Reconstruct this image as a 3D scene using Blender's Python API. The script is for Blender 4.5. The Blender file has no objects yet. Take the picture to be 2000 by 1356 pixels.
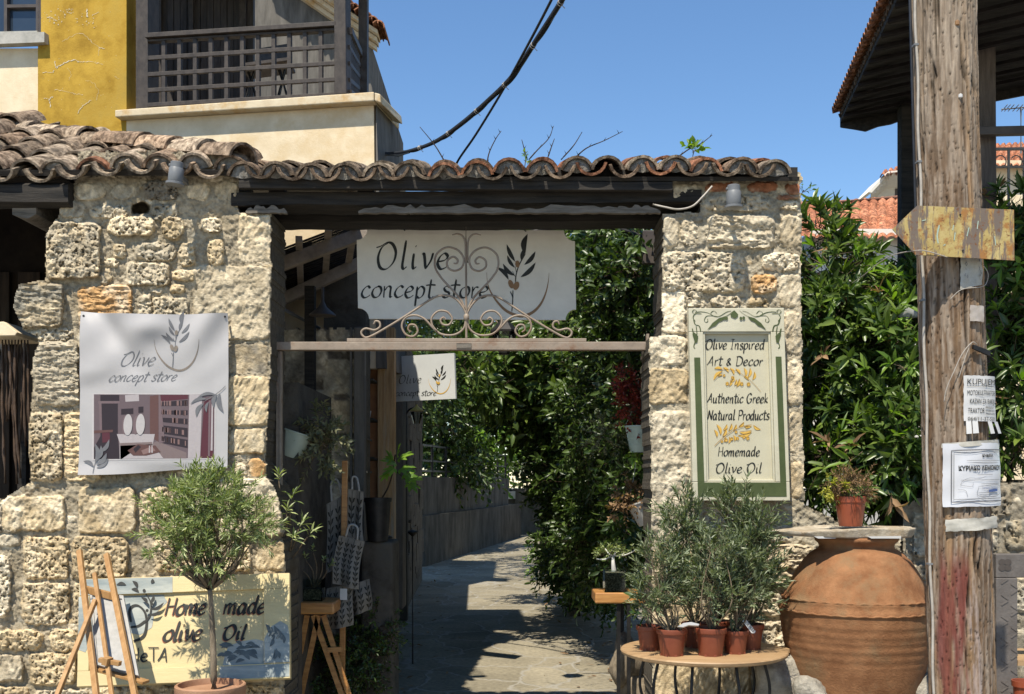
import bpy, bmesh, math, random
import numpy as np
from mathutils import Vector, Matrix

# ------------------------------------------------------------------ camera, sky, sun
SC = bpy.context.scene
COL = SC.collection
F, HY, CX, EYE = 2118.0, 940.0, 1000.0, 1.6       # focal length in photo pixels, horizon row, centre column, eye height
cam = bpy.data.cameras.new('camera'); co = bpy.data.objects.new('camera', cam); COL.objects.link(co)
co.location = (0, 0, EYE); co.rotation_euler = (math.radians(90), 0, 0)
cam.sensor_width = 36; cam.lens = F / 2000 * 36; cam.shift_y = (HY - 678) / 2000; cam.clip_end = 500; cam.clip_start = 0.05
SC.camera = co
SUN = Vector((0.21, 0.50, -1.0)).normalized()      # way the light travels
elev = math.asin(-SUN.z); az = math.atan2(-SUN.x, -SUN.y)
w = bpy.data.worlds.new('World'); SC.world = w; w.use_nodes = True
nt = w.node_tree; bg = nt.nodes['Background']; sky = nt.nodes.new('ShaderNodeTexSky')
sky.sky_type = 'NISHITA'; sky.sun_disc = False; sky.sun_elevation = elev; sky.sun_rotation = az
sky.air_density = 1.0; sky.dust_density = 0.0; sky.ozone_density = 3.0
hsv = nt.nodes.new('ShaderNodeHueSaturation'); hsv.inputs['Saturation'].default_value = 1.12
nt.links.new(sky.outputs[0], hsv.inputs['Color']); nt.links.new(hsv.outputs[0], bg.inputs[0]); bg.inputs[1].default_value = 0.105
sl = bpy.data.lights.new('sun', 'SUN'); sl.energy = 4.6; sl.angle = math.radians(0.55); sl.color = (1.0, 0.93, 0.80)
so = bpy.data.objects.new('sun', sl); COL.objects.link(so); so.rotation_euler = SUN.to_track_quat('-Z', 'Y').to_euler()
so.location = (-3, -5, 12)
SC.view_settings.view_transform = 'Standard'; SC.view_settings.look = 'None'; SC.view_settings.gamma = 1
SC.view_settings.exposure = 0.75

# ------------------------------------------------------------------ helpers
R = random.Random(7)
V = Vector
def W(px, py, d): return V(((px - CX) * d / F, d, EYE + (HY - py) * d / F))
class PL:
    """A real plane in the place, given by its distance at one photo point; maps photo points on it to 3D. h = metres off it towards the street."""
    def __init__(s, d, x0=1000, y0=940, ax=0.0, ay=0.0):
        s.d, s.x0, s.y0, s.ax, s.ay = d, x0, y0, ax, ay
        a, b, c = (W(x, y, s.dep(x, y)) for x, y in ((x0, y0), (x0 + 100, y0), (x0, y0 - 100)))
        s.n = (b - a).cross(c - a).normalized()
        if s.n.y > 0: s.n = -s.n
    def dep(s, x, y): return 1 / (1 / s.d + s.ax * (x - s.x0) + s.ay * (y - s.y0))
    def __call__(s, x, y, h=0.0): return W(x, y, s.dep(x, y)) + s.n * h

def link(o, parent=None, loc=None):
    COL.objects.link(o)
    if parent is not None: o.parent = parent
    return o
def tag(o, label=None, cat=None, group=None, kind=None):
    if label: o['label'] = label
    if cat: o['category'] = cat; o['kind'] = kind or 'thing'
    if group: o['group'] = group
    if kind: o['kind'] = kind
    return o
def thing(name, loc, label, cat, group=None):
    o = bpy.data.objects.new(name, None); o.empty_display_size = 0.1; o.location = loc
    return tag(link(o), label, cat, group)
def copy_tree(o, loc=None, rz=None, label=None, parent=None):
    c = o.copy(); COL.objects.link(c)
    if parent is not None: c.parent = parent
    if loc is not None: c.location = loc
    if rz is not None: c.rotation_euler.z = rz
    if label: c['label'] = label
    for ch in list(o.children): copy_tree(ch, parent=c)
    return c
def frame_of(d, up=V((0, 0, 1))):
    d = d.normalized(); x = d.cross(up)
    if x.length < 1e-4: x = d.cross(V((1, 0, 0)))
    x.normalize(); return x, x.cross(d).normalized()
def smooth_pts(pts, n=8, closed=False):
    p = [V(q) if len(q) == 3 else V((q[0], q[1], 0)) for q in pts]
    if len(p) < 3: return p
    out = []; m = len(p)
    rng = range(m if closed else m - 1)
    for i in rng:
        p1, p2 = p[i], p[(i + 1) % m]
        p0 = p[i - 1] if (i > 0 or closed) else p1 * 2 - p2
        p3 = p[(i + 2) % m] if (i + 2 < m or closed) else p2 * 2 - p1
        for k in range(n):
            t = k / n
            out.append(0.5 * ((2 * p1) + (p2 - p0) * t + (2 * p0 - 5 * p1 + 4 * p2 - p3) * t * t + (3 * p1 - p0 - 3 * p2 + p3) * t ** 3))
    if not closed: out.append(p[-1])
    return out

class MB:
    def __init__(s): s.v, s.f, s.c, s.col = [], [], [], None
    def add(s, vs, fs, col=None):
        b = len(s.v); s.v += [tuple(q) for q in vs]; s.f += [tuple(b + i for i in f) for f in fs]
        s.c += [col or s.col or (1, 1, 1)] * len(fs); return s
    def box(s, c, size, rot=None, col=None):
        hx, hy, hz = (q / 2 for q in size); c = V(c)
        vs = [V((x, y, z)) for x in (-hx, hx) for y in (-hy, hy) for z in (-hz, hz)]
        if rot is not None: vs = [rot @ q for q in vs]
        return s.add([c + q for q in vs], [(0, 1, 3, 2), (4, 6, 7, 5), (0, 4, 5, 1), (2, 3, 7, 6), (0, 2, 6, 4), (1, 5, 7, 3)], col)
    def beam(s, a, b, wd, ht, up=V((0, 0, 1)), col=None):
        a, b = V(a), V(b); x, u = frame_of(b - a, up)
        vs = [p + x * (sx * wd / 2) + u * (sz * ht / 2) for p in (a, b) for sx, sz in ((-1, -1), (1, -1), (1, 1), (-1, 1))]
        return s.add(vs, [(3, 2, 1, 0), (4, 5, 6, 7), (0, 1, 5, 4), (1, 2, 6, 5), (2, 3, 7, 6), (3, 0, 4, 7)], col)
    def rough_beam(s, a, b, wd, ht, n=24, amp=0.01, seed=0, up=V((0, 0, 1))):
        a, b = V(a), V(b); x, u = frame_of(b - a, up); r = random.Random(seed); m = 10
        prof = []
        for k in range(m):
            t = 2 * math.pi * k / m; cx, sx = math.cos(t), math.sin(t)
            e = 1 / max(abs(cx), abs(sx)); prof.append((cx * min(e, 1.25), sx * min(e, 1.25)))
        off = [r.uniform(-1, 1) for _ in prof]; vs = []
        for i in range(n + 1):
            p = a.lerp(b, i / n)
            for k, (cx, sx) in enumerate(prof):
                off[k] = off[k] * 0.75 + r.uniform(-1, 1) * 0.5
                vs.append(p + x * (cx * wd / 2 + off[k] * amp * 0.5) + u * (sx * ht / 2 + off[k] * amp))
        fs = [(i * m + k, i * m + (k + 1) % m, (i + 1) * m + (k + 1) % m, (i + 1) * m + k) for i in range(n) for k in range(m)]
        fs += [tuple(range(m - 1, -1, -1)), tuple(n * m + k for k in range(m))]
        return s.add(vs, fs)
    def tube(s, pts, r, n=8, caps=True, col=None):
        pts = [V(p) for p in pts]; m = len(pts); rr = r if isinstance(r, (list, tuple)) else [r] * m
        vs, prev = [], None
        for i, p in enumerate(pts):
            t = (pts[min(i + 1, m - 1)] - pts[max(i - 1, 0)])
            if t.length < 1e-9: t = V((0, 0, 1))
            t.normalize()
            if prev is None: x, u = frame_of(t)
            else:
                x = prev - t * prev.dot(t)
                x = x.normalized() if x.length > 1e-6 else frame_of(t)[0]
                u = t.cross(x)
            prev = x
            for k in range(n):
                a = 2 * math.pi * k / n; vs.append(p + (x * math.cos(a) + u * math.sin(a)) * rr[i])
        fs = [(i * n + k, i * n + (k + 1) % n, (i + 1) * n + (k + 1) % n, (i + 1) * n + k) for i in range(m - 1) for k in range(n)]
        if caps: fs += [tuple(range(n - 1, -1, -1)), tuple((m - 1) * n + k for k in range(n))]
        return s.add(vs, fs, col)
    def lathe(s, c, prof, n=32, wob=0.0, col=None, M=None):
        c = V(c); vs = []
        for i, (r, z) in enumerate(prof):
            for k in range(n):
                a = 2 * math.pi * k / n; q = r * (1 + wob * math.sin(3 * a + z * 7) + wob * 0.6 * math.sin(5 * a + 1 + z * 13))
                p = V((q * math.cos(a), q * math.sin(a), z)); vs.append(c + (M @ p if M is not None else p))
        m = len(prof); fs = [(i * n + k, i * n + (k + 1) % n, (i + 1) * n + (k + 1) % n, (i + 1) * n + k) for i in range(m - 1) for k in range(n)]
        fs += [tuple(range(n - 1, -1, -1)), tuple((m - 1) * n + k for k in range(n))]
        return s.add(vs, fs, col)
    def prism(s, front, back, col=None):
        n = len(front); vs = list(front) + list(back)
        fs = [tuple(range(n)), tuple(range(2 * n - 1, n - 1, -1))] + [(i, n + i, n + (i + 1) % n, (i + 1) % n) for i in range(n)]
        return s.add(vs, fs, col)
    def slab(s, pl, poly, h0, h1, col=None):              # polygon on a plane, from h0 (street side) to h1 (behind)
        return s.prism([pl(x, y, h0) for x, y in poly], [pl(x, y, h1) for x, y in poly], col)
    def rect(s, pl, x0, y0, x1, y1, h0, h1, col=None):
        return s.slab(pl, [(x0, y0), (x1, y0), (x1, y1), (x0, y1)], h0, h1, col)
    def flat(s, pl, poly, h, col=None): return s.add([pl(x, y, h) for x, y in poly], [tuple(range(len(poly)))], col)
    def build(s, name, mat, parent=None, smooth=None, bevel=0.0):
        me = bpy.data.meshes.new(name); L = V(parent_loc(parent))
        me.from_pydata([tuple(V(q) - L) for q in s.v], [], s.f)
        if any(c != (1, 1, 1) for c in s.c):
            at = me.color_attributes.new('Col', 'FLOAT_COLOR', 'CORNER')
            cnt = [len(f) for f in s.f]; arr = np.repeat(np.array([(*c[:3], 1.0) for c in s.c], np.float32), cnt, axis=0)
            at.data.foreach_set('color', arr.ravel())
        bm = bmesh.new(); bm.from_mesh(me); bmesh.ops.recalc_face_normals(bm, faces=bm.faces); bm.to_mesh(me); bm.free()
        return finish(me, name, mat, parent, smooth, bevel)
def parent_loc(p):
    L = V((0, 0, 0))
    while p is not None: L += p.location; p = p.parent
    return L
def finish(me, name, mat, parent, smooth=None, bevel=0.0):
    o = bpy.data.objects.new(name, me); me.materials.append(mat); link(o, parent)
    if smooth:
        me.shade_smooth()
        if smooth < 180: me.set_sharp_from_angle(angle=math.radians(smooth))
    if bevel:
        b = o.modifiers.new('bevel', 'BEVEL'); b.width = bevel; b.segments = 2; b.limit_method = 'ANGLE'; b.angle_limit = math.radians(40)
    return o
def np_mesh(name, co_, faces, mat, parent=None, smooth=None, col=None):
    """co_ (N,3) world, faces (M,k) ints, col optional (M,3) per face or (N,3) per vertex"""
    me = bpy.data.meshes.new(name); co_ = np.asarray(co_, np.float32) - np.array(parent_loc(parent), np.float32)
    M, k = faces.shape
    me.vertices.add(len(co_)); me.vertices.foreach_set('co', co_.ravel())
    me.loops.add(M * k); me.loops.foreach_set('vertex_index', faces.astype(np.int32).ravel())
    me.polygons.add(M); me.polygons.foreach_set('loop_start', np.arange(0, M * k, k, dtype=np.int32))
    if col is not None:
        if len(col) == len(co_) and len(col) != M: 
            at = me.color_attributes.new('Col', 'FLOAT_COLOR', 'POINT'); a = col
        else:
            at = me.color_attributes.new('Col', 'FLOAT_COLOR', 'CORNER'); a = np.repeat(col, k, axis=0)
        at.data.foreach_set('color', np.concatenate([a, np.ones((len(a), 1))], 1).astype(np.float32).ravel())
    me.update(calc_edges=True); me.validate()
    return finish(me, name, mat, parent, smooth)

# ------------------------------------------------------------------ materials
MATS = {}
def mat(name, c1, c2=None, scale=12, rough=0.8, bump=0.0, bscale=None, metal=0.0, aniso=(1, 1, 1), attr=False, c3=None, s3=2.0, spec=0.4, dist=0.01, lo=0.35, hi=0.65, coat=0):
    if name in MATS: return MATS[name]
    m = bpy.data.materials.new(name); m.use_nodes = True; t = m.node_tree; N = t.nodes; L = t.links
    b = N['Principled BSDF']; b.inputs['Roughness'].default_value = rough; b.inputs['Metallic'].default_value = metal
    b.inputs['Specular IOR Level'].default_value = spec; b.inputs['Coat Weight'].default_value = coat
    tc = N.new('ShaderNodeTexCoord'); mp = N.new('ShaderNodeMapping'); mp.inputs['Scale'].default_value = aniso; L.new(tc.outputs['Object'], mp.inputs[0])
    n1 = N.new('ShaderNodeTexNoise'); n1.inputs['Scale'].default_value = scale; n1.inputs['Detail'].default_value = 8; n1.inputs['Roughness'].default_value = 0.65; L.new(mp.outputs[0], n1.inputs['Vector'])
    r = N.new('ShaderNodeValToRGB'); r.color_ramp.elements[0].position = lo; r.color_ramp.elements[1].position = hi
    r.color_ramp.elements[0].color = (*c1, 1); r.color_ramp.elements[1].color = (*(c2 or c1), 1); L.new(n1.outputs['Fac'], r.inputs[0]); out = r.outputs[0]
    if c3:
        n3 = N.new('ShaderNodeTexNoise'); n3.inputs['Scale'].default_value = s3; n3.inputs['Detail'].default_value = 6; n3.inputs['Roughness'].default_value = 0.7; L.new(mp.outputs[0], n3.inputs['Vector'])
        rr = N.new('ShaderNodeValToRGB'); rr.color_ramp.elements[0].position = 0.5; rr.color_ramp.elements[1].position = 0.68; L.new(n3.outputs['Fac'], rr.inputs[0])
        mx = N.new('ShaderNodeMix'); mx.data_type = 'RGBA'; L.new(rr.outputs[0], mx.inputs['Factor']); L.new(out, mx.inputs['A']); mx.inputs['B'].default_value = (*c3, 1); out = mx.outputs['Result']
    if attr:
        a = N.new('ShaderNodeVertexColor'); a.layer_name = 'Col'
        mx = N.new('ShaderNodeMix'); mx.data_type = 'RGBA'; mx.blend_type = 'MULTIPLY'; mx.inputs['Factor'].default_value = 1; L.new(out, mx.inputs['A']); L.new(a.outputs[0], mx.inputs['B']); out = mx.outputs['Result']
    L.new(out, b.inputs['Base Color'])
    if bump:
        n2 = N.new('ShaderNodeTexNoise'); n2.inputs['Scale'].default_value = bscale or scale * 3; n2.inputs['Detail'].default_value = 6; n2.inputs['Roughness'].default_value = 0.7; L.new(mp.outputs[0], n2.inputs['Vector'])
        bp = N.new('ShaderNodeBump'); bp.inputs['Strength'].default_value = bump; bp.inputs['Distance'].default_value = dist; L.new(n2.outputs['Fac'], bp.inputs['Height']); L.new(bp.outputs[0], b.inputs['Normal'])
    MATS[name] = m; return m
def leaf_mat(name, dark, light, rough=0.38, trans=0.35, yellow=None):
    m = bpy.data.materials.new(name); m.use_nodes = True; t = m.node_tree; N = t.nodes; L = t.links
    b = N['Principled BSDF']; b.inputs['Roughness'].default_value = rough; b.inputs['Specular IOR Level'].default_value = 0.5
    g = N.new('ShaderNodeNewGeometry'); r = N.new('ShaderNodeValToRGB'); e = r.color_ramp.elements
    e[0].color = (*dark, 1); e[1].color = (*light, 1); e[0].position = 0.1; e[1].position = 0.9
    if yellow: k = e.new(0.97); k.color = (*yellow, 1)
    L.new(g.outputs['Random Per Island'], r.inputs[0])
    L.new(r.outputs[0], b.inputs['Base Color'])
    tr = N.new('ShaderNodeBsdfTranslucent'); mul = N.new('ShaderNodeMix'); mul.data_type = 'RGBA'; mul.blend_type = 'MULTIPLY'; mul.inputs['Factor'].default_value = 1
    L.new(r.outputs[0], mul.inputs['A']); mul.inputs['B'].default_value = (1.3, 1.5, 0.5, 1); L.new(mul.outputs['Result'], tr.inputs[0])
    mx = N.new('ShaderNodeMixShader'); mx.inputs[0].default_value = trans; L.new(b.outputs[0], mx.inputs[1]); L.new(tr.outputs[0], mx.inputs[2]); L.new(mx.outputs[0], N['Material Output'].inputs[0])
    return m
m_stone = mat('stone', (0.72, 0.66, 0.58), (1.62, 1.56, 1.46), 30, 0.92, 1.0, 120, attr=True, c3=(0.92, 0.84, 0.72), s3=5, dist=0.008, spec=0.2, lo=.3, hi=.7)
m_tile = mat('roof tile', (0.30, 0.245, 0.20), (1.62, 1.48, 1.30), 24, 0.92, 1.0, 70, attr=True, c3=(0.30, 0.28, 0.26), s3=11, dist=0.012, spec=0.15, lo=.38, hi=.66, aniso=(1.3, .7, 1))
m_mortar = mat('mortar', (0.13, 0.12, 0.10), (0.30, 0.28, 0.25), 40, 0.95, 1.0, 90, dist=0.012, spec=0.1)
m_darkwood = mat('dark timber', (0.012, 0.011, 0.010), (0.040, 0.034, 0.028), 14, 0.8, 0.7, 40, aniso=(0.25, 3, 3), dist=0.006, spec=0.25)
m_splitwood = mat('split timber', (0.09, 0.08, 0.065), (0.20, 0.175, 0.145), 20, 0.9, 0.8, 50, aniso=(0.3, 3, 3), dist=0.006, spec=0.15)
m_balcony = mat('balcony timber', (0.028, 0.022, 0.019), (0.060, 0.048, 0.040), 20, 0.6, 0.2, 60, aniso=(1, 1, 0.6), spec=0.35)
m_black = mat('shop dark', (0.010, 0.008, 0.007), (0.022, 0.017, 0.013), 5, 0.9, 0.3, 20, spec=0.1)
m_yellow = mat('yellow plaster', (0.28, 0.165, 0.022), (0.53, 0.335, 0.052), 3.6, 0.9, 0.25, 60, c3=(0.34, 0.225, 0.045), s3=1.8, spec=0.15)
m_cream = mat('cream plaster', (0.62, 0.50, 0.33), (0.74, 0.62, 0.44), 5, 0.9, 0.25, 70, c3=(0.58, 0.43, 0.24), s3=1.6, spec=0.15)
m_coping = mat('stained coping', (0.52, 0.42, 0.28), (0.62, 0.53, 0.38), 7, 0.9, 0.3, 50, c3=(0.48, 0.30, 0.12), s3=5, spec=0.15)
m_whitewall = mat('pale plaster', (0.55, 0.52, 0.46), (0.66, 0.62, 0.54), 4, 0.9, 0.2, 50, spec=0.15)
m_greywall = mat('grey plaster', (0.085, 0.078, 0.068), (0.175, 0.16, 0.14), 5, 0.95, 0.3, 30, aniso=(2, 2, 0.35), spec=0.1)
m_sill = mat('sill stone', (0.30, 0.29, 0.26), (0.42, 0.40, 0.36), 9, 0.9, 0.3, 40, spec=0.15)
m_frame = mat('painted frame', (0.05, 0.04, 0.035), (0.08, 0.065, 0.055), 10, 0.5)
m_glass = mat('window glass', (0.02, 0.03, 0.045), (0.03, 0.04, 0.055), 2, 0.06, spec=0.8)
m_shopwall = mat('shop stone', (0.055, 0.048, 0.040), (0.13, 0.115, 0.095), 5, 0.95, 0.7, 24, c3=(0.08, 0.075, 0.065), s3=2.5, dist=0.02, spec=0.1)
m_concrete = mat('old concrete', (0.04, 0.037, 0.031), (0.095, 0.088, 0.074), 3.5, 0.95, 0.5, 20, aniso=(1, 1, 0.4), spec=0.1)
m_vinyl = mat('banner vinyl', (0.36, 0.345, 0.34), (0.41, 0.39, 0.38), 3, 0.45, spec=0.4)
m_board = mat('painted board', (0.62, 0.58, 0.51), (0.70, 0.66, 0.58), 6, 0.6, 0.1, 40, spec=0.35)
m_ivory = mat('ivory paint', (0.44, 0.41, 0.30), (0.50, 0.47, 0.355), 8, 0.5, 0.12, 60, spec=0.35)
m_ivory2 = mat('ivory panel', (0.43, 0.395, 0.285), (0.49, 0.455, 0.33), 4, 0.55, 0.05, 60, spec=0.3)
m_butter = mat('buttery paint', (0.46, 0.365, 0.185), (0.54, 0.44, 0.23), 5, 0.5, 0.15, 50, aniso=(0.3, 1, 2), spec=0.35)
m_bluegrey = mat('blue grey paint', (0.17, 0.20, 0.20), (0.36, 0.37, 0.33), 7, 0.55, 0.1, 50, aniso=(0.4, 1, 2), spec=0.3)
m_bluedark = mat('dark blue paint', (0.05, 0.065, 0.07), (0.11, 0.13, 0.13), 14, 0.5, spec=0.3)
m_ink = mat('black brush paint', (0.012, 0.012, 0.010), (0.022, 0.022, 0.018), 20, 0.5, spec=0.3)
m_inkgrey = mat('grey print', (0.11, 0.11, 0.12), (0.15, 0.15, 0.155), 20, 0.5, spec=0.3)
m_red = mat('red brush paint', (0.25, 0.07, 0.03), (0.32, 0.10, 0.05), 20, 0.5, spec=0.3)
m_brown = mat('brown paint', (0.20, 0.11, 0.05), (0.27, 0.15, 0.07), 12, 0.5, spec=0.3)
m_gold = mat('ochre paint', (0.50, 0.30, 0.05), (0.62, 0.38, 0.08), 30, 0.5, spec=0.3)
m_goldln = mat('ochre line', (0.26, 0.14, 0.03), (0.32, 0.18, 0.04), 30, 0.5, spec=0.3)
m_green = mat('green paint', (0.048, 0.064, 0.022), (0.070, 0.090, 0.032), 8, 0.5, 0.1, 60, spec=0.3)
m_iron = mat('painted iron', (0.20, 0.155, 0.115), (0.29, 0.23, 0.175), 18, 0.55, 0.15, 90, c3=(0.17, 0.10, 0.06), s3=9, spec=0.4)
m_blackiron = mat('black iron', (0.012, 0.012, 0.012), (0.03, 0.027, 0.025), 15, 0.5, metal=0.4)
m_grey = mat('grey metal', (0.125, 0.13, 0.135), (0.16, 0.165, 0.17), 12, 0.45, spec=0.4)
m_orangewood = mat('varnished wood', (0.30, 0.125, 0.035), (0.48, 0.24, 0.075), 9, 0.35, 0.15, 40, aniso=(0.5, 3, 6), spec=0.5)
m_tablewood = mat('table wood', (0.27, 0.165, 0.08), (0.40, 0.265, 0.14), 8, 0.5, 0.2, 40, aniso=(0.6, 5, 5), spec=0.4)
m_pine = mat('pine', (0.27, 0.14, 0.048), (0.38, 0.215, 0.085), 9, 0.5, 0.15, 40, aniso=(4, 4, 0.5), spec=0.4)
m_canvas = mat('canvas', (0.30, 0.295, 0.28), (0.37, 0.36, 0.345), 30, 0.9, 0.2, 300, spec=0.1)
m_terra = mat('terracotta', (0.17, 0.074, 0.032), (0.29, 0.142, 0.066), 9, 0.92, 0.8, 90, c3=(0.21, 0.128, 0.066), s3=5.5, dist=0.005, spec=0.2)
m_potclay = mat('clay pot', (0.26, 0.135, 0.075), (0.36, 0.21, 0.13), 7, 0.85, 0.3, 60, spec=0.2)
m_plasticpot = mat('plastic pot', (0.17, 0.042, 0.020), (0.215, 0.06, 0.03), 8, 0.42, spec=0.45)
m_redpot = mat('red pot', (0.24, 0.055, 0.025), (0.30, 0.075, 0.035), 8, 0.35, spec=0.5)
m_bucket = mat('pale green metal', (0.36, 0.43, 0.36), (0.45, 0.51, 0.43), 9, 0.45, 0.1, 40, spec=0.5)
m_whitepot = mat('off white pot', (0.42, 0.41, 0.38), (0.5, 0.49, 0.45), 9, 0.5, spec=0.4)
m_soil = mat('soil', (0.025, 0.018, 0.012), (0.06, 0.045, 0.03), 60, 1.0, 1.0, 90)
m_bark = mat('bark', (0.12, 0.095, 0.065), (0.26, 0.21, 0.15), 25, 0.95, 0.8, 60, aniso=(2, 2, 0.5), dist=0.006, spec=0.1)
m_twig = mat('twig bark', (0.10, 0.075, 0.05), (0.18, 0.14, 0.095), 30, 0.9, spec=0.1)
m_darkbark = mat('dark twig', (0.03, 0.02, 0.014), (0.07, 0.05, 0.036), 30, 0.9, spec=0.1)
m_paper = mat('paper', (0.46, 0.455, 0.44), (0.53, 0.52, 0.51), 6, 0.7, spec=0.3)
m_papertan = mat('aged paper', (0.34, 0.32, 0.27), (0.44, 0.42, 0.37), 30, 0.8, spec=0.2)
m_bluebox = mat('blue print', (0.05, 0.08, 0.20), (0.06, 0.1, 0.24), 10, 0.6)
m_cable = mat('black cable', (0.010, 0.012, 0.016), (0.02, 0.022, 0.028), 20, 0.5, spec=0.4)
m_cablegrey = mat('grey cable', (0.30, 0.27, 0.23), (0.42, 0.38, 0.33), 20, 0.6, spec=0.3)
m_rock = mat('rock', (0.22, 0.20, 0.165), (0.44, 0.40, 0.33), 14, 0.95, 1.0, 40, dist=0.02, spec=0.1)
m_slabstone = mat('slab stone', (0.30, 0.25, 0.18), (0.48, 0.42, 0.33), 16, 0.95, 0.9, 60, c3=(0.30, 0.21, 0.12), s3=6, dist=0.01, spec=0.1)
m_steelplate = mat('chequer plate', (0.11, 0.095, 0.085), (0.17, 0.15, 0.135), 10, 0.6, 0.3, 60, metal=0.3, spec=0.4)
m_clearglass = None
def glass_mat():
    m = bpy.data.materials.new('clear glass'); m.use_nodes = True; N = m.node_tree.nodes; L = m.node_tree.links
    t = N.new('ShaderNodeBsdfTransparent'); g = N.new('ShaderNodeBsdfGlossy'); g.inputs['Roughness'].default_value = 0.05
    fr = N.new('ShaderNodeFresnel'); fr.inputs[0].default_value = 1.45; mx = N.new('ShaderNodeMixShader'); t.inputs[0].default_value = (0.80, 0.85, 0.82, 1)
    L.new(fr.outputs[0], mx.inputs[0]); L.new(t.outputs[0], mx.inputs[1]); L.new(g.outputs[0], mx.inputs[2]); L.new(mx.outputs[0], N['Material Output'].inputs[0]); return m
m_clearglass = glass_mat()
lf_olive = leaf_mat('olive leaf', (0.11, 0.155, 0.045), (0.36, 0.40, 0.175), 0.42, 0.25)
lf_sapling = leaf_mat('sapling leaf', (0.065, 0.092, 0.038), (0.22, 0.25, 0.14), 0.42, 0.22)
lf_laurel = leaf_mat('laurel leaf', (0.032, 0.066, 0.012), (0.130, 0.185, 0.046), 0.36, 0.3, (0.16, 0.22, 0.04))
lf_vine = leaf_mat('creeper leaf', (0.018, 0.040, 0.008), (0.085, 0.130, 0.028), 0.38, 0.25)
lf_fern = leaf_mat('bright leaf', (0.09, 0.17, 0.018), (0.18, 0.28, 0.035), 0.45, 0.45)
lf_fig = leaf_mat('fig leaf', (0.10, 0.19, 0.02), (0.20, 0.32, 0.04), 0.45, 0.4)
lf_red = leaf_mat('red leaf', (0.16, 0.018, 0.012), (0.32, 0.05, 0.03), 0.5, 0.35)
lf_dry = leaf_mat('dry leaf', (0.15, 0.085, 0.04), (0.30, 0.185, 0.095), 0.8, 0.2)
lf_yellow = leaf_mat('yellow leaf', (0.30, 0.30, 0.04), (0.45, 0.42, 0.07), 0.5, 0.35)
lf_dusty = leaf_mat('dusty leaf', (0.10, 0.11, 0.06), (0.22, 0.21, 0.11), 0.7, 0.25)

# ------------------------------------------------------------------ noise on numpy grids
def vnoise(x, y, seed=0):
    xi = np.floor(x).astype(np.int64); yi = np.floor(y).astype(np.int64); fx = x - xi; fy = y - yi
    def h(a, b):
        n = (a * 374761393 + b * 668265263 + seed * 974711) & 0x7fffffff
        n = ((n ^ (n >> 13)) * 1274126177) & 0x7fffffff
        n = n ^ (n >> 16); return (n & 0xffff) / 65535.0
    u = fx * fx * (3 - 2 * fx); v = fy * fy * (3 - 2 * fy)
    return (h(xi, yi) * (1 - u) + h(xi + 1, yi) * u) * (1 - v) + (h(xi, yi + 1) * (1 - u) + h(xi + 1, yi + 1) * u) * v
def fbm(x, y, seed=0, o=4, g=0.55):
    s = np.zeros_like(x); a = 1.0; t = 0.0
    for k in range(o):
        s += a * vnoise(x, y, seed + k * 17); t += a; a *= g; x = x * 2.03 + 11.3; y = y * 2.03 + 5.7
    return s / t
def inside(px, py, poly):
    r = np.zeros(px.shape, bool); n = len(poly)
    for i in range(n):
        x0, y0 = poly[i]; x1, y1 = poly[(i + 1) % n]
        if y0 == y1: continue
        c = ((y0 > py) != (y1 > py)) & (px < (x1 - x0) * (py - y0) / (y1 - y0) + x0); r ^= c
    return r
def sstep(a, b, x):
    t = np.clip((x - a) / (b - a), 0, 1); return t * t * (3 - 2 * t)

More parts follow.
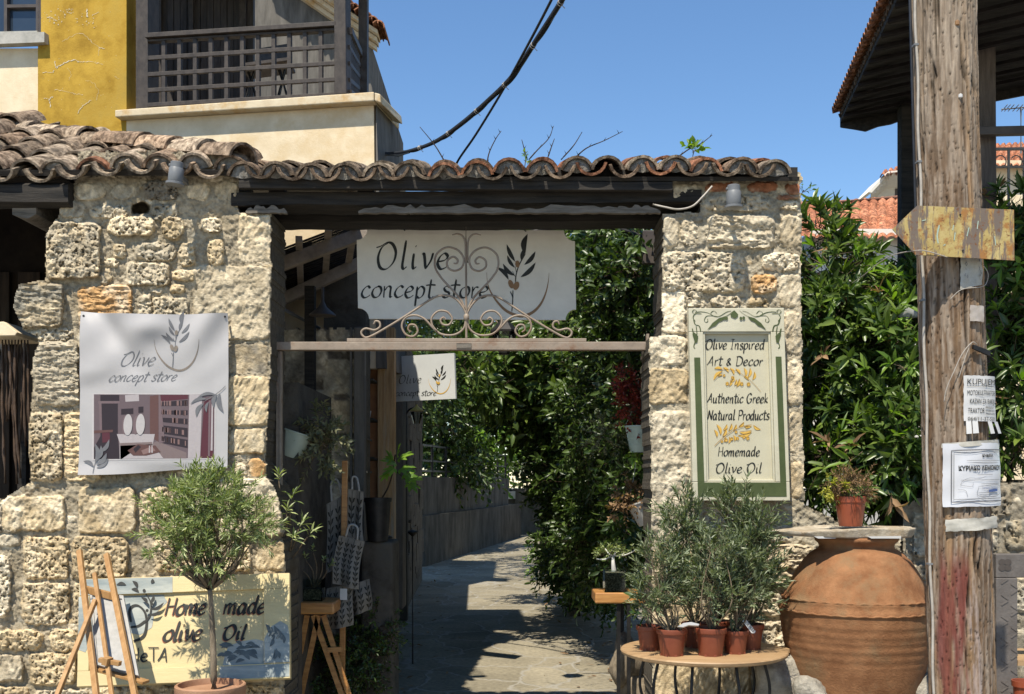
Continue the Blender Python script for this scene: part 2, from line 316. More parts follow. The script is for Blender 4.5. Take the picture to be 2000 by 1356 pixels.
STC = dict(g=(0.40, 0.36, 0.29), b=(0.46, 0.38, 0.26), w=(0.54, 0.49, 0.40), o=(0.50, 0.31, 0.15), d=(0.22, 0.20, 0.17), r=(0.30, 0.13, 0.075), c=(0.50, 0.44, 0.34), k=(0.27, 0.255, 0.22))
def relief_wall(name, outline, stones, d, thick, material, parent=None, step=2.0, seed=1, mortar=(0.33, 0.29, 0.225), edge=3.0, filler=True):
    """A stone wall as one mesh: its front is a modelled relief of the stones, its sides and back are closed."""
    xs = np.arange(min(p[0] for p in outline) - 6, max(p[0] for p in outline) + 8, step); ys = np.arange(min(p[1] for p in outline) - 4, max(p[1] for p in outline) + 6, step)
    X, Y = np.meshgrid(xs, ys); X = X.astype(float); Y = Y.astype(float)
    wx = X + (fbm(X / 14, Y / 14, seed, 3) - 0.5) * edge * 3; wy = Y + (fbm(X / 14, Y / 14, seed + 50, 3) - 0.5) * edge * 3
    ins = inside(wx, wy, outline)
    fine = fbm(X / 5, Y / 5, seed + 3, 4, 0.7); med = fbm(X / 22, Y / 22, seed + 4, 4)
    H = 0.011 + (med - 0.5) * 0.030 + (fine - 0.5) * 0.022
    C = np.ones(X.shape + (3,)) * np.array(mortar) * np.array((.98, .99, 1.0)) * (0.8 + 0.5 * (fine - 0.5)[..., None] + 0.25 * med[..., None])
    pit = fbm(X / 6.5, Y / 6.5, seed + 9, 4, 0.7); pit2 = 1 - np.abs(2 * fbm(X / 9, Y / 8, seed + 12, 4, 0.65) - 1)
    strat = fbm(X / 34 + 0.3 * med, Y / 5 + 2.5 * med, seed + 21, 4, 0.65); chis = fbm((X + Y * 0.5) / 4.5, (Y * 0.8 - X * 0.35) / 14, seed + 31, 3, 0.6)
    blot = fbm(X / 30, Y / 30, seed + 77, 4)
    if filler:                                             # small rubble pressed in the mortar
        rr = random.Random(seed); x0, x1, y0, y1 = xs[0], xs[-1], ys[0], ys[-1]
        extra = []
        for _ in range(int((x1 - x0) * (y1 - y0) / 2600)):
            a = rr.uniform(6, 20); extra.append((0, 0, 0, 0, 0, 0, 0) if False else (rr.uniform(x0, x1), rr.uniform(y0, y1), a, a * rr.uniform(0.4, 0.8), rr.choice('gbcwk')))
        for cx_, cy_, a, b_, k in extra:
            sel = (np.abs(X - cx_) < a * 1.3) & (np.abs(Y - cy_) < b_ * 1.3)
            r = (np.abs((wx - cx_) / a) ** 2.4 + np.abs((wy - cy_) / b_) ** 2.4) ** (1 / 2.4); e = sstep(0, 0.5, 1 - r) * sel
            h = 0.012 * e + (pit - 0.5) * 0.02 * e; up = (e > 0.05) & (h > H - 0.004); H = np.where(up, np.maximum(H, h), H)
            C = np.where((up & (e > 0.2))[..., None], np.array(STC[k]) * (0.75 + 0.5 * pit[..., None]), C)
    rs = random.Random(seed + 5)
    for st in stones:
        x0, y0, x1, y1 = st[:4]; bul = st[4] if len(st) > 4 else 0.03; ck = st[5] if len(st) > 5 else 'g'; kind = st[6] if len(st) > 6 else 'p'
        cx_, cy_, a, b_ = (x0 + x1) / 2, (y0 + y1) / 2, (x1 - x0) / 2 + 1.5, (y1 - y0) / 2 + 1.5
        p = 3.0 if min(a, b_) < 25 else 9.0; bul = bul * 0.66 + 0.006
        r = (np.abs((wx - cx_) / a) ** p + np.abs((wy - cy_) / b_) ** p) ** (1 / p)
        soft = min(0.5, 4.5 / min(a, b_) + 0.03); e = sstep(0, soft, 1 - r)
        if kind == 'h':                                    # a hole
            H = np.where(e > 0, np.minimum(H, H * (1 - e) - 0.14 * e), H); C = np.where((e > 0.3)[..., None], C * 0.5, C); continue
        tex = {'p': (pit - 0.52) * 0.036 + (pit2 - 0.7) * 0.012 + (med - .5) * .03 - 0.016 * sstep(.62, .75, 1 - pit), 's': (strat - 0.5) * 0.036 + (pit - 0.5) * 0.022, 'c': (chis - 0.5) * 0.020 + (med - 0.5) * 0.02, 'f': (fine - 0.5) * 0.010 + (med - 0.5) * 0.012,
               'm': (chis - 0.5) * 0.014 + (strat - 0.5) * 0.008 + (pit - 0.5) * 0.012 + (med - .5) * .03}[kind]
        tilt = (wx - cx_) / a * rs.uniform(-0.008, 0.008) + (wy - cy_) / b_ * rs.uniform(-0.012, 0.004)
        h = (bul + tilt) * e + tex * e - (1 - e) * 0.022
        up = (e > 0.02) & (h > H - 0.012 * e)
        H = np.where(up, np.maximum(h, H - 0.01), H)
        v = rs.uniform(0.95, 1.30); base = np.array(STC[ck]) * v; oth = np.array(STC[rs.choice('gbwc')]) * v
        q = sstep(0.40, 0.68, blot)[..., None]; cc = base * (1 - 0.6 * q) + oth * 0.6 * q
        cc = cc * (0.70 + 0.56 * (pit if kind != 'c' else chis)[..., None]) * (1 - .30 * sstep(.5, .75, fbm(X / 11 + st[0], Y / 11, seed + 91, 4, .7))[..., None])
        C = np.where((up & (e > 0.25))[..., None], cc, C)
    C *= (0.80 + 0.4 * blot[..., None]); C = C * np.array((.97, .97, .945))
    D = d - H; P = np.stack([(X - CX) * D / F, D, EYE + (HY - Y) * D / F], -1)
    ny, nx = X.shape; idx = np.arange(ny * nx).reshape(ny, nx)
    q = ins[:-1, :-1] & ins[1:, :-1] & ins[:-1, 1:] & ins[1:, 1:]
    fc = np.stack([idx[:-1, :-1][q], idx[1:, :-1][q], idx[1:, 1:][q], idx[:-1, 1:][q]], 1)
    ed = np.concatenate([fc[:, [0, 1]], fc[:, [1, 2]], fc[:, [2, 3]], fc[:, [3, 0]]]); s_ = np.sort(ed, 1); key = s_[:, 0] * (ny * nx) + s_[:, 1]
    _, inv, cnt = np.unique(key, return_inverse=True, return_counts=True); be = ed[cnt[inv] == 1]
    N0 = ny * nx; back = P.reshape(-1, 3).copy(); back[:, 1] = d + thick
    sides = np.stack([be[:, 1] + 2 * N0, be[:, 0] + 2 * N0, be[:, 0] + N0, be[:, 1] + N0], 1)
    allf = np.concatenate([fc, sides, fc[:, ::-1] + N0]); allv = np.concatenate([P.reshape(-1, 3), back, P.reshape(-1, 3)]); allc = np.concatenate([C.reshape(-1, 3), np.ones((2 * N0, 3)) * np.array((.085, .076, .062))])  # sides and back get a dark colour that stands in for shade on the jambs
    used = np.unique(allf); remap = np.zeros(len(allv), np.int64); remap[used] = np.arange(len(used))
    return np_mesh(name, allv[used], remap[allf], material, parent, smooth=60, col=np.clip(allc[used], 0, 1))

# ------------------------------------------------------------------ foliage
def leaf_arrays(P, D, Nn, L, Wd, bend=0.15, fold=0.25, k=6):
    """P base, D direction, Nn face normal (N,3), L length, Wd width (N,) -> verts, faces; one leaf is a folded, bent blade"""
    n = len(P); D = D / np.linalg.norm(D, axis=1, keepdims=True); S = np.cross(D, Nn); S /= np.linalg.norm(S, axis=1, keepdims=True) + 1e-9; Nn = np.cross(S, D)
    L = L[:, None]; Wd = Wd[:, None]; up = Nn * (Wd * fold); dn = -Nn * (L * bend)
    if k == 4:
        vs = np.stack([P, P + D * L * 0.45 + S * Wd * 0.5 + up, P + D * L + dn, P + D * L * 0.45 - S * Wd * 0.5 + up], 1)
        fs = np.array([[0, 1, 2], [0, 2, 3]])
    else:
        vs = np.stack([P, P + D * L * 0.3 + S * Wd * 0.46 + up, P + D * L * 0.68 + S * Wd * 0.40 + up + dn * 0.35, P + D * L + dn, P + D * L * 0.68 - S * Wd * 0.40 + up + dn * 0.35, P + D * L * 0.3 - S * Wd * 0.46 + up, P + D * L * 0.35, P + D * L * 0.68 + dn * 0.35], 1)
        fs = np.array([[0, 1, 6], [0, 6, 5], [1, 2, 7], [1, 7, 6], [6, 7, 4], [6, 4, 5], [2, 3, 7], [7, 3, 4]])
    nv = vs.shape[1]; faces = (np.arange(n)[:, None, None] * nv + fs[None]).reshape(-1, 3)
    return vs.reshape(-1, 3), faces
def twigs_in(rng, blobs, n, up=0.3, shell=0.5, jit=0.5):
    """n twig starts and directions spread through ellipsoids (centre, radii[, weight])"""
    wts = np.array([b[1][0] * b[1][1] * b[1][2] if len(b) < 3 else b[2] for b in blobs]); wts = wts ** 0.75; wts /= wts.sum()
    P, D = [], []
    for i, b in enumerate(blobs):
        m = max(1, int(round(n * wts[i]))); v = rng.normal(size=(m, 3)); v /= np.linalg.norm(v, axis=1, keepdims=True)
        r = (shell + (1 - shell) * rng.random(m)) ** 0.6
        bump = 0.82 + 0.3 * np.sin(v[:, 0] * 5.1 + i) * np.sin(v[:, 2] * 4.3 + 2 * i) + 0.12 * rng.normal(size=m)
        P.append(np.array(b[0]) + v * np.array(b[1]) * (r * bump)[:, None]); D.append(v + np.array([0, 0, up]) + rng.normal(size=(m, 3)) * jit)
    P = np.concatenate(P); D = np.concatenate(D); return P, D / np.linalg.norm(D, axis=1, keepdims=True)
def clump(P, D, freq, thr, seed=0):
    '''keep only twigs inside irregular leafy clumps, leaving open gaps between'''
    q = np.sin(P[:, 0] * freq + seed) * np.sin(P[:, 2] * freq * 1.1 + 2 * seed) + .6 * np.sin(P[:, 0] * freq * 2.3 + P[:, 2] * freq * 1.7) + .5 * np.sin(P[:, 1] * freq * 1.4 + seed)
    k = q > thr; return P[k], D[k]
def foliage(name, mat_, parent, P, D, tl, per, ll, lw, rng, spread=0.9, whorl=False, k=6, droop=0.2, bend=0.15, stems=0.0025, stem_mat=None, var=0.35, fold=0.25):
    n = len(P); t = np.linspace(0.12, 1.0, per); T = np.tile(t, n); Pi = np.repeat(P, per, 0); Di = np.repeat(D, per, 0)
    if whorl: T = 0.65 + 0.35 * T
    tlv = np.repeat(tl * (0.6 + 0.8 * rng.random(n)), per)
    a = np.tile(np.arange(per) * 2.4, n) + np.repeat(rng.random(n) * 6.28, per) + rng.normal(size=n * per) * 0.3
    ref = np.where(np.abs(Di[:, 2:3]) < 0.9, np.array([[0, 0, 1.0]]), np.array([[1.0, 0, 0]])); x = np.cross(Di, ref); x /= np.linalg.norm(x, axis=1, keepdims=True); y = np.cross(Di, x)
    rad = x * np.cos(a)[:, None] + y * np.sin(a)[:, None]
    sag = np.zeros_like(Di); sag[:, 2] = -droop * T ** 2
    base = Pi + (Di + sag) * (tlv * T)[:, None]
    sp = spread * (1.15 - 0.6 * T) + rng.normal(size=n * per) * 0.15
    d = Di * np.cos(sp)[:, None] + rad * np.sin(sp)[:, None]; d[:, 2] -= droop * 0.5
    nn = np.cross(np.cross(d, Di + 1e-3), d) + rng.normal(size=d.shape) * 0.25; nn[:, 2] += 0.35
    L = ll * (1 - var + 2 * var * rng.random(n * per)); Wv = lw * (1 - var + 2 * var * rng.random(n * per))
    vs, fs = leaf_arrays(base, d, nn, L, Wv, bend, fold, k)
    o = np_mesh(name, vs, fs, mat_, parent)
    if stems and stem_mat:
        m = 3; ang = np.arange(m) * 2 * np.pi / m; r = stems
        ref = np.where(np.abs(D[:, 2:3]) < 0.9, np.array([[0, 0, 1.0]]), np.array([[1.0, 0, 0]])); x = np.cross(D, ref); x /= np.linalg.norm(x, axis=1, keepdims=True); y = np.cross(D, x)
        ring = x[:, None] * np.cos(ang)[None, :, None] + y[:, None] * np.sin(ang)[None, :, None]
        s0 = P[:, None] - D[:, None] * tl * 0.3 + ring * r; s1 = P[:, None] + D[:, None] * tl * 0.9 + ring * r * 0.5; s1[:, :, 2] -= droop * 0.8 * tl
        sv = np.concatenate([s0, s1], 1); f4 = np.array([[0, 1, 4, 3], [1, 2, 5, 4], [2, 0, 3, 5]])
        np_mesh(name, sv.reshape(-1, 3), (np.arange(n)[:, None, None] * 6 + f4[None]).reshape(-1, 4), stem_mat, parent)
    return o
def branch_mesh(base, targets, r0, rng, name, mat_, parent, mid=0.5, r1=0.003):
    m = MB(); base = V(base)
    for t in targets:
        t = V(t); c = base.lerp(t, mid) + V(tuple(rng.normal(size=3) * (t - base).length * 0.08)); c.z = base.z + (t.z - base.z) * (mid * 0.85)
        pts = smooth_pts([base, c, t], 5); m.tube(pts, [r0 + (r1 - r0) * i / (len(pts) - 1) for i in range(len(pts))], 5)
    return m.build(name, mat_, parent, smooth=180)
# ------------------------------------------------------------------ brush lettering
GL = {
 'o': (.82, [[(.55,.95),(.2,.75),(.08,.35),(.25,.02),(.55,.1),(.72,.5),(.65,.85),(.45,.95)]]),
 'c': (.74, [[(.65,.8),(.45,.97),(.18,.7),(.08,.3),(.25,.02),(.5,.08),(.68,.25)]]),
 'e': (.76, [[(.1,.45),(.45,.55),(.6,.78),(.42,.97),(.18,.75),(.08,.35),(.25,.02),(.5,.08),(.68,.25)]]),
 'n': (.82, [[(.1,.95),(.12,0)],[(.12,.55),(.35,.92),(.55,.85),(.55,.4),(.58,.05),(.72,.1)]]),
 'm': (1.2, [[(.1,.95),(.12,0)],[(.12,.55),(.32,.92),(.48,.85),(.5,.4),(.5,0)],[(.5,.55),(.72,.92),(.9,.85),(.9,.4),(.93,.05),(1.08,.1)]]),
 'i': (.42, [[(.15,.95),(.13,.3),(.2,.02),(.35,.15)],[(.2,1.34),(.26,1.44)]]),
 'l': (.42, [[(.22,1.75),(.16,.8),(.13,.2),(.22,0),(.38,.15)]]),
 'v': (.72, [[(.03,.9),(.16,.88),(.3,0)],[(.3,0),(.55,.5),(.65,.98)]]),
 'p': (.80, [[(.15,.95),(.12,0),(.1,-.7)],[(.13,.6),(.4,.95),(.65,.75),(.6,.25),(.35,0),(.13,.15)]]),
 't': (.60, [[(.3,1.55),(.25,.6),(.25,.1),(.4,0),(.55,.15)],[(-.05,1.05),(.3,1.1),(.65,1.08)]]),
 's': (.64, [[(.55,.85),(.35,.97),(.15,.8),(.25,.55),(.5,.4),(.5,.12),(.28,0),(.05,.12)]]),
 'r': (.60, [[(.12,.95),(.12,0)],[(.12,.5),(.3,.88),(.55,.9)]]),
 'd': (.85, [[(.6,.85),(.3,.95),(.08,.5),(.18,.05),(.42,.1),(.6,.5)],[(.65,1.7),(.6,.5),(.62,.05),(.75,.1)]]),
 'a': (.88, [[(.6,.85),(.3,.95),(.08,.5),(.18,.05),(.42,.1),(.6,.6)],[(.62,.95),(.6,.3),(.64,.03),(.78,.12)]]),
 'u': (.85, [[(.1,.95),(.1,.3),(.25,.02),(.48,.2),(.58,.6)],[(.6,.95),(.58,.2),(.64,.02),(.78,.12)]]),
 'h': (.84, [[(.15,1.7),(.12,0)],[(.12,.55),(.35,.92),(.55,.8),(.55,.3),(.6,.03),(.73,.1)]]),
 'k': (.74, [[(.15,1.7),(.12,0)],[(.6,.95),(.3,.6),(.15,.45)],[(.15,.45),(.4,.25),(.66,.02)]]),
 'O': (1.15, [[(.55,1.6),(.2,1.3),(.05,.7),(.2,.1),(.55,0),(.9,.4),(1.0,1.0),(.8,1.5),(.5,1.62),(.15,1.4),(-.1,1.3)]]),
 'I': (.62, [[(.3,1.6),(.2,0)],[(.05,1.62),(.55,1.58)],[(0,.02),(.42,0)]]),
 'A': (.95, [[(-.1,.1),(.2,.6),(.6,1.6)],[(.6,1.6),(.72,0)],[(.2,.55),(.75,.6)]]),
 'D': (1.05, [[(.15,1.55),(.12,0)],[(0,1.5),(.5,1.55),(.9,1.1),(.85,.4),(.5,.02),(.05,0)]]),
 'G': (1.1, [[(.85,1.35),(.55,1.62),(.2,1.3),(.05,.7),(.25,.05),(.6,.02),(.85,.35),(.85,.7)],[(.5,.7),(1.0,.72)]]),
 'N': (1.0, [[(-.02,.1),(.1,.3),(.2,1.55)],[(.2,1.55),(.45,.8),(.75,.02)],[(.75,.02),(.8,.9),(.92,1.6)]]),
 'P': (.88, [[(.15,1.55),(.12,0)],[(0,1.5),(.5,1.6),(.8,1.25),(.6,.8),(.15,.75)]]),
 'H': (1.0, [[(.15,1.6),(.12,0)],[(.8,1.6),(.78,0)],[(.12,.8),(.8,.85)]]),
 'K': (.95, [[(.15,1.6),(.12,0)],[(.8,1.6),(.15,.75)],[(.15,.75),(.85,0)]]),
 'T': (1.0, [[(0,1.6),(1.0,1.6)],[(.5,1.6),(.5,0)]]),
 '&': (.85, [[(.7,.1),(.2,.8),(.35,1.2),(.5,.95),(.1,.35),(.3,0),(.6,.4)]]), ' ': (.55, []), '\\': (0, [])}
_lay = [0]
def ribbon(mb, fmap, pts, wmin, wmax, h, nib=0.6, ydown=False):
    """a pen stroke: pts in sheet coordinates (pixels), width following a broad nib"""
    _lay[0] = (_lay[0] + 1) % 12; hh = h + _lay[0] * 0.00012
    p = smooth_pts(pts, 5); vs = []; m = len(p)
    for i in range(m):
        t = p[min(i + 1, m - 1)] - p[max(i - 1, 0)]
        L = math.hypot(t.x, t.y) or 1; a = math.atan2(t.y, t.x)
        wd = (wmin + (wmax - wmin) * abs(math.sin(a - nib)) ** 1.3) / 2
        if i == 0 or i == m - 1: wd *= 0.6
        nx, ny = -t.y / L * wd, t.x / L * wd
        vs += [fmap(p[i].x + nx, p[i].y + ny, hh), fmap(p[i].x - nx, p[i].y - ny, hh)]
    mb.add(vs, [(2 * i, 2 * i + 1, 2 * i + 3, 2 * i + 2) for i in range(m - 1)])
def fit(s, x0, x1, track=0.0): return (x1 - x0) / (sum(GL[c][0] + track for c in s[:-1]) + GL[s[-1]][0] * .85)
def brush_text(mb, fmap, s, x, y, sx, sy, wmin, wmax, slant=0.18, h=0.001, tilt=0.0, nib=0.6, track=0.0):
    r = random.Random(hash(s) % 1 + len(s))
    for ch in s:
        adv, strokes = GL[ch]; j = r.uniform(-.03, .03)
        for st in strokes:
            ribbon(mb, fmap, [(x + (a + slant * b) * sx, y - (b + j) * sy + tilt * (a * sx)) for a, b in st], wmin, wmax, h, nib=-nib)
        x += (adv + track) * sx; y += tilt * adv * sx
    return x
def leafpoly(mb, fmap, b, t, wd, h, curve=0.15):
    b = V((b[0], b[1], 0)); t = V((t[0], t[1], 0)); d = t - b; n = V((-d.y, d.x, 0)).normalized()
    _lay[0] = (_lay[0] + 1) % 12; hh = h + _lay[0] * 0.00012
    L, Rr = [], []
    for k in range(9):
        u = k / 8; c = b + d * u + n * (math.sin(u * math.pi) * d.length * curve); q = math.sin(min(1, u * 1.02) * math.pi) ** 0.8 * wd / 2
        L.append(fmap(c.x + n.x * q, c.y + n.y * q, hh)); Rr.append(fmap(c.x - n.x * q, c.y - n.y * q, hh))
    vs = L + Rr; mb.add(vs, [(i, i + 1, 10 + i, 9 + i) for i in range(8)])
def disc(mb, fmap, c, rx, ry, h, rot=0.0, n=18):
    _lay[0] = (_lay[0] + 1) % 12; hh = h + _lay[0] * 0.00012; cr, sr = math.cos(rot), math.sin(rot)
    mb.add([fmap(c[0] + rx * math.cos(a) * cr - ry * math.sin(a) * sr, c[1] + rx * math.cos(a) * sr + ry * math.sin(a) * cr, hh) for a in (2 * math.pi * k / n for k in range(n))], [tuple(range(n))])
def emblem(name, fmap, cx, cy, S, parent, m_leaf, m_olive, m_arc, h=0.0012, h2=None):
    """the olive sprig standing in an open crescent; S = crescent width in photo pixels"""
    k = S / 393.0; q = lambda x, y: (cx + (x - 1067) * k, cy + (y - 400) * k)
    a = MB(); pts = [(872,360),(878,430),(900,490),(945,555),(1000,605),(1080,632),(1150,612),(1205,560),(1240,490),(1258,420),(1265,360)]
    p = smooth_pts([q(*z) for z in pts], 6); m = len(p); vs = []
    for i in range(m):
        t = p[min(i + 1, m - 1)] - p[max(i - 1, 0)]; t.normalize(); u = i / (m - 1)
        wd = k * (2 + 17 * math.sin(math.pi * u) ** 1.6); vs += [fmap(p[i].x + t.y * wd * .5, p[i].y - t.x * wd * .5, h), fmap(p[i].x - t.y * wd * .5, p[i].y + t.x * wd * .5, h)]
    a.add(vs, [(2 * i, 2 * i + 1, 2 * i + 3, 2 * i + 2) for i in range(m - 1)]); a.build('crescent', m_arc, parent)
    l = MB()
    for b, t, wd, cv in [((1053,290),(1002,180),26,-.05),((1050,328),(1004,250),22,-.08),((1050,378),(976,302),26,-.12),((1010,405),(933,325),26,.12),((1092,282),(1100,218),26,.05),((1115,245),(1135,115),36,-.12),((1110,310),(1182,224),26,.08),((1085,388),(1182,294),28,.08)]:
        leafpoly(l, fmap, q(*b), q(*t), wd * k, h, cv)
    for st in [[(1026,604),(1032,540),(1036,470)],[(1034,520),(1026,495),(1018,478)],[(1052,420),(1058,370),(1078,310),(1118,240)],[(1052,385),(1035,350)],[(1060,360),(1052,320)],[(1080,310),(1050,285)]]:
        ribbon(l, fmap, [q(*z) for z in st], 4 * k, 7 * k, h)
    l.build('sprig', m_leaf, parent)
    o = MB(); disc(o, fmap, q(1067,305), 14 * k, 22 * k, h + .0014); disc(o, fmap, q(1024,432), 16 * k, 28 * k, h + .0014, -.35); disc(o, fmap, q(1057,442), 18 * k, 28 * k, h + .0016, .4)
    o.build('olive', m_olive, parent)
def type_text(name, s, pl, x, y, height, mat_, parent, h=0.001, width=None, shear=0.0, bold=0.0, rot=0.0):
    """typeset letters laid flat on a sheet; x, y = left end of the baseline and height = cap height, in photo pixels"""
    cu = bpy.data.curves.new(name, 'FONT'); cu.body = s; cu.size = 1; cu.resolution_u = 3; cu.offset = bold; tmp = bpy.data.objects.new('tmp', cu); COL.objects.link(tmp)
    me = bpy.data.meshes.new_from_object(tmp.evaluated_get(bpy.context.evaluated_depsgraph_get())); bpy.data.objects.remove(tmp); bpy.data.curves.remove(cu)
    me.name = name; L = V(parent_loc(parent)); k = height / 0.72; xs = [v.co.x for v in me.vertices] or [0, 1]; kx = k if width is None else width / (max(xs) - min(xs)); x0 = min(xs)
    c, sn = math.cos(rot), math.sin(rot)
    for v in me.vertices:
        a, b = (v.co.x - x0) * kx + shear * v.co.y * k, -v.co.y * k
        v.co = pl(x + a * c - b * sn, y + a * sn + b * c, h) - L
    o = bpy.data.objects.new(name, me); me.materials.append(mat_); return link(o, parent)

# ------------------------------------------------------------------ the setting
def paving_mat():
    m = bpy.data.materials.new('crazy paving'); m.use_nodes = True; N = m.node_tree.nodes; L = m.node_tree.links; b = N['Principled BSDF']; b.inputs['Roughness'].default_value = 0.9; b.inputs['Specular IOR Level'].default_value = 0.2
    tc = N.new('ShaderNodeTexCoord'); mp = N.new('ShaderNodeMapping'); mp.inputs['Scale'].default_value = (1.5, 1.15, 1); L.new(tc.outputs['Object'], mp.inputs[0])
    nz = N.new('ShaderNodeTexNoise'); nz.inputs['Scale'].default_value = 2.2; nz.inputs['Detail'].default_value = 4; L.new(mp.outputs[0], nz.inputs['Vector'])
    ad = N.new('ShaderNodeMix'); ad.data_type = 'RGBA'; ad.blend_type = 'LINEAR_LIGHT'; ad.inputs['Factor'].default_value = 0.22; L.new(mp.outputs[0], ad.inputs['A']); L.new(nz.outputs['Color'], ad.inputs['B'])
    vo = N.new('ShaderNodeTexVoronoi'); vo.feature = 'DISTANCE_TO_EDGE'; vo.inputs['Scale'].default_value = 1.25; L.new(ad.outputs['Result'], vo.inputs['Vector'])
    vc = N.new('ShaderNodeTexVoronoi'); vc.inputs['Scale'].default_value = 1.25; L.new(ad.outputs['Result'], vc.inputs['Vector'])
    r = N.new('ShaderNodeValToRGB'); r.color_ramp.elements[0].position = 0.008; r.color_ramp.elements[1].position = 0.034; L.new(vo.outputs['Distance'], r.inputs[0])
    hs = N.new('ShaderNodeValToRGB'); hs.color_ramp.elements[0].color = (0.17, 0.148, 0.104, 1); hs.color_ramp.elements[1].color = (0.26, 0.228, 0.165, 1); L.new(vc.outputs['Color'], hs.inputs[0])
    n2 = N.new('ShaderNodeTexNoise'); n2.inputs['Scale'].default_value = 26; n2.inputs['Detail'].default_value = 8; L.new(tc.outputs['Object'], n2.inputs['Vector'])
    n3 = N.new('ShaderNodeTexNoise'); n3.inputs['Scale'].default_value = 1.7; n3.inputs['Detail'].default_value = 6; L.new(tc.outputs['Object'], n3.inputs['Vector'])
    m1 = N.new('ShaderNodeMix'); m1.data_type = 'RGBA'; m1.blend_type = 'OVERLAY'; m1.inputs['Factor'].default_value = 0.55; L.new(hs.outputs[0], m1.inputs['A']); L.new(n2.outputs['Fac'], m1.inputs['B'])
    m3 = N.new('ShaderNodeMix'); m3.data_type = 'RGBA'; m3.blend_type = 'OVERLAY'; m3.inputs['Factor'].default_value = 0.5; L.new(m1.outputs['Result'], m3.inputs['A']); L.new(n3.outputs['Fac'], m3.inputs['B'])
    m2 = N.new('ShaderNodeMix'); m2.data_type = 'RGBA'; L.new(r.outputs[0], m2.inputs['Factor']); m2.inputs['A'].default_value = (0.27, 0.25, 0.21, 1); L.new(m3.outputs['Result'], m2.inputs['B']); L.new(m2.outputs['Result'], b.inputs['Base Color'])
    bp = N.new('ShaderNodeBump'); bp.inputs['Strength'].default_value = 0.5; bp.inputs['Distance'].default_value = 0.01; L.new(n2.outputs['Fac'], bp.inputs['Height'])
    b2 = N.new('ShaderNodeBump'); b2.inputs['Strength'].default_value = 0.4; b2.inputs['Distance'].default_value = 0.012; b2.invert = True; L.new(r.outputs[0], b2.inputs['Height']); L.new(bp.outputs[0], b2.inputs['Normal']); L.new(b2.outputs[0], b.inputs['Normal'])
    return m
m_ground = mat('street asphalt', (0.20, 0.185, 0.16), (0.30, 0.28, 0.245), 30, 0.95, 0.5, 120, c3=(0.22, 0.20, 0.17), s3=1.2, spec=0.1)
MB().add([(-150, -80, -0.004), (150, -80, -0.004), (150, 260, -0.004), (-150, 260, -0.004)], [(0, 1, 2, 3)]).build('ground', m_ground)['kind'] = 'structure'
mb = MB(); mb.add([(-2.3, 5.2, 0), (1.7, 5.2, 0), (2.2, 12, 0), (2.0, 22, 0), (4.5, 34, 0), (-3.5, 34, 0), (-2.4, 22, 0)], [tuple(range(7))])
mb.build('alley_path', paving_mat())['kind'] = 'structure'

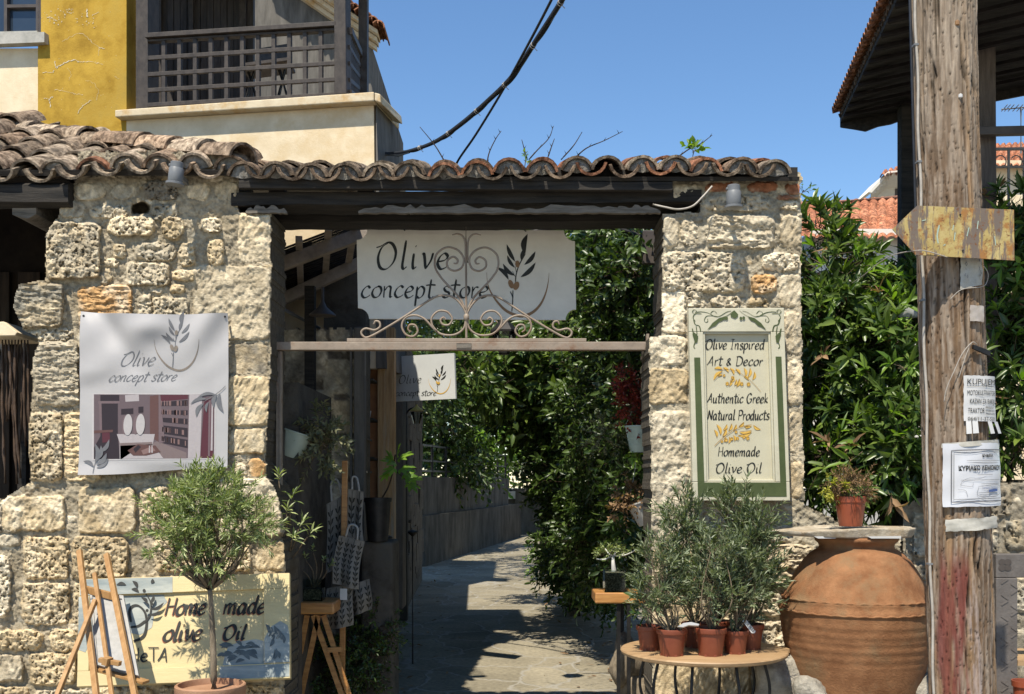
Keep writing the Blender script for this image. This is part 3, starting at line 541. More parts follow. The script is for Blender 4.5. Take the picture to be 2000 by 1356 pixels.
# ------------------------------------------------------------------ stone walls flanking the gate
DW = 6.0; WALL = PL(DW)
def zz(l, ox, oy, s): return [(ox + a * s, oy + b * s) for a, b in l]
SB = thing('stone_building', (-2.4, 6.3, 0), 'old shop building with ragged rubble wall, hipped tile roof and dim open room', 'building')
left_out = [(150,296),(150,345),(141,358),(140,391),(116,408),(110,426),(90,456),(87,548),(32,556),(24,600),(44,642),(74,662),(62,722),(60,790),(55,852),(60,940),(8,972),(-60,978),(-60,1512),(557,1512),(557,1115),(553,1000),(536,950),(520,930),(523,832),(530,730),(531,418),(466,416),(466,296)]
left_st = [(148,323,193,348,.02,'k','p'),(205,323,247,348,.02,'g','p'),(262,322,322,352,.025,'d','p'),(375,322,450,348,.015,'b','c'),(330,322,368,350,.01,'g','f'),
 (140,356,208,393,.035,'c','c'),(214,358,270,391,.015,'g','c'),(277,352,351,394,.035,'d','p'),(360,356,413,393,.02,'c','c'),(414,352,465,393,.02,'c','c'),
 (112,392,169,428,.03,'g','c'),(171,400,256,430,.03,'g','p'),(258,397,292,418,0,'d','h'),(291,398,352,432,.03,'k','p'),(205,421,309,462,.055,'c','p'),(316,422,360,469,.055,'b','p'),(392,425,434,455,.075,'w','p'),
 (87,431,197,547,.075,'g','p'),(220,474,246,506,.045,'b','p'),(260,472,349,512,.05,'g','p'),(348,472,384,522,.05,'b','p'),(404,464,438,525,.055,'b','p'),(198,503,236,525,.035,'c','p'),(243,511,335,560,.055,'c','p'),(333,526,388,550,.05,'b','p'),(195,522,220,560,.03,'g','p'),
 (24,551,125,640,.085,'k','s'),(150,556,262,640,.04,'o','s'),(268,570,299,640,.05,'c','p'),(296,579,371,640,.05,'c','p'),(288,559,326,575,.03,'g','s'),(330,554,366,575,.04,'b','p'),
 (464,418,532,516,.022,'c','m'),(372,516,532,668,.028,'c','m'),(50,640,150,668,.04,'g','p'),
 (64,663,156,797,.05,'g','s'),(56,801,124,945,.05,'b','p'),(122,801,200,945,.035,'b','s'),(440,671,528,731,.01,'d','f'),(440,732,530,833,.035,'b','c'),(440,835,522,889,.035,'b','c'),(446,889,489,904,.02,'g','f'),(458,904,484,932,.03,'c','p'),(485,896,519,934,.03,'o','f'),
 (-70,978,44,1042,.04,'g','p'),(0,968,132,1040,.055,'b','m'),(152,950,268,1044,.055,'b','m'),(272,946,330,1040,.04,'b','p'),(334,940,418,1050,.05,'c','m'),(424,934,552,1052,.07,'c','m'),(498,1054,557,1118,.03,'b','c'),(-10,1042,44,1070,.03,'g','c'),(300,1052,392,1120,.05,'b','p'),(396,1056,494,1118,.05,'c','p'),
 (44,1046,136,1132,.045,'b','p'),(42,1136,138,1222,.05,'b','p'),(138,1046,252,1132,.055,'b','p'),(-20,1078,22,1218,.055,'w','p'),(142,1136,210,1222,.04,'b','p'),(-20,1228,91,1272,.05,'b','p'),(95,1228,155,1274,.05,'b','p'),(160,1226,250,1274,.04,'b','p'),(-20,1277,47,1332,.06,'c','m'),(56,1274,152,1340,.055,'b','p'),(156,1278,260,1336,.04,'b','p'),
 (-30,1340,60,1400,.05,'b','p'),(66,1346,180,1410,.05,'g','p'),(186,1342,300,1410,.05,'b','p'),(306,1340,420,1410,.05,'b','p'),(426,1336,556,1410,.04,'b','p'),(250,1126,400,1226,.05,'b','p'),(404,1124,556,1226,.05,'b','p'),(254,1230,400,1334,.05,'b','p'),(404,1230,556,1332,.05,'b','p'),(-30,1405,120,1500,.05,'g','p'),(126,1415,300,1500,.05,'b','p'),(306,1415,556,1500,.05,'g','p')]
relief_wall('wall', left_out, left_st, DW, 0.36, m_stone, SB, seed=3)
right_out = [(1313,334),(1313,357),(1306,395),(1366,396),(1366,414),(1293,418),(1292,656),(1266,658),(1267,790),(1272,1000),(1276,1512),(1760,1512),(1760,1040),(1640,1020),(1572,985),(1566,600),(1566,334)]
right_st = [(1310,357,1370,398,.02,'g','f'),(1371,355,1447,378,.02,'r','f'),(1451,355,1526,378,.02,'r','f'),(1531,358,1568,382,.02,'r','f'),(1511,382,1569,390,.03,'r','f'),(1365,379,1512,416,.03,'w','p'),(1522,391,1565,412,.035,'c','p'),
 (1292,419,1327,489,.03,'w','c'),(1327,426,1364,484,.015,'g','p'),(1376,419,1516,487,.05,'w','s'),(1522,416,1567,491,.025,'c','c'),(1292,490,1458,572,.045,'w','p'),(1482,493,1567,532,.04,'w','p'),(1463,535,1519,576,.045,'o','p'),(1520,533,1567,604,.02,'c','c'),
 (1292,565,1341,655,.03,'w','m'),(1340,567,1383,604,.02,'g','p'),(1383,575,1452,604,.03,'g','p'),(1456,580,1505,603,.03,'b','p'),(1343,606,1528,700,.0,'g','f'),
 (1265,655,1343,715,.03,'w','m'),(1265,719,1346,791,.03,'b','m'),(1270,793,1356,1060,.025,'w','m'),(1528,604,1570,697,.025,'c','c'),(1531,699,1571,799,.02,'c','c'),(1534,802,1573,893,.02,'c','c'),(1536,896,1573,980,.02,'c','c'),
 (1272,1064,1370,1270,.03,'b','m'),(1276,1276,1470,1400,.05,'b','c'),(1474,1062,1592,1112,.07,'c','s'),(1450,1116,1560,1150,.06,'b','s'),(1430,1156,1530,1206,.06,'c','s'),(1455,1212,1560,1290,.06,'g','p'),(1474,1296,1580,1380,.09,'c','p'),(1490,1046,1545,1062,.05,'g','s'),(1600,1046,1750,1120,.04,'g','p'),(1600,1126,1750,1230,.04,'b','p'),(1600,1236,1750,1400,.05,'g','p'),(1380,1064,1440,1150,.04,'g','p'),(1380,1156,1426,1270,.04,'b','p')]
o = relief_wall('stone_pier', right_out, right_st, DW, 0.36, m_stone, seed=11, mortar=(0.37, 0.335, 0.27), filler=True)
tag(o, 'pale block pier with brick courses on top, behind the tall green framed board', 'stone pier')

# ------------------------------------------------------------------ roofs of barrel tiles
TC = [(0.27, 0.235, 0.195), (0.215, 0.18, 0.145), (0.31, 0.27, 0.22), (0.185, 0.15, 0.12), (0.25, 0.195, 0.15)]
TR = [(0.33, 0.165, 0.105), (0.36, 0.18, 0.11), (0.28, 0.15, 0.10), (0.26, 0.20, 0.155)]
def tile(mb, p, ax, nrm, L, r0, r1, convex, col, arc=78, th=0.015):
    """one tapered barrel tile from p along ax; r0 at p, r1 at the far end"""
    ax = ax.normalized(); x = ax.cross(nrm).normalized(); nrm = x.cross(ax).normalized(); n = 8; vs = []
    s = 1 if convex else -1
    for (rr, q) in ((r0, 0.0), (r1, L)):
        for t in (0, th):
            for k in range(n + 1):
                a = math.radians(-arc + 2 * arc * k / n); r = rr - t
                vs.append(p + ax * q + x * (r * math.sin(a)) + nrm * (s * (r * math.cos(a) - rr * math.cos(math.radians(arc)))))
    m = n + 1; fs = []
    for k in range(n):
        fs += [(k, k + 1, 2 * m + k + 1, 2 * m + k), (m + k + 1, m + k, 3 * m + k, 3 * m + k + 1), (k, m + k, m + k + 1, k + 1), (2 * m + k, 2 * m + k + 1, 3 * m + k + 1, 3 * m + k)]
    fs += [(0, 2 * m, 3 * m, m), (n, m + n, 3 * m + n, 2 * m + n)]
    mb.add(vs, fs, col)
def plug(mb, p, ax, nrm, r, rnd, col):
    """lump of mortar under a cover tile"""
    x = ax.cross(nrm).normalized(); n, m = 9, 4; vs = []; fs = []
    for i in range(m + 1):
        q = math.radians(90 * i / m)
        for k in range(n + 1):
            a = math.radians(-80 + 160 * k / n); rr = r * 0.93 * math.sin(q) * (1 + rnd.uniform(-.06, .06))
            vs.append(p - ax * (0.022 * math.cos(q) + rnd.uniform(0, .008)) + x * (rr * math.sin(a)) + nrm * (rr * math.cos(a) - 0.02))
    for i in range(m):
        for k in range(n): b = i * (n + 1) + k; fs.append((b, b + 1, b + n + 2, b + n + 1))
    mb.add(vs, fs, col)
# gate canopy
CAN = thing('gate_roof', (0, 6.2, 3.2), 'long narrow tiled roof on charred beams spanning the alley entrance', 'roof')
rnd = random.Random(21); mb = MB(); mp_ = MB()
dE = 5.895; slope = math.radians(15.5); ax = V((0, math.cos(slope), math.sin(slope))); nr = V((0, -math.sin(slope), math.cos(slope)))
crest = [497, 556, 592, 660, 722, 785, 865, 925, 1000, 1072, 1140, 1204, 1290, 1364, 1437, 1508]
crest = [478 + 64.6 * i for i in range(17)]
for i, cx_ in enumerate(crest):
    t = (cx_ - 478) / 1060; yb = 340 + 7 * math.sin(t * 5 + 1) + (8 * t if t < .7 else 5.6 - 4 * (t - .7)); warm = min(1, max(0, (t - 0.2) * 1.5))
    for row in range(2):
        for cov in (True, False):
            px = cx_ + (0 if cov else 32.3) + rnd.uniform(-4, 4)
            if not cov and i == len(crest) - 1: continue
            base = W(px, yb + (rnd.uniform(-4, 3) if row == 0 else 0), dE) + ax * (row * 0.27 - (0 if cov else 0.03) + rnd.uniform(-.012, .012)) + nr * ((0.012 if cov else 0.050) + row * 0.012 + rnd.uniform(-.004, .004))
            a2 = (ax + V((rnd.uniform(-.05, .05), 0, rnd.uniform(-.03, .03)))).normalized()
            col = V(rnd.choice(TR if rnd.random() < warm * (0.9 if cov else .6) else TC)) * rnd.uniform(0.85, 1.2)
            if cov: tile(mb, base, a2, nr, 0.38, 0.094, 0.080, True, tuple(col))
            else: tile(mb, base, a2, nr, 0.38, 0.088, 0.095, False, tuple(col))
            if cov and row == 0 and rnd.random() < 0.93: plug(mp_, base + ax * 0.03, ax, nr, 0.085, rnd, (1, 1, 1))
mb.build('tiles', m_tile, CAN, smooth=40); mp_.build('mortar_plug', m_mortar, CAN, smooth=60)
mb = MB(); b0, b1 = W(470, 356, 6.0), W(1560, 352, 6.0)
mb.box(((b0.x + b1.x) / 2, 6.16, 3.315), (b1.x - b0.x - 0.04, 0.52, 0.022), Matrix.Rotation(math.radians(15), 3, 'X')); mb.build('roof_boarding', m_darkwood, CAN)
mb = MB(); mb.beam(W(470, 343, 6.0), W(1556, 342, 6.0), 0.04, 0.075); mb.build('eave_board', m_darkwood, CAN)
mb = MB(); mb.beam(W(468, 361, 5.93), W(1313, 366, 5.93), 0.045, 0.048); mb.build('fascia_board', m_darkwood, CAN, bevel=.004)
mb = MB(); mb.rough_beam(W(462, 398, 6.10), W(1363, 394, 6.10), 0.24, 0.098, 40, 0.007, 4); mb.build('lintel_beam', m_darkwood, CAN, smooth=40)
mb = MB(); mb.rough_beam(W(528, 431, 6.40), W(1296, 429, 6.40), 0.20, 0.090, 40, 0.006, 9); mb.build('lintel_beam', m_darkwood, CAN, smooth=40)
for px in (540, 713, 950, 1130, 1290):
    mb = MB(); p = W(px, 374, 6.0); mb.box((p.x, 6.22, p.z), (0.085, 0.45, 0.055)); mb.build('joist', m_darkwood, CAN, bevel=.004)
for a_, b_, sd in ((700, 880, 1), (800, 1015, 2), (1005, 1230, 3), (1190, 1290, 4), (480, 560, 5)):    # split, unburnt lower edge of the lintel
    r = random.Random(sd); n = 16; up_, lo_ = [], []
    for k in range(n + 1):
        x = a_ + (b_ - a_) * k / n; up_.append((x, 413 - (12 * math.sin(math.pi * k / n) ** .5 * r.uniform(.4, 1.2)))); lo_.append((x, 416.5 + r.uniform(-1.2, 1)))
    mb = MB(); pl = PL(5.975 - sd * .0015); mb.slab(pl, up_ + lo_[::-1], .004, -.03); mb.build('split_edge', m_splitwood, CAN)

# left roof: eave, hip and rows
LR = SB
rnd = random.Random(5); mb = MB(); mp_ = MB(); sl2 = math.radians(24); ax = V((0, math.cos(sl2), math.sin(sl2))); nr = V((0, -math.sin(sl2), math.cos(sl2)))
def hip_run(x): return max(0.0, min(1.15, (-1.43 - x) * 0.66))      # how far back the front slope goes at this x
e0 = W(470, 322, 5.92); col_w = 0.188
for i in range(19):
    x = e0.x - 0.06 - i * col_w
    for cov in (True, False):
        xx = x - (0 if cov else col_w / 2); run = hip_run(xx) / math.cos(sl2) + 0.10; nrow = max(1, int(run / 0.29 + 0.6)); z = 3.285 + 0.02 * math.sin(i * .9) + (0.035 if i > 8 else 0) - (.012 * max(0, i - 9))
        for row in range(nrow):
            base = V((xx + rnd.uniform(-.014, .014), 5.92, z)) + ax * (row * 0.29 - (0 if cov else 0.05) + rnd.uniform(-.02, .02)) + nr * ((0.014 if cov else 0.045) + row * 0.013 + rnd.uniform(-.006, .008))
            a2 = (ax + V((rnd.uniform(-.05, .05), 0, rnd.uniform(-.03, .03)))).normalized(); c = V(rnd.choice(TC)) * rnd.uniform(.95, 1.7)
            if rnd.random() < .05: c = V(rnd.choice(TR)) * rnd.uniform(.7, .9)
            if cov: tile(mb, base, a2, nr, 0.40, 0.096, 0.082, True, tuple(c), th=.014)
            else: tile(mb, base, a2, nr, 0.40, 0.088, 0.096, False, tuple(c), th=.014)
            if cov and row == 0 and (i < 6): plug(mp_, base + ax * .035, ax, nr, .095, rnd, (1, 1, 1))
h0 = V((-1.47, 5.94, 3.35)); h1 = V((-3.05, 6.98, 3.80)); hd = (h1 - h0); n = int(hd.length / 0.27)
for k in range(n + 1):
    base = h0 + hd * (k / n) + V((0, 0, 0.012 * (k % 2) + rnd.uniform(-.008, .01))); c = V(rnd.choice(TC)) * rnd.uniform(1.2, 1.7)
    if k == n - 4: c = V(TR[3])
    a2 = (hd.normalized() + V((rnd.uniform(-.06, .06), rnd.uniform(-.05, .05), rnd.uniform(-.04, .04)))).normalized()
    tile(mb, base, a2, V((0.15, -0.1, 1)), 0.40, 0.105, 0.09, True, tuple(c), arc=85, th=.015)
for k in range(5):
    base = V((-3.0 - .33 * k, 7.0, 3.78 + rnd.uniform(-.02, .02))); c = V(rnd.choice(TC)) * 1.4
    if k == 1: c = V(TR[2])
    tile(mb, base, V((-1, rnd.uniform(-.05, .05), 0)), V((0, -.1, 1)), .42, .12, .10, True, tuple(c), arc=85)
LR = mb.build('roof', m_tile, SB, smooth=40); mp_.build('mortar_plug', m_mortar, LR, smooth=60)
mb = MB(); mb.add([(-1.50, 5.93, 3.27), (-4.9, 5.93, 3.27), (-4.9, 6.98, 3.70), (-3.1, 6.98, 3.70)], [(0, 1, 2, 3)]); mb.add([(-1.50, 5.93, 3.27), (-3.1, 6.98, 3.70), (-1.16, 6.45, 3.42)], [(0, 1, 2)]); mb.add([(-1.16, 6.45, 3.42), (-3.1, 6.98, 3.68), (-3.1, 8.4, 3.90), (-1.08, 8.4, 3.84)], [(0, 1, 2, 3)]); mb.add([(-3.1, 6.98, 3.70), (-4.9, 6.98, 3.70), (-4.9, 8.2, 3.70), (-3.1, 8.2, 3.70)], [(0, 1, 2, 3)])
o = mb.build('roof_boarding', m_darkwood, LR); sm = o.modifiers.new('thick', 'SOLIDIFY'); sm.thickness = 0.03; sm.offset = -1
mb = MB()                                                # serrated tile ends along the hidden east slope
for k in range(15):
    y = 6.42 + k * .135; base = V((-1.13 + .036 * (y - 6.45) + .01 * (k % 2), y, 3.40 + .215 * (y - 6.45))); tile(mb, base, V((-1, 0, .06)), V((.06, 0, 1)), .5, .075, .07, True, tuple(V(rnd.choice(TC)) * 1.3))
mb.build('tiles', m_tile, LR, smooth=40)
mb = MB(); mb.rough_beam((-4.9, 5.98, 3.17), (-2.42, 5.98, 3.17), .14, .13, 20, .006, 3); mb.build('eave_beam', m_darkwood, LR, smooth=40)
mb = MB(); mb.rough_beam((-2.68, 5.96, 3.13), (-2.68, 7.4, 3.13), .13, .17, 10, .005, 3); mb.build('joist', m_splitwood, LR, smooth=40)
# dim shop room behind the ragged wall
SH = SB
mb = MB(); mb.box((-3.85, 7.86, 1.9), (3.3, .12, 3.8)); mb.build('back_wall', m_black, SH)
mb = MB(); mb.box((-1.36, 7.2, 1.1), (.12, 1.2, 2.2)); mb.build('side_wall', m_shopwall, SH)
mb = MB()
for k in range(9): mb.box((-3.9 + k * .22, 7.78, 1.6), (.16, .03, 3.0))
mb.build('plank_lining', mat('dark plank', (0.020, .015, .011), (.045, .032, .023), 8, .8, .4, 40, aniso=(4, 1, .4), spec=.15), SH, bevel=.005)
# shelf with hanging straps in that room
ST = thing('display_stand', (-2.95, 6.35, 0), 'cream topped stand hung with brown leather straps at the left edge', 'display stand')
pl = PL(6.3); mb = MB(); mb.slab(pl, [(-40,640),(26,634),(52,655),(48,661),(-40,663)], .12, -.25); mb.build('top', m_cream, ST, bevel=.004)
m_leather = mat('leather strap', (.035, .020, .012), (.085, .050, .028), 14, .6, .3, 50)
rr = random.Random(3)
for k in range(13):
    x = -20 + k * 6.2; mb = MB(); d_ = 6.24 + rr.uniform(-.06, .12); l = rr.uniform(150, 300)
    mb.tube(smooth_pts([W(x, 664, d_), W(x + rr.uniform(-5, 5), 664 + l * .5, d_ - .01), W(x + rr.uniform(-12, 12), 664 + l, d_)], 5), [.004 + .004 * (j % 3) for j in range(11)], 5); mb.build('strap', m_leather, ST, smooth=180)
for x in (-30, 40):
    mb = MB(); q = W(x, 800, 6.42); mb.box((q.x, 6.46, .92), (.05, .05, 1.84)); mb.build('leg', m_darkwood, ST)
mb = MB(); mb.rect(PL(6.5), -30, 670, 5, 730, 0, -.01); mb.rect(PL(6.5), 40, 664, 50, 700, 0, -.01); mb.build('price_card', m_paper, ST)

# ------------------------------------------------------------------ house above (yellow wall, balcony)
HP = PL(8.5, 735, 205, ax=(1 / 8.5 - 1 / 8.9) / (735 - 240))
HO = thing('village_house', HP(200, 940), 'yellow and cream house with dark timber balcony above the old tile roof', 'house')
HO.location.z = 0
mb = MB(); mb.slab(HP, [(74,-80),(247,-80),(247,420),(74,420)], 0, -.16); mb.build('wall', m_yellow, HO)['label'] = 'cracked yellow plaster wall'
mb = MB(); mb.slab(HP, [(-260,92),(74,92),(74,420),(-260,420)], -.03, -.3); mb.slab(HP, [(-260,-80),(-60,-80),(-60,92),(-260,92)], -.03, -.3); mb.build('wall', m_cream, HO)['label'] = 'cream plaster wall under the window'
wf = MB(); wf.slab(HP, [(70,-80),(80,-80),(80,66),(70,66)], .0, -.12); wf.slab(HP, [(0,-80),(6,-80),(6,66),(0,66)], -.05, -.12); wf.slab(HP, [(6,4),(70,3),(70,9),(6,10)], -.05, -.12); wf.slab(HP, [(-60,-80),(-50,-80),(-50,70),(-60,70)], -.05, -.12)
wfo = wf.build('window', m_frame, HO); mb = MB(); mb.slab(HP, [(6,-80),(70,-80),(70,67),(6,68)], -.09, -.10); mb.slab(HP, [(-50,-80),(0,-80),(0,68),(-50,69)], -.09, -.10); mb.build('pane', m_glass, wfo)
mb = MB(); mb.slab(HP, [(-60,66),(77,63),(77,68),(-60,71)], .03, -.1); mb.slab(HP, [(-60,71.3),(95,68.3),(95,88),(-60,94)], .06, -.02); mb.build('sill', m_sill, wfo)
# pale cracks and flaking in the yellow plaster
mb = MB(); rr = random.Random(8); f = lambda x, y, h: HP(x, y, h)
def crack(pts, w0, w1):
    p = []
    for a, b in zip(pts, pts[1:]):
        for k in range(6): p.append((a[0] + (b[0] - a[0]) * k / 6 + rr.uniform(-1.3, 1.3), a[1] + (b[1] - a[1]) * k / 6 + rr.uniform(-1.3, 1.3)))
    ribbon(mb, f, p + [pts[-1]], w0, w1, .002)
s = .2803; Q = lambda l: [(a * s, b * s) for a, b in l]
for l, w1 in (([(555,230),(600,250),(650,300),(690,330),(730,340)], 1.8), ([(690,330),(690,390)], .7), ([(385,425),(390,475),(430,455),(470,430),(520,420),(560,435)], 2.4), ([(560,435),(620,430),(720,450)], 1.7), ([(300,505),(370,505),(375,490)], 1.8), ([(380,625),(450,635),(520,655),(580,660)], 1.2), ([(300,685),(340,690),(370,675)], 1.8), ([(345,690),(352,750)], 2.6), ([(540,790),(580,740),(640,700)], 1.5), ([(605,60),(608,120)], 3.2), ([(330,125),(370,130),(400,150)], 2.6), ([(430,290),(490,260),(555,230)], .6), ([(600,560),(660,585),(690,640),(670,700)], .6), ([(640,110),(690,85)], 1.0), ([(470,470),(500,520),(480,560)], .5), ([(800,530),(830,550)], .9)): crack(Q(l), .2, w1 * .75)
for _ in range(46):
    x, y = rr.choice([(130,25),(100,35),(152,30),(175,45),(110,45)]); disc(mb, f, (x + rr.gauss(0, 9), y + rr.gauss(0, 6)), rr.uniform(.4, 1.9), rr.uniform(.3, 1.5), .002, rr.uniform(0, 3), 7)
for _ in range(60): disc(mb, f, (rr.uniform(80, 235), rr.uniform(0, 220)), rr.uniform(.2, .7), rr.uniform(.2, .6), .002, 0, 6)
mb.build('flaked_plaster', mat('bare plaster', (.42, .34, .20), (.62, .55, .42), 60, .95), HO)
# balcony base
mb = MB(); mb.slab(HP, [(247,236),(730,206),(735,720),(247,720)], 0, -.58); mb.build('balcony_wall', m_cream, HO)['label'] = 'cream plastered balcony front'
mb = MB(); mb.slab(HP, [(247,240),(660,215),(660,720),(247,720)], -.585, -1.9); mb.build('balcony_floor', m_cream, HO)
q0, q1 = HP(735, 205), HP(735, 205, -2.0); ext = (q1 - q0).normalized(); side = V((-ext.y, ext.x, 0)) * -1
mb = MB(); fr = [HP(735,204,.01), HP(735,720,.01)]; a, b = fr; bt = b + side * .075
mb.add([a, b, bt, a + ext * .60, b + ext * .60, bt + ext * .60], [(0, 1, 2), (5, 4, 3), (0, 3, 4, 1), (1, 4, 5, 2), (2, 5, 3, 0)]); mb.build('balcony_flank', m_greywall, HO)
mb = MB(); mb.slab(HP, [(236,222),(737,187),(737,205),(236,236)], .09, -.60); p0, p1 = HP(738,188,.085), HP(738,204,.085)
mb.prism([p0, p1, p1 + side * .05 - V((0, 0, .02)), p0 + side * .045 - V((0, 0, .015))], [q + ext * .5 for q in (p0, p1, p1 + side * .08 - V((0, 0, .03)), p0 + side * .07 - V((0, 0, .025)))]); mb.build('coping', m_coping, HO, bevel=.008)
# timber railing
RL = MB(); rail = RL
def slope(x, y0, y1): return y0 + (y1 - y0) * (x - 292) / (660 - 292)
rail.slab(HP, [(290,slope(290,70,47)),(662,slope(662,70,47)),(662,slope(662,79,56)),(290,slope(290,79,56))], .06, -.05)
rail.slab(HP, [(292,slope(292,80,57)),(660,slope(660,80,57)),(660,slope(660,84,62)),(292,slope(292,84,62))], .03, -.03)
for t in (.27, .52, .76, .985):
    rail.slab(HP, [(292,slope(292,82+t*128,58+t*131)-4.6),(660,slope(660,82+t*128,58+t*131)-4.6),(660,slope(660,82+t*128,58+t*131)+3.4),(292,slope(292,82+t*128,58+t*131)+3.4)], .030, .004)
for k in range(12):
    x = 322 + k * 30.6
    rail.slab(HP, [(x-3.8,slope(x,84,62)),(x+3.8,slope(x,84,62)),(x+3.8,slope(x,212,190)),(x-3.8,slope(x,212,190))], .027, -.006)
rail.build('balcony_railing', m_balcony, HO, bevel=.003)
mb = MB(); mb.slab(HP, [(268,-80),(291,-80),(291,215),(268,216)], .02, -.16); mb.build('post', m_balcony, HO)
mb = MB(); mb.slab(HP, [(656,-80),(679,-80),(681,188),(659,190)], .06, -.07); mb.build('post', m_balcony, HO, bevel=.004)
H2 = PL(9.9); mb = MB(); mb.rect(H2, 700, -80, 717, 300, 0, -.12); mb.build('post', m_balcony, HO, bevel=.004)
pa = [HP(681,60,.0), HP(681,188,.0)]; pb = [H2(702,105), H2(702,196)]; mb = MB(); mb.beam(pa[0], pb[0], .06, .05); mb.beam(pa[1] + V((0, 0, .03)), pb[1], .05, .04)
for k in range(1, 9): t = k / 9; mb.beam(pa[0].lerp(pb[0], t), pa[1].lerp(pb[1], t), .025, .02, V((1, 0, 0)))
for k in range(1, 4): t = k / 4; mb.beam(pa[0].lerp(pa[1], t), pb[0].lerp(pb[1], t), .025, .03)
mb.build('balcony_railing', m_balcony, HO)
# recess of the balcony: boarded wall, window, ceiling
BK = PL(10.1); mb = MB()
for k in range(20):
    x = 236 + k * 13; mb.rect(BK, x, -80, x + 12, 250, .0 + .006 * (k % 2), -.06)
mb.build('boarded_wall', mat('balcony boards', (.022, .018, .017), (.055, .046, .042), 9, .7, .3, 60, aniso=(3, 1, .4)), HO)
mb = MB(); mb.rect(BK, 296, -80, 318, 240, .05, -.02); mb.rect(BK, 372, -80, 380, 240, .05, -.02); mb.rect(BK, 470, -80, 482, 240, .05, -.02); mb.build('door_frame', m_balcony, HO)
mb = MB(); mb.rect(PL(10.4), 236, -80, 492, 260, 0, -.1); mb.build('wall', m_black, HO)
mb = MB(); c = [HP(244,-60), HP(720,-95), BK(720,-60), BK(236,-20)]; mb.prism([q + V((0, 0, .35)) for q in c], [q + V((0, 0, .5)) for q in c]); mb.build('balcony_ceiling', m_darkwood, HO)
# chair and laundry odds and ends on the balcony
CH = thing('folding_chair', (-2.1, 9.5, 4.65), 'dark folding chair standing behind the balcony lattice', 'chair'); CP = PL(9.3)
for l in ([(478,205),(505,110)], [(505,205),(482,130)], [(540,205),(566,100)], [(566,205),(545,135)]):
    mb = MB(); mb.tube([CP(*l[0]), CP(*l[1])], .016, 6); mb.build('leg', m_blackiron, CH)
mb = MB(); mb.beam(CP(478,140), CP(570,128), .3, .025); mb.build('seat', m_balcony, CH)
mb = MB(); mb.beam(CP(504,112), CP(566,102), .02, .14); mb.build('backrest', m_balcony, CH)
# neighbour's gable behind the balcony
NB = thing('gabled_house', (-2, 14, 0), 'grey plastered house with moulded gable cornice behind the balcony', 'house'); NP = PL(14.0)
mb = MB(); mb.slab(NP, [(470,-40),(580,-10),(727,92),(727,500),(470,500)], 0, -4); mb.build('wall', m_greywall, NB)
mb = MB()
for k, (h, a, b) in enumerate(((.10, 0, 9), (.20, -9, 0), (.30, -17, -9))): mb.slab(NP, [(520,-55+a),(737+k*3,94+a),(737+k*3,94+b),(520,-55+b)], h, -.0)
mb.build('cornice', m_coping, NB)
mb = MB(); rnd = random.Random(2); u = (NP(747,78) - NP(560,-52)); 
for k in range(17):
    p = NP(560,-54) + u * (k / 16.0) + V((0, -.42, 0)); tile(mb, p, V((0, 1, .02)), V((.4, 0, 1)), .6, .085, .085, True, tuple(V(TR[k % 3]) * .9))
mb.build('roof', m_tile, NB, smooth=40)
# ------------------------------------------------------------------ spot lamps on the walls
def lamp(x, y, lean, label):
    pl = PL(5.80); c = pl(x, y); t = thing('wall_lamp', c, label, 'lamp', 'wall lamps under the eaves'); Mx = Matrix.Rotation(math.radians(lean), 3, 'Y')
    k = .00272
    mb = MB(); mb.lathe(c, [(13.5*k,-19*k),(14.5*k,-17*k),(14.5*k,8*k),(13.8*k,9*k)], 24, M=Mx); mb.build('body', m_grey, t, smooth=40)
    mb = MB(); mb.lathe(c, [(12.6*k,9*k),(12.6*k,20*k),(11.6*k,21*k),(4*k,21.5*k)], 24, M=Mx); mb.build('cap', m_grey, t, smooth=40)
    mb = MB(); mb.lathe(c, [(17*k,-24*k),(18*k,-23.5*k),(18*k,-19.5*k),(17*k,-19*k)], 24, M=Mx); mb.build('rim', m_grey, t, smooth=40)
    mb = MB(); mb.beam(c + V((0, .03, 0)), c + V((0, .24, .0)), .02, .03); mb.box(c + Mx @ V((-13*k, 0, 14*k)), (.012, .02, .012)); mb.build('bracket', m_grey, t, bevel=.002)
lamp(344, 338, 6, 'grey cylinder lamp on the rubble wall above the white banner')
lamp(1433, 383, 0, 'grey cylinder lamp on the pale pier above the green framed board')
mb = MB(); pl = PL(5.88); mb.tube(smooth_pts([pl(1278,395,-.05), pl(1300,405), pl(1325,409), pl(1352,403), pl(1372,385), pl(1392,362,-.02)], 6), .0055, 6); tag(mb.build('cable', m_cablegrey, None, smooth=180), 'short pale cable looping from the charred beam up to the eave', 'cable')

# ------------------------------------------------------------------ banner
BP = PL(5.92)
def wob(x, y):
    u, v = (x - 158) / 286, (y - 610) / 312
    z = .010 * math.sin(u * 3.1 * 1.0) * math.exp(-v * 3) - .022 * math.exp(-((u - .12 - v * .75) / .09) ** 2) * max(0, 1 - v * 1.9) + .018 * math.exp(-((u - .92 + v * .62) / .10) ** 2) * max(0, 1 - v * 2.2)
    z += .012 * math.exp(-((u - .5) / .16) ** 2 - ((v - .1) / .07) ** 2) + .006 * math.sin(5 * u + 4 * v)
    z += .0035 * math.sin(u * 17 + v * 9) * math.sin(v * 11)
    k = max(0, min(1, (v - .36) / .13)); return z * (1 - k * k * (3 - 2 * k)) * 1.7 + .022 * max(0, v - .945) * math.sin(u * 6 + 1) * 8
def BF(x, y, h=0.0): return BP(x, y, wob(x, y) + h)
def edge_y(u, t): return (608 + 4 * u + 5 * math.sin(u * math.pi)) if t == 0 else (928 - 13 * u + 2 * math.sin(u * 6))
BN = thing('banner', BP(300, 928), 'white vinyl banner with a shop photo and olive sprig, hung on the rubble wall', 'banner')
nx, ny = 60, 60; P = np.zeros((2, ny + 1, nx + 1, 3))
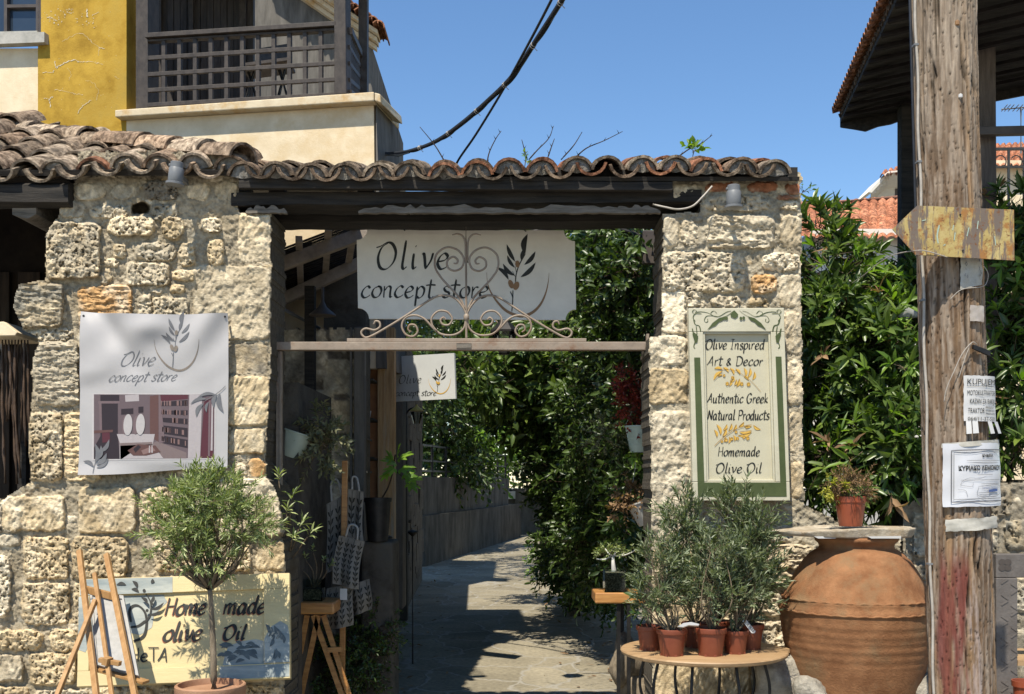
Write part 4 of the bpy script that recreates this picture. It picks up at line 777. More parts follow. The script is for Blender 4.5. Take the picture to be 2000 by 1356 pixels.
for j in range(ny + 1):
    for i in range(nx + 1):
        u, v = i / nx, j / ny; x = 157 + 288 * u - 3 * v * (1 - u) + 1 * math.sin(v * 4); y = edge_y(u, 0) * (1 - v) + edge_y(u, 1) * v
        P[0, j, i] = BF(x, y); P[1, j, i] = BF(x, y, -.0018)
idx = np.arange((ny + 1) * (nx + 1)).reshape(ny + 1, nx + 1); fq = np.stack([idx[:-1, :-1], idx[1:, :-1], idx[1:, 1:], idx[:-1, 1:]], -1).reshape(-1, 4); n0 = (ny + 1) * (nx + 1)
np_mesh('sheet', P.reshape(-1, 3), np.concatenate([fq, fq[:, ::-1] + n0]), m_vinyl, BN, smooth=180)
for x, y in ((163, 617), (440, 619)):
    mb = MB(); mb.tube([BF(x, y, .003), BF(x, y, -.045)], .006, 10); mb.build('eyelet', m_blackiron, BN)
mb = MB(); fb = lambda x, y, h: BF(x, y, h)
brush_text(mb, fb, 'Olive', 233, 715, fit('Olive', 233, 298), 17, .8, 3.0, .42, .0012); brush_text(mb, fb, 'concept store', 211, 746, fit('concept store', 211, 341), 12.5, .8, 2.6, .42, .0012, tilt=-.015); mb.build('lettering', m_inkgrey, BN)
m_taupe = mat('taupe print', (.17,.14,.11), (.22,.18,.145), 30, .5)
emblem('emblem', fb, 346, 672, 88, BN, m_inkgrey, m_taupe, m_taupe, .0012)
mb = MB()                                                # printed sprigs in two corners
for b, t, wd in (((186,905),(186,866),9),((184,912),(163,901),7),((187,900),(198,870),9),((188,908),(209,885),9),((189,914),(212,895),7),((193,884),(214,858),8)): leafpoly(mb, fb, b, t, wd, .0040)
ribbon(mb, fb, [(183,925),(186,905),(194,880)], .8, 1.2, .0040)
for b, t, wd in (((430,768),(437,806),10),((424,770),(418,797),8),((398,788),(384,815),8),((408,785),(404,806),6),((405,780),(372,790),6),((424,772),(385,778),6)): leafpoly(mb, fb, b, t, wd, .0040)
ribbon(mb, fb, [(441,754),(428,766),(400,784)], .8, 1.4, .0040); mb.build('printed_sprig', m_inkgrey, BN)
C = {}
def flatm(n, c): 
    if n not in C: C[n] = mat('print ' + n, tuple(q * .92 for q in c), c, 60, .45, spec=.35)
    return C[n]
PR = {}
def pr(n, c, poly, lay): PR.setdefault(n, (c, []))[1].append((poly, lay))
s = .2803; Y0 = 600; PQ = lambda *l: [(a * s, Y0 + b * s) for a, b in l]
white, dk, mauve, red, wood, mid = (.36,.32,.32), (.025,.016,.020), (.115,.082,.088), (.08,.02,.028), (.10,.048,.042), (.145,.10,.105)
pr('border', (.44,.41,.40), PQ((640,598),(1505,600),(1503,1060),(642,1070)), 0)
pr('mauve', mauve, PQ((655,608),(1495,610),(1493,1052),(655,1060)), 1)
pr('dark', dk, PQ((700,612),(832,612),(832,655),(700,655)), 2); pr('dark', dk, PQ((700,672),(822,672),(822,880),(835,1058),(655,1058),(655,980),(700,900)), 2)
pr('mid', mid, PQ((685,655),(835,655),(835,672),(685,672)), 3); pr('mid', mid, PQ((690,672),(708,672),(712,860),(695,860)), 3)
pr('wood', wood, PQ((655,860),(790,855),(785,872),(655,880)), 4); pr('red', red, PQ((712,875),(765,872),(768,940),(715,945)), 4)
pr('sand', (.17,.125,.12), PQ((1095,935),(1300,1015),(1300,1055),(1140,1055),(1040,960)), 2)
pr('red', red, PQ((1110,612),(1310,612),(1310,640),(1110,660)), 2); pr('wood', wood, PQ((1045,620),(1105,612),(1105,940),(1045,900)), 2)
for k, (a, b) in enumerate(((655, 690), (715, 745), (762, 800), (815, 880), (885, 945))): pr('dark', dk, PQ((1118, a + 8),(1308, a - 8 + k * 12),(1308, b - 2 + k * 10),(1118, b)), 3)
for k in range(60):
    r_ = random.Random(k); x = r_.uniform(1120, 1295); kk = r_.randrange(5); y = (675, 735, 785, 855, 920)[kk] + (x - 1118) * .05 * kk
    pr('bottle', (.33,.24,.22) if k % 2 else (.2,.12,.11), PQ((x, y - 22),(x + 7, y - 22),(x + 7, y + 12),(x, y + 12)), 4)
pr('white', white, PQ((1320,610),(1410,612),(1395,1052),(1310,1052)), 3); pr('red', red, PQ((1425,640),(1490,645),(1485,1052),(1395,1050)), 3); pr('mid', mid, PQ((1455,650),(1470,650),(1462,1040),(1450,1040)), 4); pr('white', white, PQ((1475,660),(1486,660),(1482,1000),(1468,1000)), 5)
pr('white', white, PQ((815,885),(1080,885),(1065,960),(990,965),(850,1058),(835,1058),(835,945)), 5); pr('white', white, PQ((838,950),(1060,950),(1140,1055),(840,1058)), 5)
pr('sand', (.33,.24,.24), PQ((838,948),(1062,940),(1062,956),(838,966)), 7)
pr('wood', wood, PQ((890,1000),(960,955),(1085,965),(1120,1010),(1020,1035),(930,1035)), 8); pr('dark', dk, PQ((930,990),(965,960),(985,975),(945,1015)), 9); pr('bottle', (.2,.12,.11), PQ((985,1000),(1060,970),(1085,1000),(1000,1028)), 9)
for x in (1040, 1058): pr('white', white, PQ((x, 965),(x + 6, 965),(x + 8, 1015),(x - 2, 1015)), 10)
pr('dark', dk, PQ((845,710),(930,705),(930,745),(845,750)), 3); pr('dark', dk, PQ((965,695),(1000,693),(1000,735),(965,738)), 3); pr('white', white, PQ((872,614),(968,610),(970,655),(875,660)), 3); pr('mid', mid, PQ((1105,612),(1118,612),(1150,940),(1110,950)), 4)
for n_, (c, l) in PR.items():
    mb = MB()
    for poly, lay in l:
        # subdivide long edges so the print follows the cloth
        q = []
        for a, b in zip(poly, poly[1:] + poly[:1]):
            m = max(1, int(math.hypot(a[0] - b[0], a[1] - b[1]) / 18)); q += [(a[0] + (b[0] - a[0]) * t / m, a[1] + (b[1] - a[1]) * t / m) for t in range(m)]
        mb.add([BF(x, y, .0011 + lay * .00025) for x, y in q], [tuple(range(len(q)))])
    mb.build('photo_print', flatm(n_, c), BN)
mb = MB()
for cx_, cy_ in ((893, 820), (980, 818)): disc(mb, fb, (cx_ * s, Y0 + cy_ * s), 31 * s, 74 * s, .0034, .05, 28)
mb.build('photo_print', flatm('stone', (.40,.37,.36)), BN)
mb = MB()
for cx_, cy_ in ((872, 822), (948, 822)): disc(mb, fb, (cx_ * s, Y0 + cy_ * s), 20 * s, 66 * s, .0031, .05, 28)
mb.build('photo_print', flatm('mid', mid), BN)

# ------------------------------------------------------------------ iron gate frame with scroll work
GP = PL(6.18)
GF = thing('iron_gate_frame', GP(905, 668), 'brown iron frame with scroll crest standing in the alley entrance', 'gate frame')
mb = MB(); mb.rect(GP, 530, 669, 1268, 685, .03, -.03); mb.build('crossbar', m_iron, GF, bevel=.003)
mb = MB(); mb.rect(GP, 678, 661.5, 1145, 668, .012, -.012); mb.build('top_bar', m_iron, GF, bevel=.002)
for a, b in ((540, 546), (546.6, 551)):
    mb = MB(); mb.rect(GP, a, 687, b, 1488, .012 if a == 540 else .02, -.02); mb.build('post', m_iron, GF, bevel=.002)
mb = MB(); mb.rect(GP, 1262, 653, 1267, 668, .02, -.02); mb.rect(GP, 536, 655, 541, 669, .02, -.02); mb.build('pin', m_iron, GF)
mb = MB(); mb.rect(GP, 892, 672, 921, 682, .034, .031); mb.build('rust_patch', m_splitwood, GF)
SCW = [([(742,600),(700,520),(640,455),(590,400),(548,330),(556,250),(620,205),(690,222),(728,275),(715,332),(668,352),(626,328),(628,285),(664,264),(690,285),(684,305),(664,305)], .0062),
       ([(740,300),(738,180),(722,135),(690,119),(656,126)], .0055),
       ([(752,648),(722,580),(665,520),(592,506),(520,532),(400,612),(250,705),(130,770),(92,762),(84,735),(112,716),(165,726),(200,706),(196,676),(172,670),(161,690)], .0065),
       ([(744,645),(728,715),(670,755),(590,752),(535,712),(480,655),(420,632),(362,648),(338,700),(362,752),(408,766),(438,735),(422,696),(388,694),(378,722),(398,738)], .0062),
       ([(566,742),(530,695),(528,645),(570,606),(625,612),(656,655),(635,692),(596,690),(582,664),(600,646),(616,660)], .0062)]
def sp(x, y): return GP(680 + .31 * x, 420 + .31 * y)
for pts, r in SCW:
    for mir in (0, 1):
        mb = MB(); p = smooth_pts([sp((1492 - x) if mir else x, y) + V((0, .004 if mir else 0, 0)) for x, y in pts], 7); mb.tube(p, [r * (1 if i < len(p) - 12 else 1 - .03 * (i - len(p) + 12)) for i in range(len(p))], 7); mb.build('scroll', m_iron, GF, smooth=180)
mb = MB(); mb.tube([sp(742,75), sp(742,180), sp(745,775)], [.003, .0065, .0065], 7); mb.lathe(sp(745,645) - V((0, 0, .02)), [(.008,0),(.016,.012),(.016,.03),(.008,.04)], 12); mb.build('spindle', m_iron, GF, smooth=50)

# ------------------------------------------------------------------ hung main sign
SP = PL(6.52); SG = thing('hanging_sign', SP(912, 622), 'large cream sign with scooped corners hanging below the charred beams', 'sign')
def scoop(x0, y0, x1, y1, r):
    o_ = []
    for cx_, cy_, a0 in ((x0, y0, 90), (x1, y0, 180), (x1, y1, 270), (x0, y1, 0)):
        for k in range(9): a = math.radians(a0 - 90 * k / 8); o_.append((cx_ + r * math.cos(a), cy_ + r * math.sin(a)))
    return o_
def cor(x, y): return SP(x + (y - 537) * .02, y + (x - 912) * .006)
ol = scoop(698, 449, 1124, 624, 21)
mb = MB(); mb.prism([cor(x, y) for x, y in ol], [cor(x, y) + V((0, .022, 0)) for x, y in ol]); mb.build('panel', m_board, SG)
fs_ = lambda x, y, h: cor(x, y) - V((0, h, 0))
mb = MB(); brush_text(mb, fs_, 'Olive', 735, 527, fit('Olive', 735, 874, .14), 32, 1.5, 6.4, .10, .0015, track=.14); brush_text(mb, fs_, 'concept store', 703, 583, fit('concept store', 703, 951), 23.5, 1.3, 5.2, .10, .0015, tilt=-.004); mb.build('lettering', m_ink, SG)
emblem('emblem', fs_, 1011, 545, 122, SG, m_ink, m_brown, m_brown, .0015)
for x in (790, 1026):
    mb = MB(); mb.tube([cor(x, 452) + V((0, .01, 0)), cor(x, 430) + V((0, .012, .02))], .004, 6); mb.tube([cor(x, 447) + V((-.012, -.004, 0)), cor(x, 452) + V((.010, -.006, 0))], .004, 6); mb.build('hook', m_blackiron, SG)
# small sign further in
S2 = PL(8.8, 830, 740, ax=.00004); SM = thing('hanging_sign', S2(830, 782), 'small white sign dangling beside the lemon leaves inside the alley', 'sign')
mb = MB(); mb.slab(S2, [(768,697),(888,690),(891,779),(770,785)], .008, -.008); mb.build('panel', mat('white board', (.50,.51,.50), (.56,.57,.55), 5, .5), SM)
f2 = lambda x, y, h: S2(x, y, .008 + h)
mb = MB(); brush_text(mb, f2, 'Olive', 780, 750, fit('Olive', 780, 823, .1), 10, .5, 1.7, .15, .0015, tilt=-.03, track=.1); brush_text(mb, f2, 'concept store', 773, 774, fit('concept store', 773, 853, -.03), 7.5, .5, 1.6, .12, .0015, tilt=-.01, track=-.03); mb.build('lettering', m_ink, SM)
emblem('emblem', f2, 860, 744, 43, SM, m_ink, m_gold, m_gold, .0015)
for x, y in ((793, 696), (866, 691)):
    mb = MB(); mb.tube([S2(x, y, 0), S2(x, y - 10, 0), S2(x - 1, 640, 0)], .004, 5); mb.build('wire', m_blackiron, SM)

# ------------------------------------------------------------------ green framed board on the pier
BR = PL(5.90, 1440, 790); BD = thing('sign_board', BR(1450, 978), 'tall green and ivory framed board lettered about Greek products on the pier', 'sign')
z5 = lambda *l: [(1260 + a * .3023, 590 + b * .3023) for a, b in l]
T_ = .035
mb = MB(); mb.slab(BR, z5((280,60),(890,56),(925,1275),(318,1275)), -.006, -.04); mb.build('panel', m_ivory2, BD)
fr = [('top', z5((276,45),(891,42),(895,196),(280,196))), ('bottom', z5((303,1163),(927,1163),(931,1284),(310,1284))), ('left', z5((280,197),(370,197),(395,1162),(303,1162))), ('right', z5((806,197),(895,197),(927,1162),(838,1162)))]
for n_, q in fr:
    mb = MB(); mb.slab(BR, q, .022, -.03); mb.build('frame', m_ivory, BD, bevel=.003)
for q in (z5((371,197),(383,205),(408,1150),(396,1162)), z5((793,205),(805,197),(837,1162),(824,1150)), z5((396,1162),(408,1148),(824,1148),(837,1162)), z5((371,197),(383,208),(793,208),(805,197))):
    mb = MB(); mb.slab(BR, q, .014, -.02); mb.build('moulding', m_ivory, BD, bevel=.002)
fB = lambda x, y, h: BR(x, y, .022 + h)
mb = MB()
mb.flat(BR, z5((312,362),(351,362),(378,1165),(334,1165)), .0234); mb.flat(BR, z5((836,356),(874,356),(905,1165),(866,1165)), .0234); mb.flat(BR, z5((334,1165.5),(905,1165.5),(908,1258),(337,1258)), .0234); mb.build('green_band', m_green, BD)
mb = MB(); zf = lambda x, y, h: fB(1260 + x * .3023, 590 + y * .3023, h)
def mirz(pts): return [(1172 - x, y) for x, y in pts]
orn = [([(440,95),(400,75),(360,68),(330,70)], 2, 7), ([(470,100),(440,95),(395,95),(378,120),(385,135),(400,130),(398,112)], 2, 5), ([(460,80),(440,62),(420,75),(430,92),(470,98),(520,70),(550,62)], 2, 4.5), ([(470,110),(520,95),(570,60)], 2, 4), ([(320,130),(305,105),(320,80),(360,80)], 3, 6), ([(312,80),(300,68),(312,55),(328,64),(318,76)], 2, 5), ([(308,120),(320,150),(345,160),(355,195)], 4, 9), ([(325,160),(330,210),(322,250),(310,290),(318,305)], 4, 7), ([(300,175),(310,215),(330,255)], 3, 10)]
for pts, a, b in orn:
    for q in (pts, mirz(pts)): ribbon(mb, zf, q, a, b, .0014)
for q in ([(395,186),(430,140),(470,110),(515,100),(495,125),(470,135),(450,158),(430,165)],):
    for qq in (q, mirz(q)): mb.add([zf(x, y, .0034) for x, y in qq], [tuple(range(len(qq)))])
for q in ([(570,58),(595,85),(592,100),(575,112),(548,100),(545,85)], [(300,210),(312,200),(338,225),(332,265),(318,270)]):
    mb.add([zf(x, y, .0038) for x, y in q], [tuple(range(len(q)))])
q = mirz([(300,210),(312,200),(338,225),(332,265),(318,270)]); mb.add([zf(x, y, .0038) for x, y in q], [tuple(range(len(q)))])
for x in (505, 520, 612, 630): disc(mb, zf, (x, 108 + (x % 7)), 9, 11, .0042)
mb.build('scrollwork', m_green, BD)
mb = MB(); ff = lambda x, y, h: BR(x, y, -.006 + h)
for tx, x, y, sx, sy in (('Olive Inspired', 1378, 682, 1492, 11.8), ('Art & Decor', 1382, 714, 1489, 11.6), ('Authentic Greek', 1382, 787, 1499, 11.6), ('Natural Products', 1382, 820, 1502, 12), ('Homemade', 1402, 891, 1483, 11.5), ('Olive Oil', 1398, 924, 1487, 12)):
    brush_text(mb, ff, tx, x, y, fit(tx, x, sx), sy, .9, 2.9, .10, .0015)
mb.build('lettering', m_ink, BD)
def golden(cx0, base, lv, ol_):
    mg, ml = MB(), MB(); zi = lambda x, y, h: ff(1260 + x * .3023, 590 + y * .3023, h)
    for b, t in lv: leafpoly(mg, zi, b, t, 17, .0015); ribbon(ml, zi, [b, ((b[0] + t[0]) / 2, (b[1] + t[1]) / 2), t], 2, 3.4, .0032)
    for c, r in ol_: disc(mg, zi, c, r, r * 1.15, .0016); ml.add([zi(c[0] + r * q * math.cos(a), c[1] + r * 1.15 * q * math.sin(a), .0048) for a in (2 * math.pi * k / 14 for k in range(14)) for q in (.75, 1)], [(2*k, 2*k+1, (2*k+3) % 28, (2*k+2) % 28) for k in range(14)])
    ribbon(ml, zi, base, 2, 4, .0034); mg.build('painted_branch', m_gold, BD); ml.build('branch_outline', m_goldln, BD)
golden(0, [(748,580),(700,525),(640,475),(570,440),(470,432)], [((500,435),(447,430)), ((500,445),(443,505)), ((540,455),(505,422)), ((575,470),(550,425)), ((615,470),(585,430)), ((555,520),(575,480)), ((590,550),(610,495)), ((650,480),(640,425)), ((670,505),(638,480)), ((665,490),(680,425)), ((695,505),(708,450)), ((545,545),(555,500)), ((578,540),(590,500)), ((500,470),(470,480))], [((511,475),8), ((531,528),11), ((625,530),11), ((669,532),12), ((565,488),9)])
golden(0, [(448,932),(490,890),(540,850),(600,815),(690,790)], [((465,875),(447,825)), ((490,860),(462,790)), ((500,870),(525,815)), ((505,830),(530,790)), ((540,835),(560,785)), ((570,830),(590,790)), ((605,805),(640,775)), ((640,800),(690,800)), ((700,795),(748,825)), ((610,840),(690,830)), ((600,862),(690,842)), ((510,905),(520,870)), ((540,915),(545,870)), ((580,900),(572,860))], [((497,902),8), ((525,893),10), ((560,885),10), ((597,882),10), ((639,873),10), ((664,880),11), ((588,840),9), ((657,808),9)])

# ------------------------------------------------------------------ home made board leaning on the wall
LP = PL(5.74, 360, 1230, ay=.00003); HB = thing('sign_board', LP(360, 1342), 'wide buttery panelled board painted with home made olive oil, leaning low on the wall', 'sign')
mb = MB(); mb.slab(LP, [(156,1132),(566,1120),(567,1325),(151,1342)], -.010, -.03); mb.build('panel', m_butter, HB)
mb = MB(); mb.slab(LP, [(156,1132),(566,1120),(566,1149),(155,1165)], .008, -.012); mb.slab(LP, [(152,1312),(567,1295),(567,1325),(151,1342)], .008, -.012); mb.slab(LP, [(516,1151.3),(566,1149.3),(567,1294.6),(516,1296.6)], .008, -.012); mb.slab(LP, [(155,1165.3),(176,1164.5),(174,1311),(152,1311.8)], .008, -.012); mb.build('frame', m_butter, HB, bevel=.002)
fl = lambda x, y, h: LP(x, y, -.010 + h); flr = lambda x, y, h: LP(x, y, .008 + h)
mb = MB(); mb.add([flr(x, y, .0016) for x, y in [(157,1133),(338,1128),(338,1158),(157,1164)]], [(0, 1, 2, 3)]); mb.add([fl(x, y, .0016) for x, y in [(177,1166),(318,1161),(326,1175),(300,1200),(296,1225),(272,1240),(255,1236),(230,1262),(176,1250)]], [tuple(range(9))]); mb.add([flr(x, y, .0016) for x, y in [(155,1167),(175,1166),(174,1262),(168,1275),(154,1270)]], [tuple(range(5))])
mb.add([fl(x, y, .0016) for x, y in [(432,1310),(437,1285),(445,1262),(470,1252),(500,1248),(515,1252),(515,1297),(480,1299),(440,1301)]], [tuple(range(9))]); mb.add([flr(x, y, .0016) for x, y in [(517,1248),(530,1225),(548,1214),(562,1222),(566,1240),(566,1294),(517,1296)]], [tuple(range(7))]); mb.add([flr(x, y, .0016) for x, y in [(430,1303),(566,1297),(566,1322),(430,1328)]], [(0, 1, 2, 3)])
mb.build('wash_print', m_bluegrey, HB)
mb = MB(); rr = random.Random(4)
for _ in range(26):
    x, y = rr.uniform(440, 508), rr.uniform(1258, 1292); a = rr.uniform(2.4, 4.2); leafpoly(mb, fl, (x, y), (x + 22 * math.cos(a), y + 11 * math.sin(a)), 7, .0032)
for _ in range(14):
    x, y = rr.uniform(524, 556), rr.uniform(1235, 1290); a = rr.uniform(-2.2, -.9); leafpoly(mb, flr, (x, y), (x + 16 * math.cos(a), y + 20 * math.sin(a)), 7, .0032)
mb.build('leaf_print', m_bluedark, HB)
for off, m_, hh in ((1.3, m_red, .0034), (0, m_ink, .0052)):
    mb = MB(); brush_text(mb, fl, 'Home', 320 - off, 1201 + off, 22.5, 21, 2.0, 7.2, .22, hh, tilt=-.02, track=-.06); brush_text(mb, fl, 'made', 434 - off, 1199 + off, 23.5, 21, 2.0, 7.2, .22, hh, tilt=-.02, track=-.04); brush_text(mb, fl, 'olive', 316 - off, 1252 + off, 25, 22, 2.0, 7.2, .22, hh, tilt=-.01, track=-.02); brush_text(mb, fl, 'Oil', 434 - off, 1249 + off, 21, 17.5, 2.0, 7, .22, hh, tilt=-.02, track=.05); mb.build('lettering', m_, HB)
mb = MB(); brush_text(mb, fl, 'HeTA', 253, 1292, 20.5, 17, 2.5, 4.2, .0, .0052, track=.0); mb.build('lettering', m_ink, HB)
mb = MB(); ribbon(mb, fl, [(255,1215),(252,1195),(258,1184),(270,1183),(282,1195),(286,1215),(282,1238),(272,1248),(260,1252)], 3.5, 5.5, .0052); ribbon(mb, fl, [(254,1225),(270,1222),(284,1212)], 3, 5, .0052); ribbon(mb, fl, [(284,1215),(293,1200),(294,1178),(286,1162),(272,1150),(250,1142)], 1.5, 3.4, .0072)
for b, t in (((248,1144),(229,1144)), ((270,1150),(260,1136)), ((273,1158),(258,1152)), ((290,1182),(277,1168)), ((294,1180),(302,1163)), ((294,1192),(322,1178)), ((292,1202),(316,1194)), ((297,1141),(300,1132))): leafpoly(mb, flr, b, t, 7, .0052)
for c in ((283,1155), (298,1181), (289,1194)): disc(mb, flr, c, 3, 3.2, .0056)
mb.build('emblem', m_ink, HB)

# ------------------------------------------------------------------ easel and canvas
EP = PL(5.26, 210, 1250, ay=.00008); zz4 = lambda x, y: (100 + x * .2035, 1080 + y * .2035)
ES = thing('easel', (EP(215, 1356).x, 5.2, 0), 'pine display easel seen from behind at the foot of the wall', 'easel')
def stick(a, b, w_, name, mt=m_pine, h=0.0, d2=None, par=None, ext=0.0):
    pa, pb = EP(*a, h), EP(*b, h)
    if d2: pb = W(*b, d2)
    pb = pb + (pb - pa) * ext; mb = MB(); mb.beam(pa, pb, w_, w_ * .8, V((0, 1, 0))); return mb.build(name, mt, par or ES, bevel=.002)
def to_floor(a, b): pa, pb = EP(*a), EP(*b); return max(0, pb.z / (pa.z - pb.z))
stick((155,1076), (188,1356), .027, 'leg', ext=to_floor((155,1076), (188,1356))); stick((208,1083), (263,1356), .027, 'leg', ext=to_floor((208,1083), (263,1356)))
stick((187,1126), (220,1356), .020, 'mast', h=.024, ext=to_floor((187,1126), (220,1356)) * .7)
pa, pb = EP(190,1183,.04), W(112,1358,4.95); pb = pb + (pb - pa) * (pb.z / (pa.z - pb.z)); mb = MB(); mb.beam(pa, pb, .025, .02, V((1, 0, 0))); mb.build('rear_leg', m_pine, ES, bevel=.002)
mb = MB(); mb.beam(EP(164,1146,-.02), EP(222,1161,-.02), .02, .036); mb.build('crossbar', m_pine, ES, bevel=.002)
mb = MB(); mb.beam(EP(178,1294,-.045), EP(281,1322,-.045), .06, .014); mb.build('tray', m_pine, ES, bevel=.002)
mb = MB(); mb.beam(EP(198,1296,.03), EP(238,1304,.03), .03, .022); mb.beam(EP(209,1300,.04), EP(219,1303,.04), .05, .035); mb.build('clamp', m_pine, ES, bevel=.002)
mb = MB(); mb.tube([EP(183,1182,.05), EP(189,1185,.045)], .006, 6); mb.build('wing_bolt', m_grey, ES)
CV = thing('canvas', EP(220, 1300), 'blank white stretched canvas standing on the pine easel', 'canvas')
qd = [(172,1148),(238,1156),(268,1313),(184,1291)]
mb = MB(); mb.prism([EP(x, y, -.036) for x, y in qd], [EP(x, y, -.058) for x, y in qd]); mb.build('cloth', m_canvas, CV, bevel=.002)
mb = MB()
for a, b in zip(qd, qd[1:] + qd[:1]):
    c = (215, 1228); ia, ib = [(p[0] + (c[0] - p[0]) * .12, p[1] + (c[1] - p[1]) * .09) for p in (a, b)]; mb.prism([EP(*a, -.028), EP(*b, -.028), EP(*ib, -.028), EP(*ia, -.028)], [EP(*a, -.0355), EP(*b, -.0355), EP(*ib, -.0355), EP(*ia, -.0355)])
mb.build('stretcher', m_canvas, CV)
# ------------------------------------------------------------------ potted standard olive
rng = np.random.default_rng(12)
D0 = 5.42; OT = thing('potted_tree', W(412, 1345, D0) * 1, 'lollipop clipped olive tree in a clay pot before the painted board', 'potted tree')
pc = W(411, 1336, D0); rp = .170; hp = .30; pz = pc.z
OT.location = (pc.x, D0, pz - hp)
mb = MB(); mb.lathe((pc.x, D0, pz - hp), [(rp*.62,0),(rp*.66,.01),(rp*.90,hp*.78),(rp*.98,hp*.80),(rp*1.02,hp*.83),(rp*1.02,hp*.985),(rp*.99,hp),(rp*.93,hp),(rp*.91,hp*.9)], 40, .004); mb.build('pot', m_potclay, OT, smooth=40)
mb = MB(); mb.lathe((pc.x, D0, pz - .05), [(.001,.0),(rp*.93,.0)], 24); mb.build('soil', m_soil, OT)
T0 = W(418, 1345, D0); T1 = W(410, 1150, D0); mb = MB(); mb.tube(smooth_pts([T0, W(416, 1260, D0), W(413, 1200, D0), T1], 6), [.017 - .0003 * i for i in range(19)], 9); mb.build('trunk', m_bark, OT, smooth=180)
cc = W(412, 1018, D0 + .02); blobs = [((cc.x, cc.y, cc.z), (.27, .24, .20)), ((cc.x - .14, cc.y - .02, cc.z - .04), (.17, .19, .16)), ((cc.x + .15, cc.y, cc.z + .0), (.17, .18, .17)), ((cc.x + .02, cc.y, cc.z + .12), (.20, .18, .13)), ((cc.x - .08, cc.y, cc.z + .10), (.17, .17, .13)), ((cc.x - .02, cc.y - .05, cc.z - .17), (.17, .15, .09))]
P, Dd = twigs_in(rng, blobs, 560, up=.55, shell=.35, jit=.55); P, Dd = clump(P, Dd, 15.0, -.75, 2)
foliage('crown', lf_olive, OT, P, Dd, .085, 15, .040, .0078, rng, .75, k=4, droop=.05, stem_mat=m_twig, stems=.0016, bend=.08)
branch_mesh(T1 - V((0, 0, .01)), [tuple(P[i]) for i in rng.integers(0, len(P), 40)], .009, rng, 'branch', m_twig, OT)

# ------------------------------------------------------------------ round table and its pots
TD = 5.36; tc = W(1374, 1268, TD); tr = .405
TB = thing('round_table', (tc.x, TD, 0), 'round wooden cafe table on thin black bent legs, covered with sapling pots', 'table')
mb = MB(); mb.lathe((tc.x, TD, tc.z), [(.02,-.026),(tr-.02,-.026),(tr,-.018),(tr+.004,-.006),(tr,0),(tr-.01,.002),(.02,.002)], 64); mb.build('table_top', m_tablewood, TB, smooth=40)
mb = MB(); mb.beam((tc.x - .28, TD + .05, tc.z - .045), (tc.x + .44, TD + .12, tc.z - .02), .10, .022); mb.build('batten', m_tablewood, TB, bevel=.002)
for i, a in enumerate((20, 65, 110, 160, 205, 250, 295, 340)):
    ca, sa = math.cos(math.radians(a)), math.sin(math.radians(a)); r0, r1 = .26 + .03 * (i % 2), .33
    mb = MB(); mb.tube(smooth_pts([(tc.x + r0 * ca, TD + r0 * sa, tc.z - .03), (tc.x + (r0 + .03) * ca, TD + (r0 + .03) * sa, tc.z - .2), (tc.x + (r0 - .03) * ca, TD + (r0 - .03) * sa, .35), (tc.x + r1 * ca, TD + r1 * sa, 0)], 8), .0075, 7); mb.build('leg', m_blackiron, TB, smooth=180)
mb = MB(); mb.tube([(tc.x + .235 * math.cos(a), TD + .235 * math.sin(a), .42) for a in (2 * math.pi * k / 24 for k in range(25))], .006, 6); mb.build('ring', m_blackiron, TB, smooth=180)
POTS = [(1270, 1259, 5.33, .98, 'leftmost nursery pot on the round table with a broad leaved seedling'), (1312, 1270, 5.16, 1.04, 'nursery pot second from left on the round table, front row, white tag over its rim'), (1388, 1270, 5.16, 1.08, 'middle front nursery pot on the round table'), (1436, 1266, 5.22, .92, 'front row nursery pot furthest right on the round table'),
        (1358, 1257, 5.42, 1.0, 'back row nursery pot half hidden behind the white tag'), (1400, 1256, 5.50, 1.0, 'back row nursery pot with only its rim showing over the middle pot'), (1464, 1259, 5.36, 1.02, 'back row nursery pot beside the printed plant label')]
rng = np.random.default_rng(33)
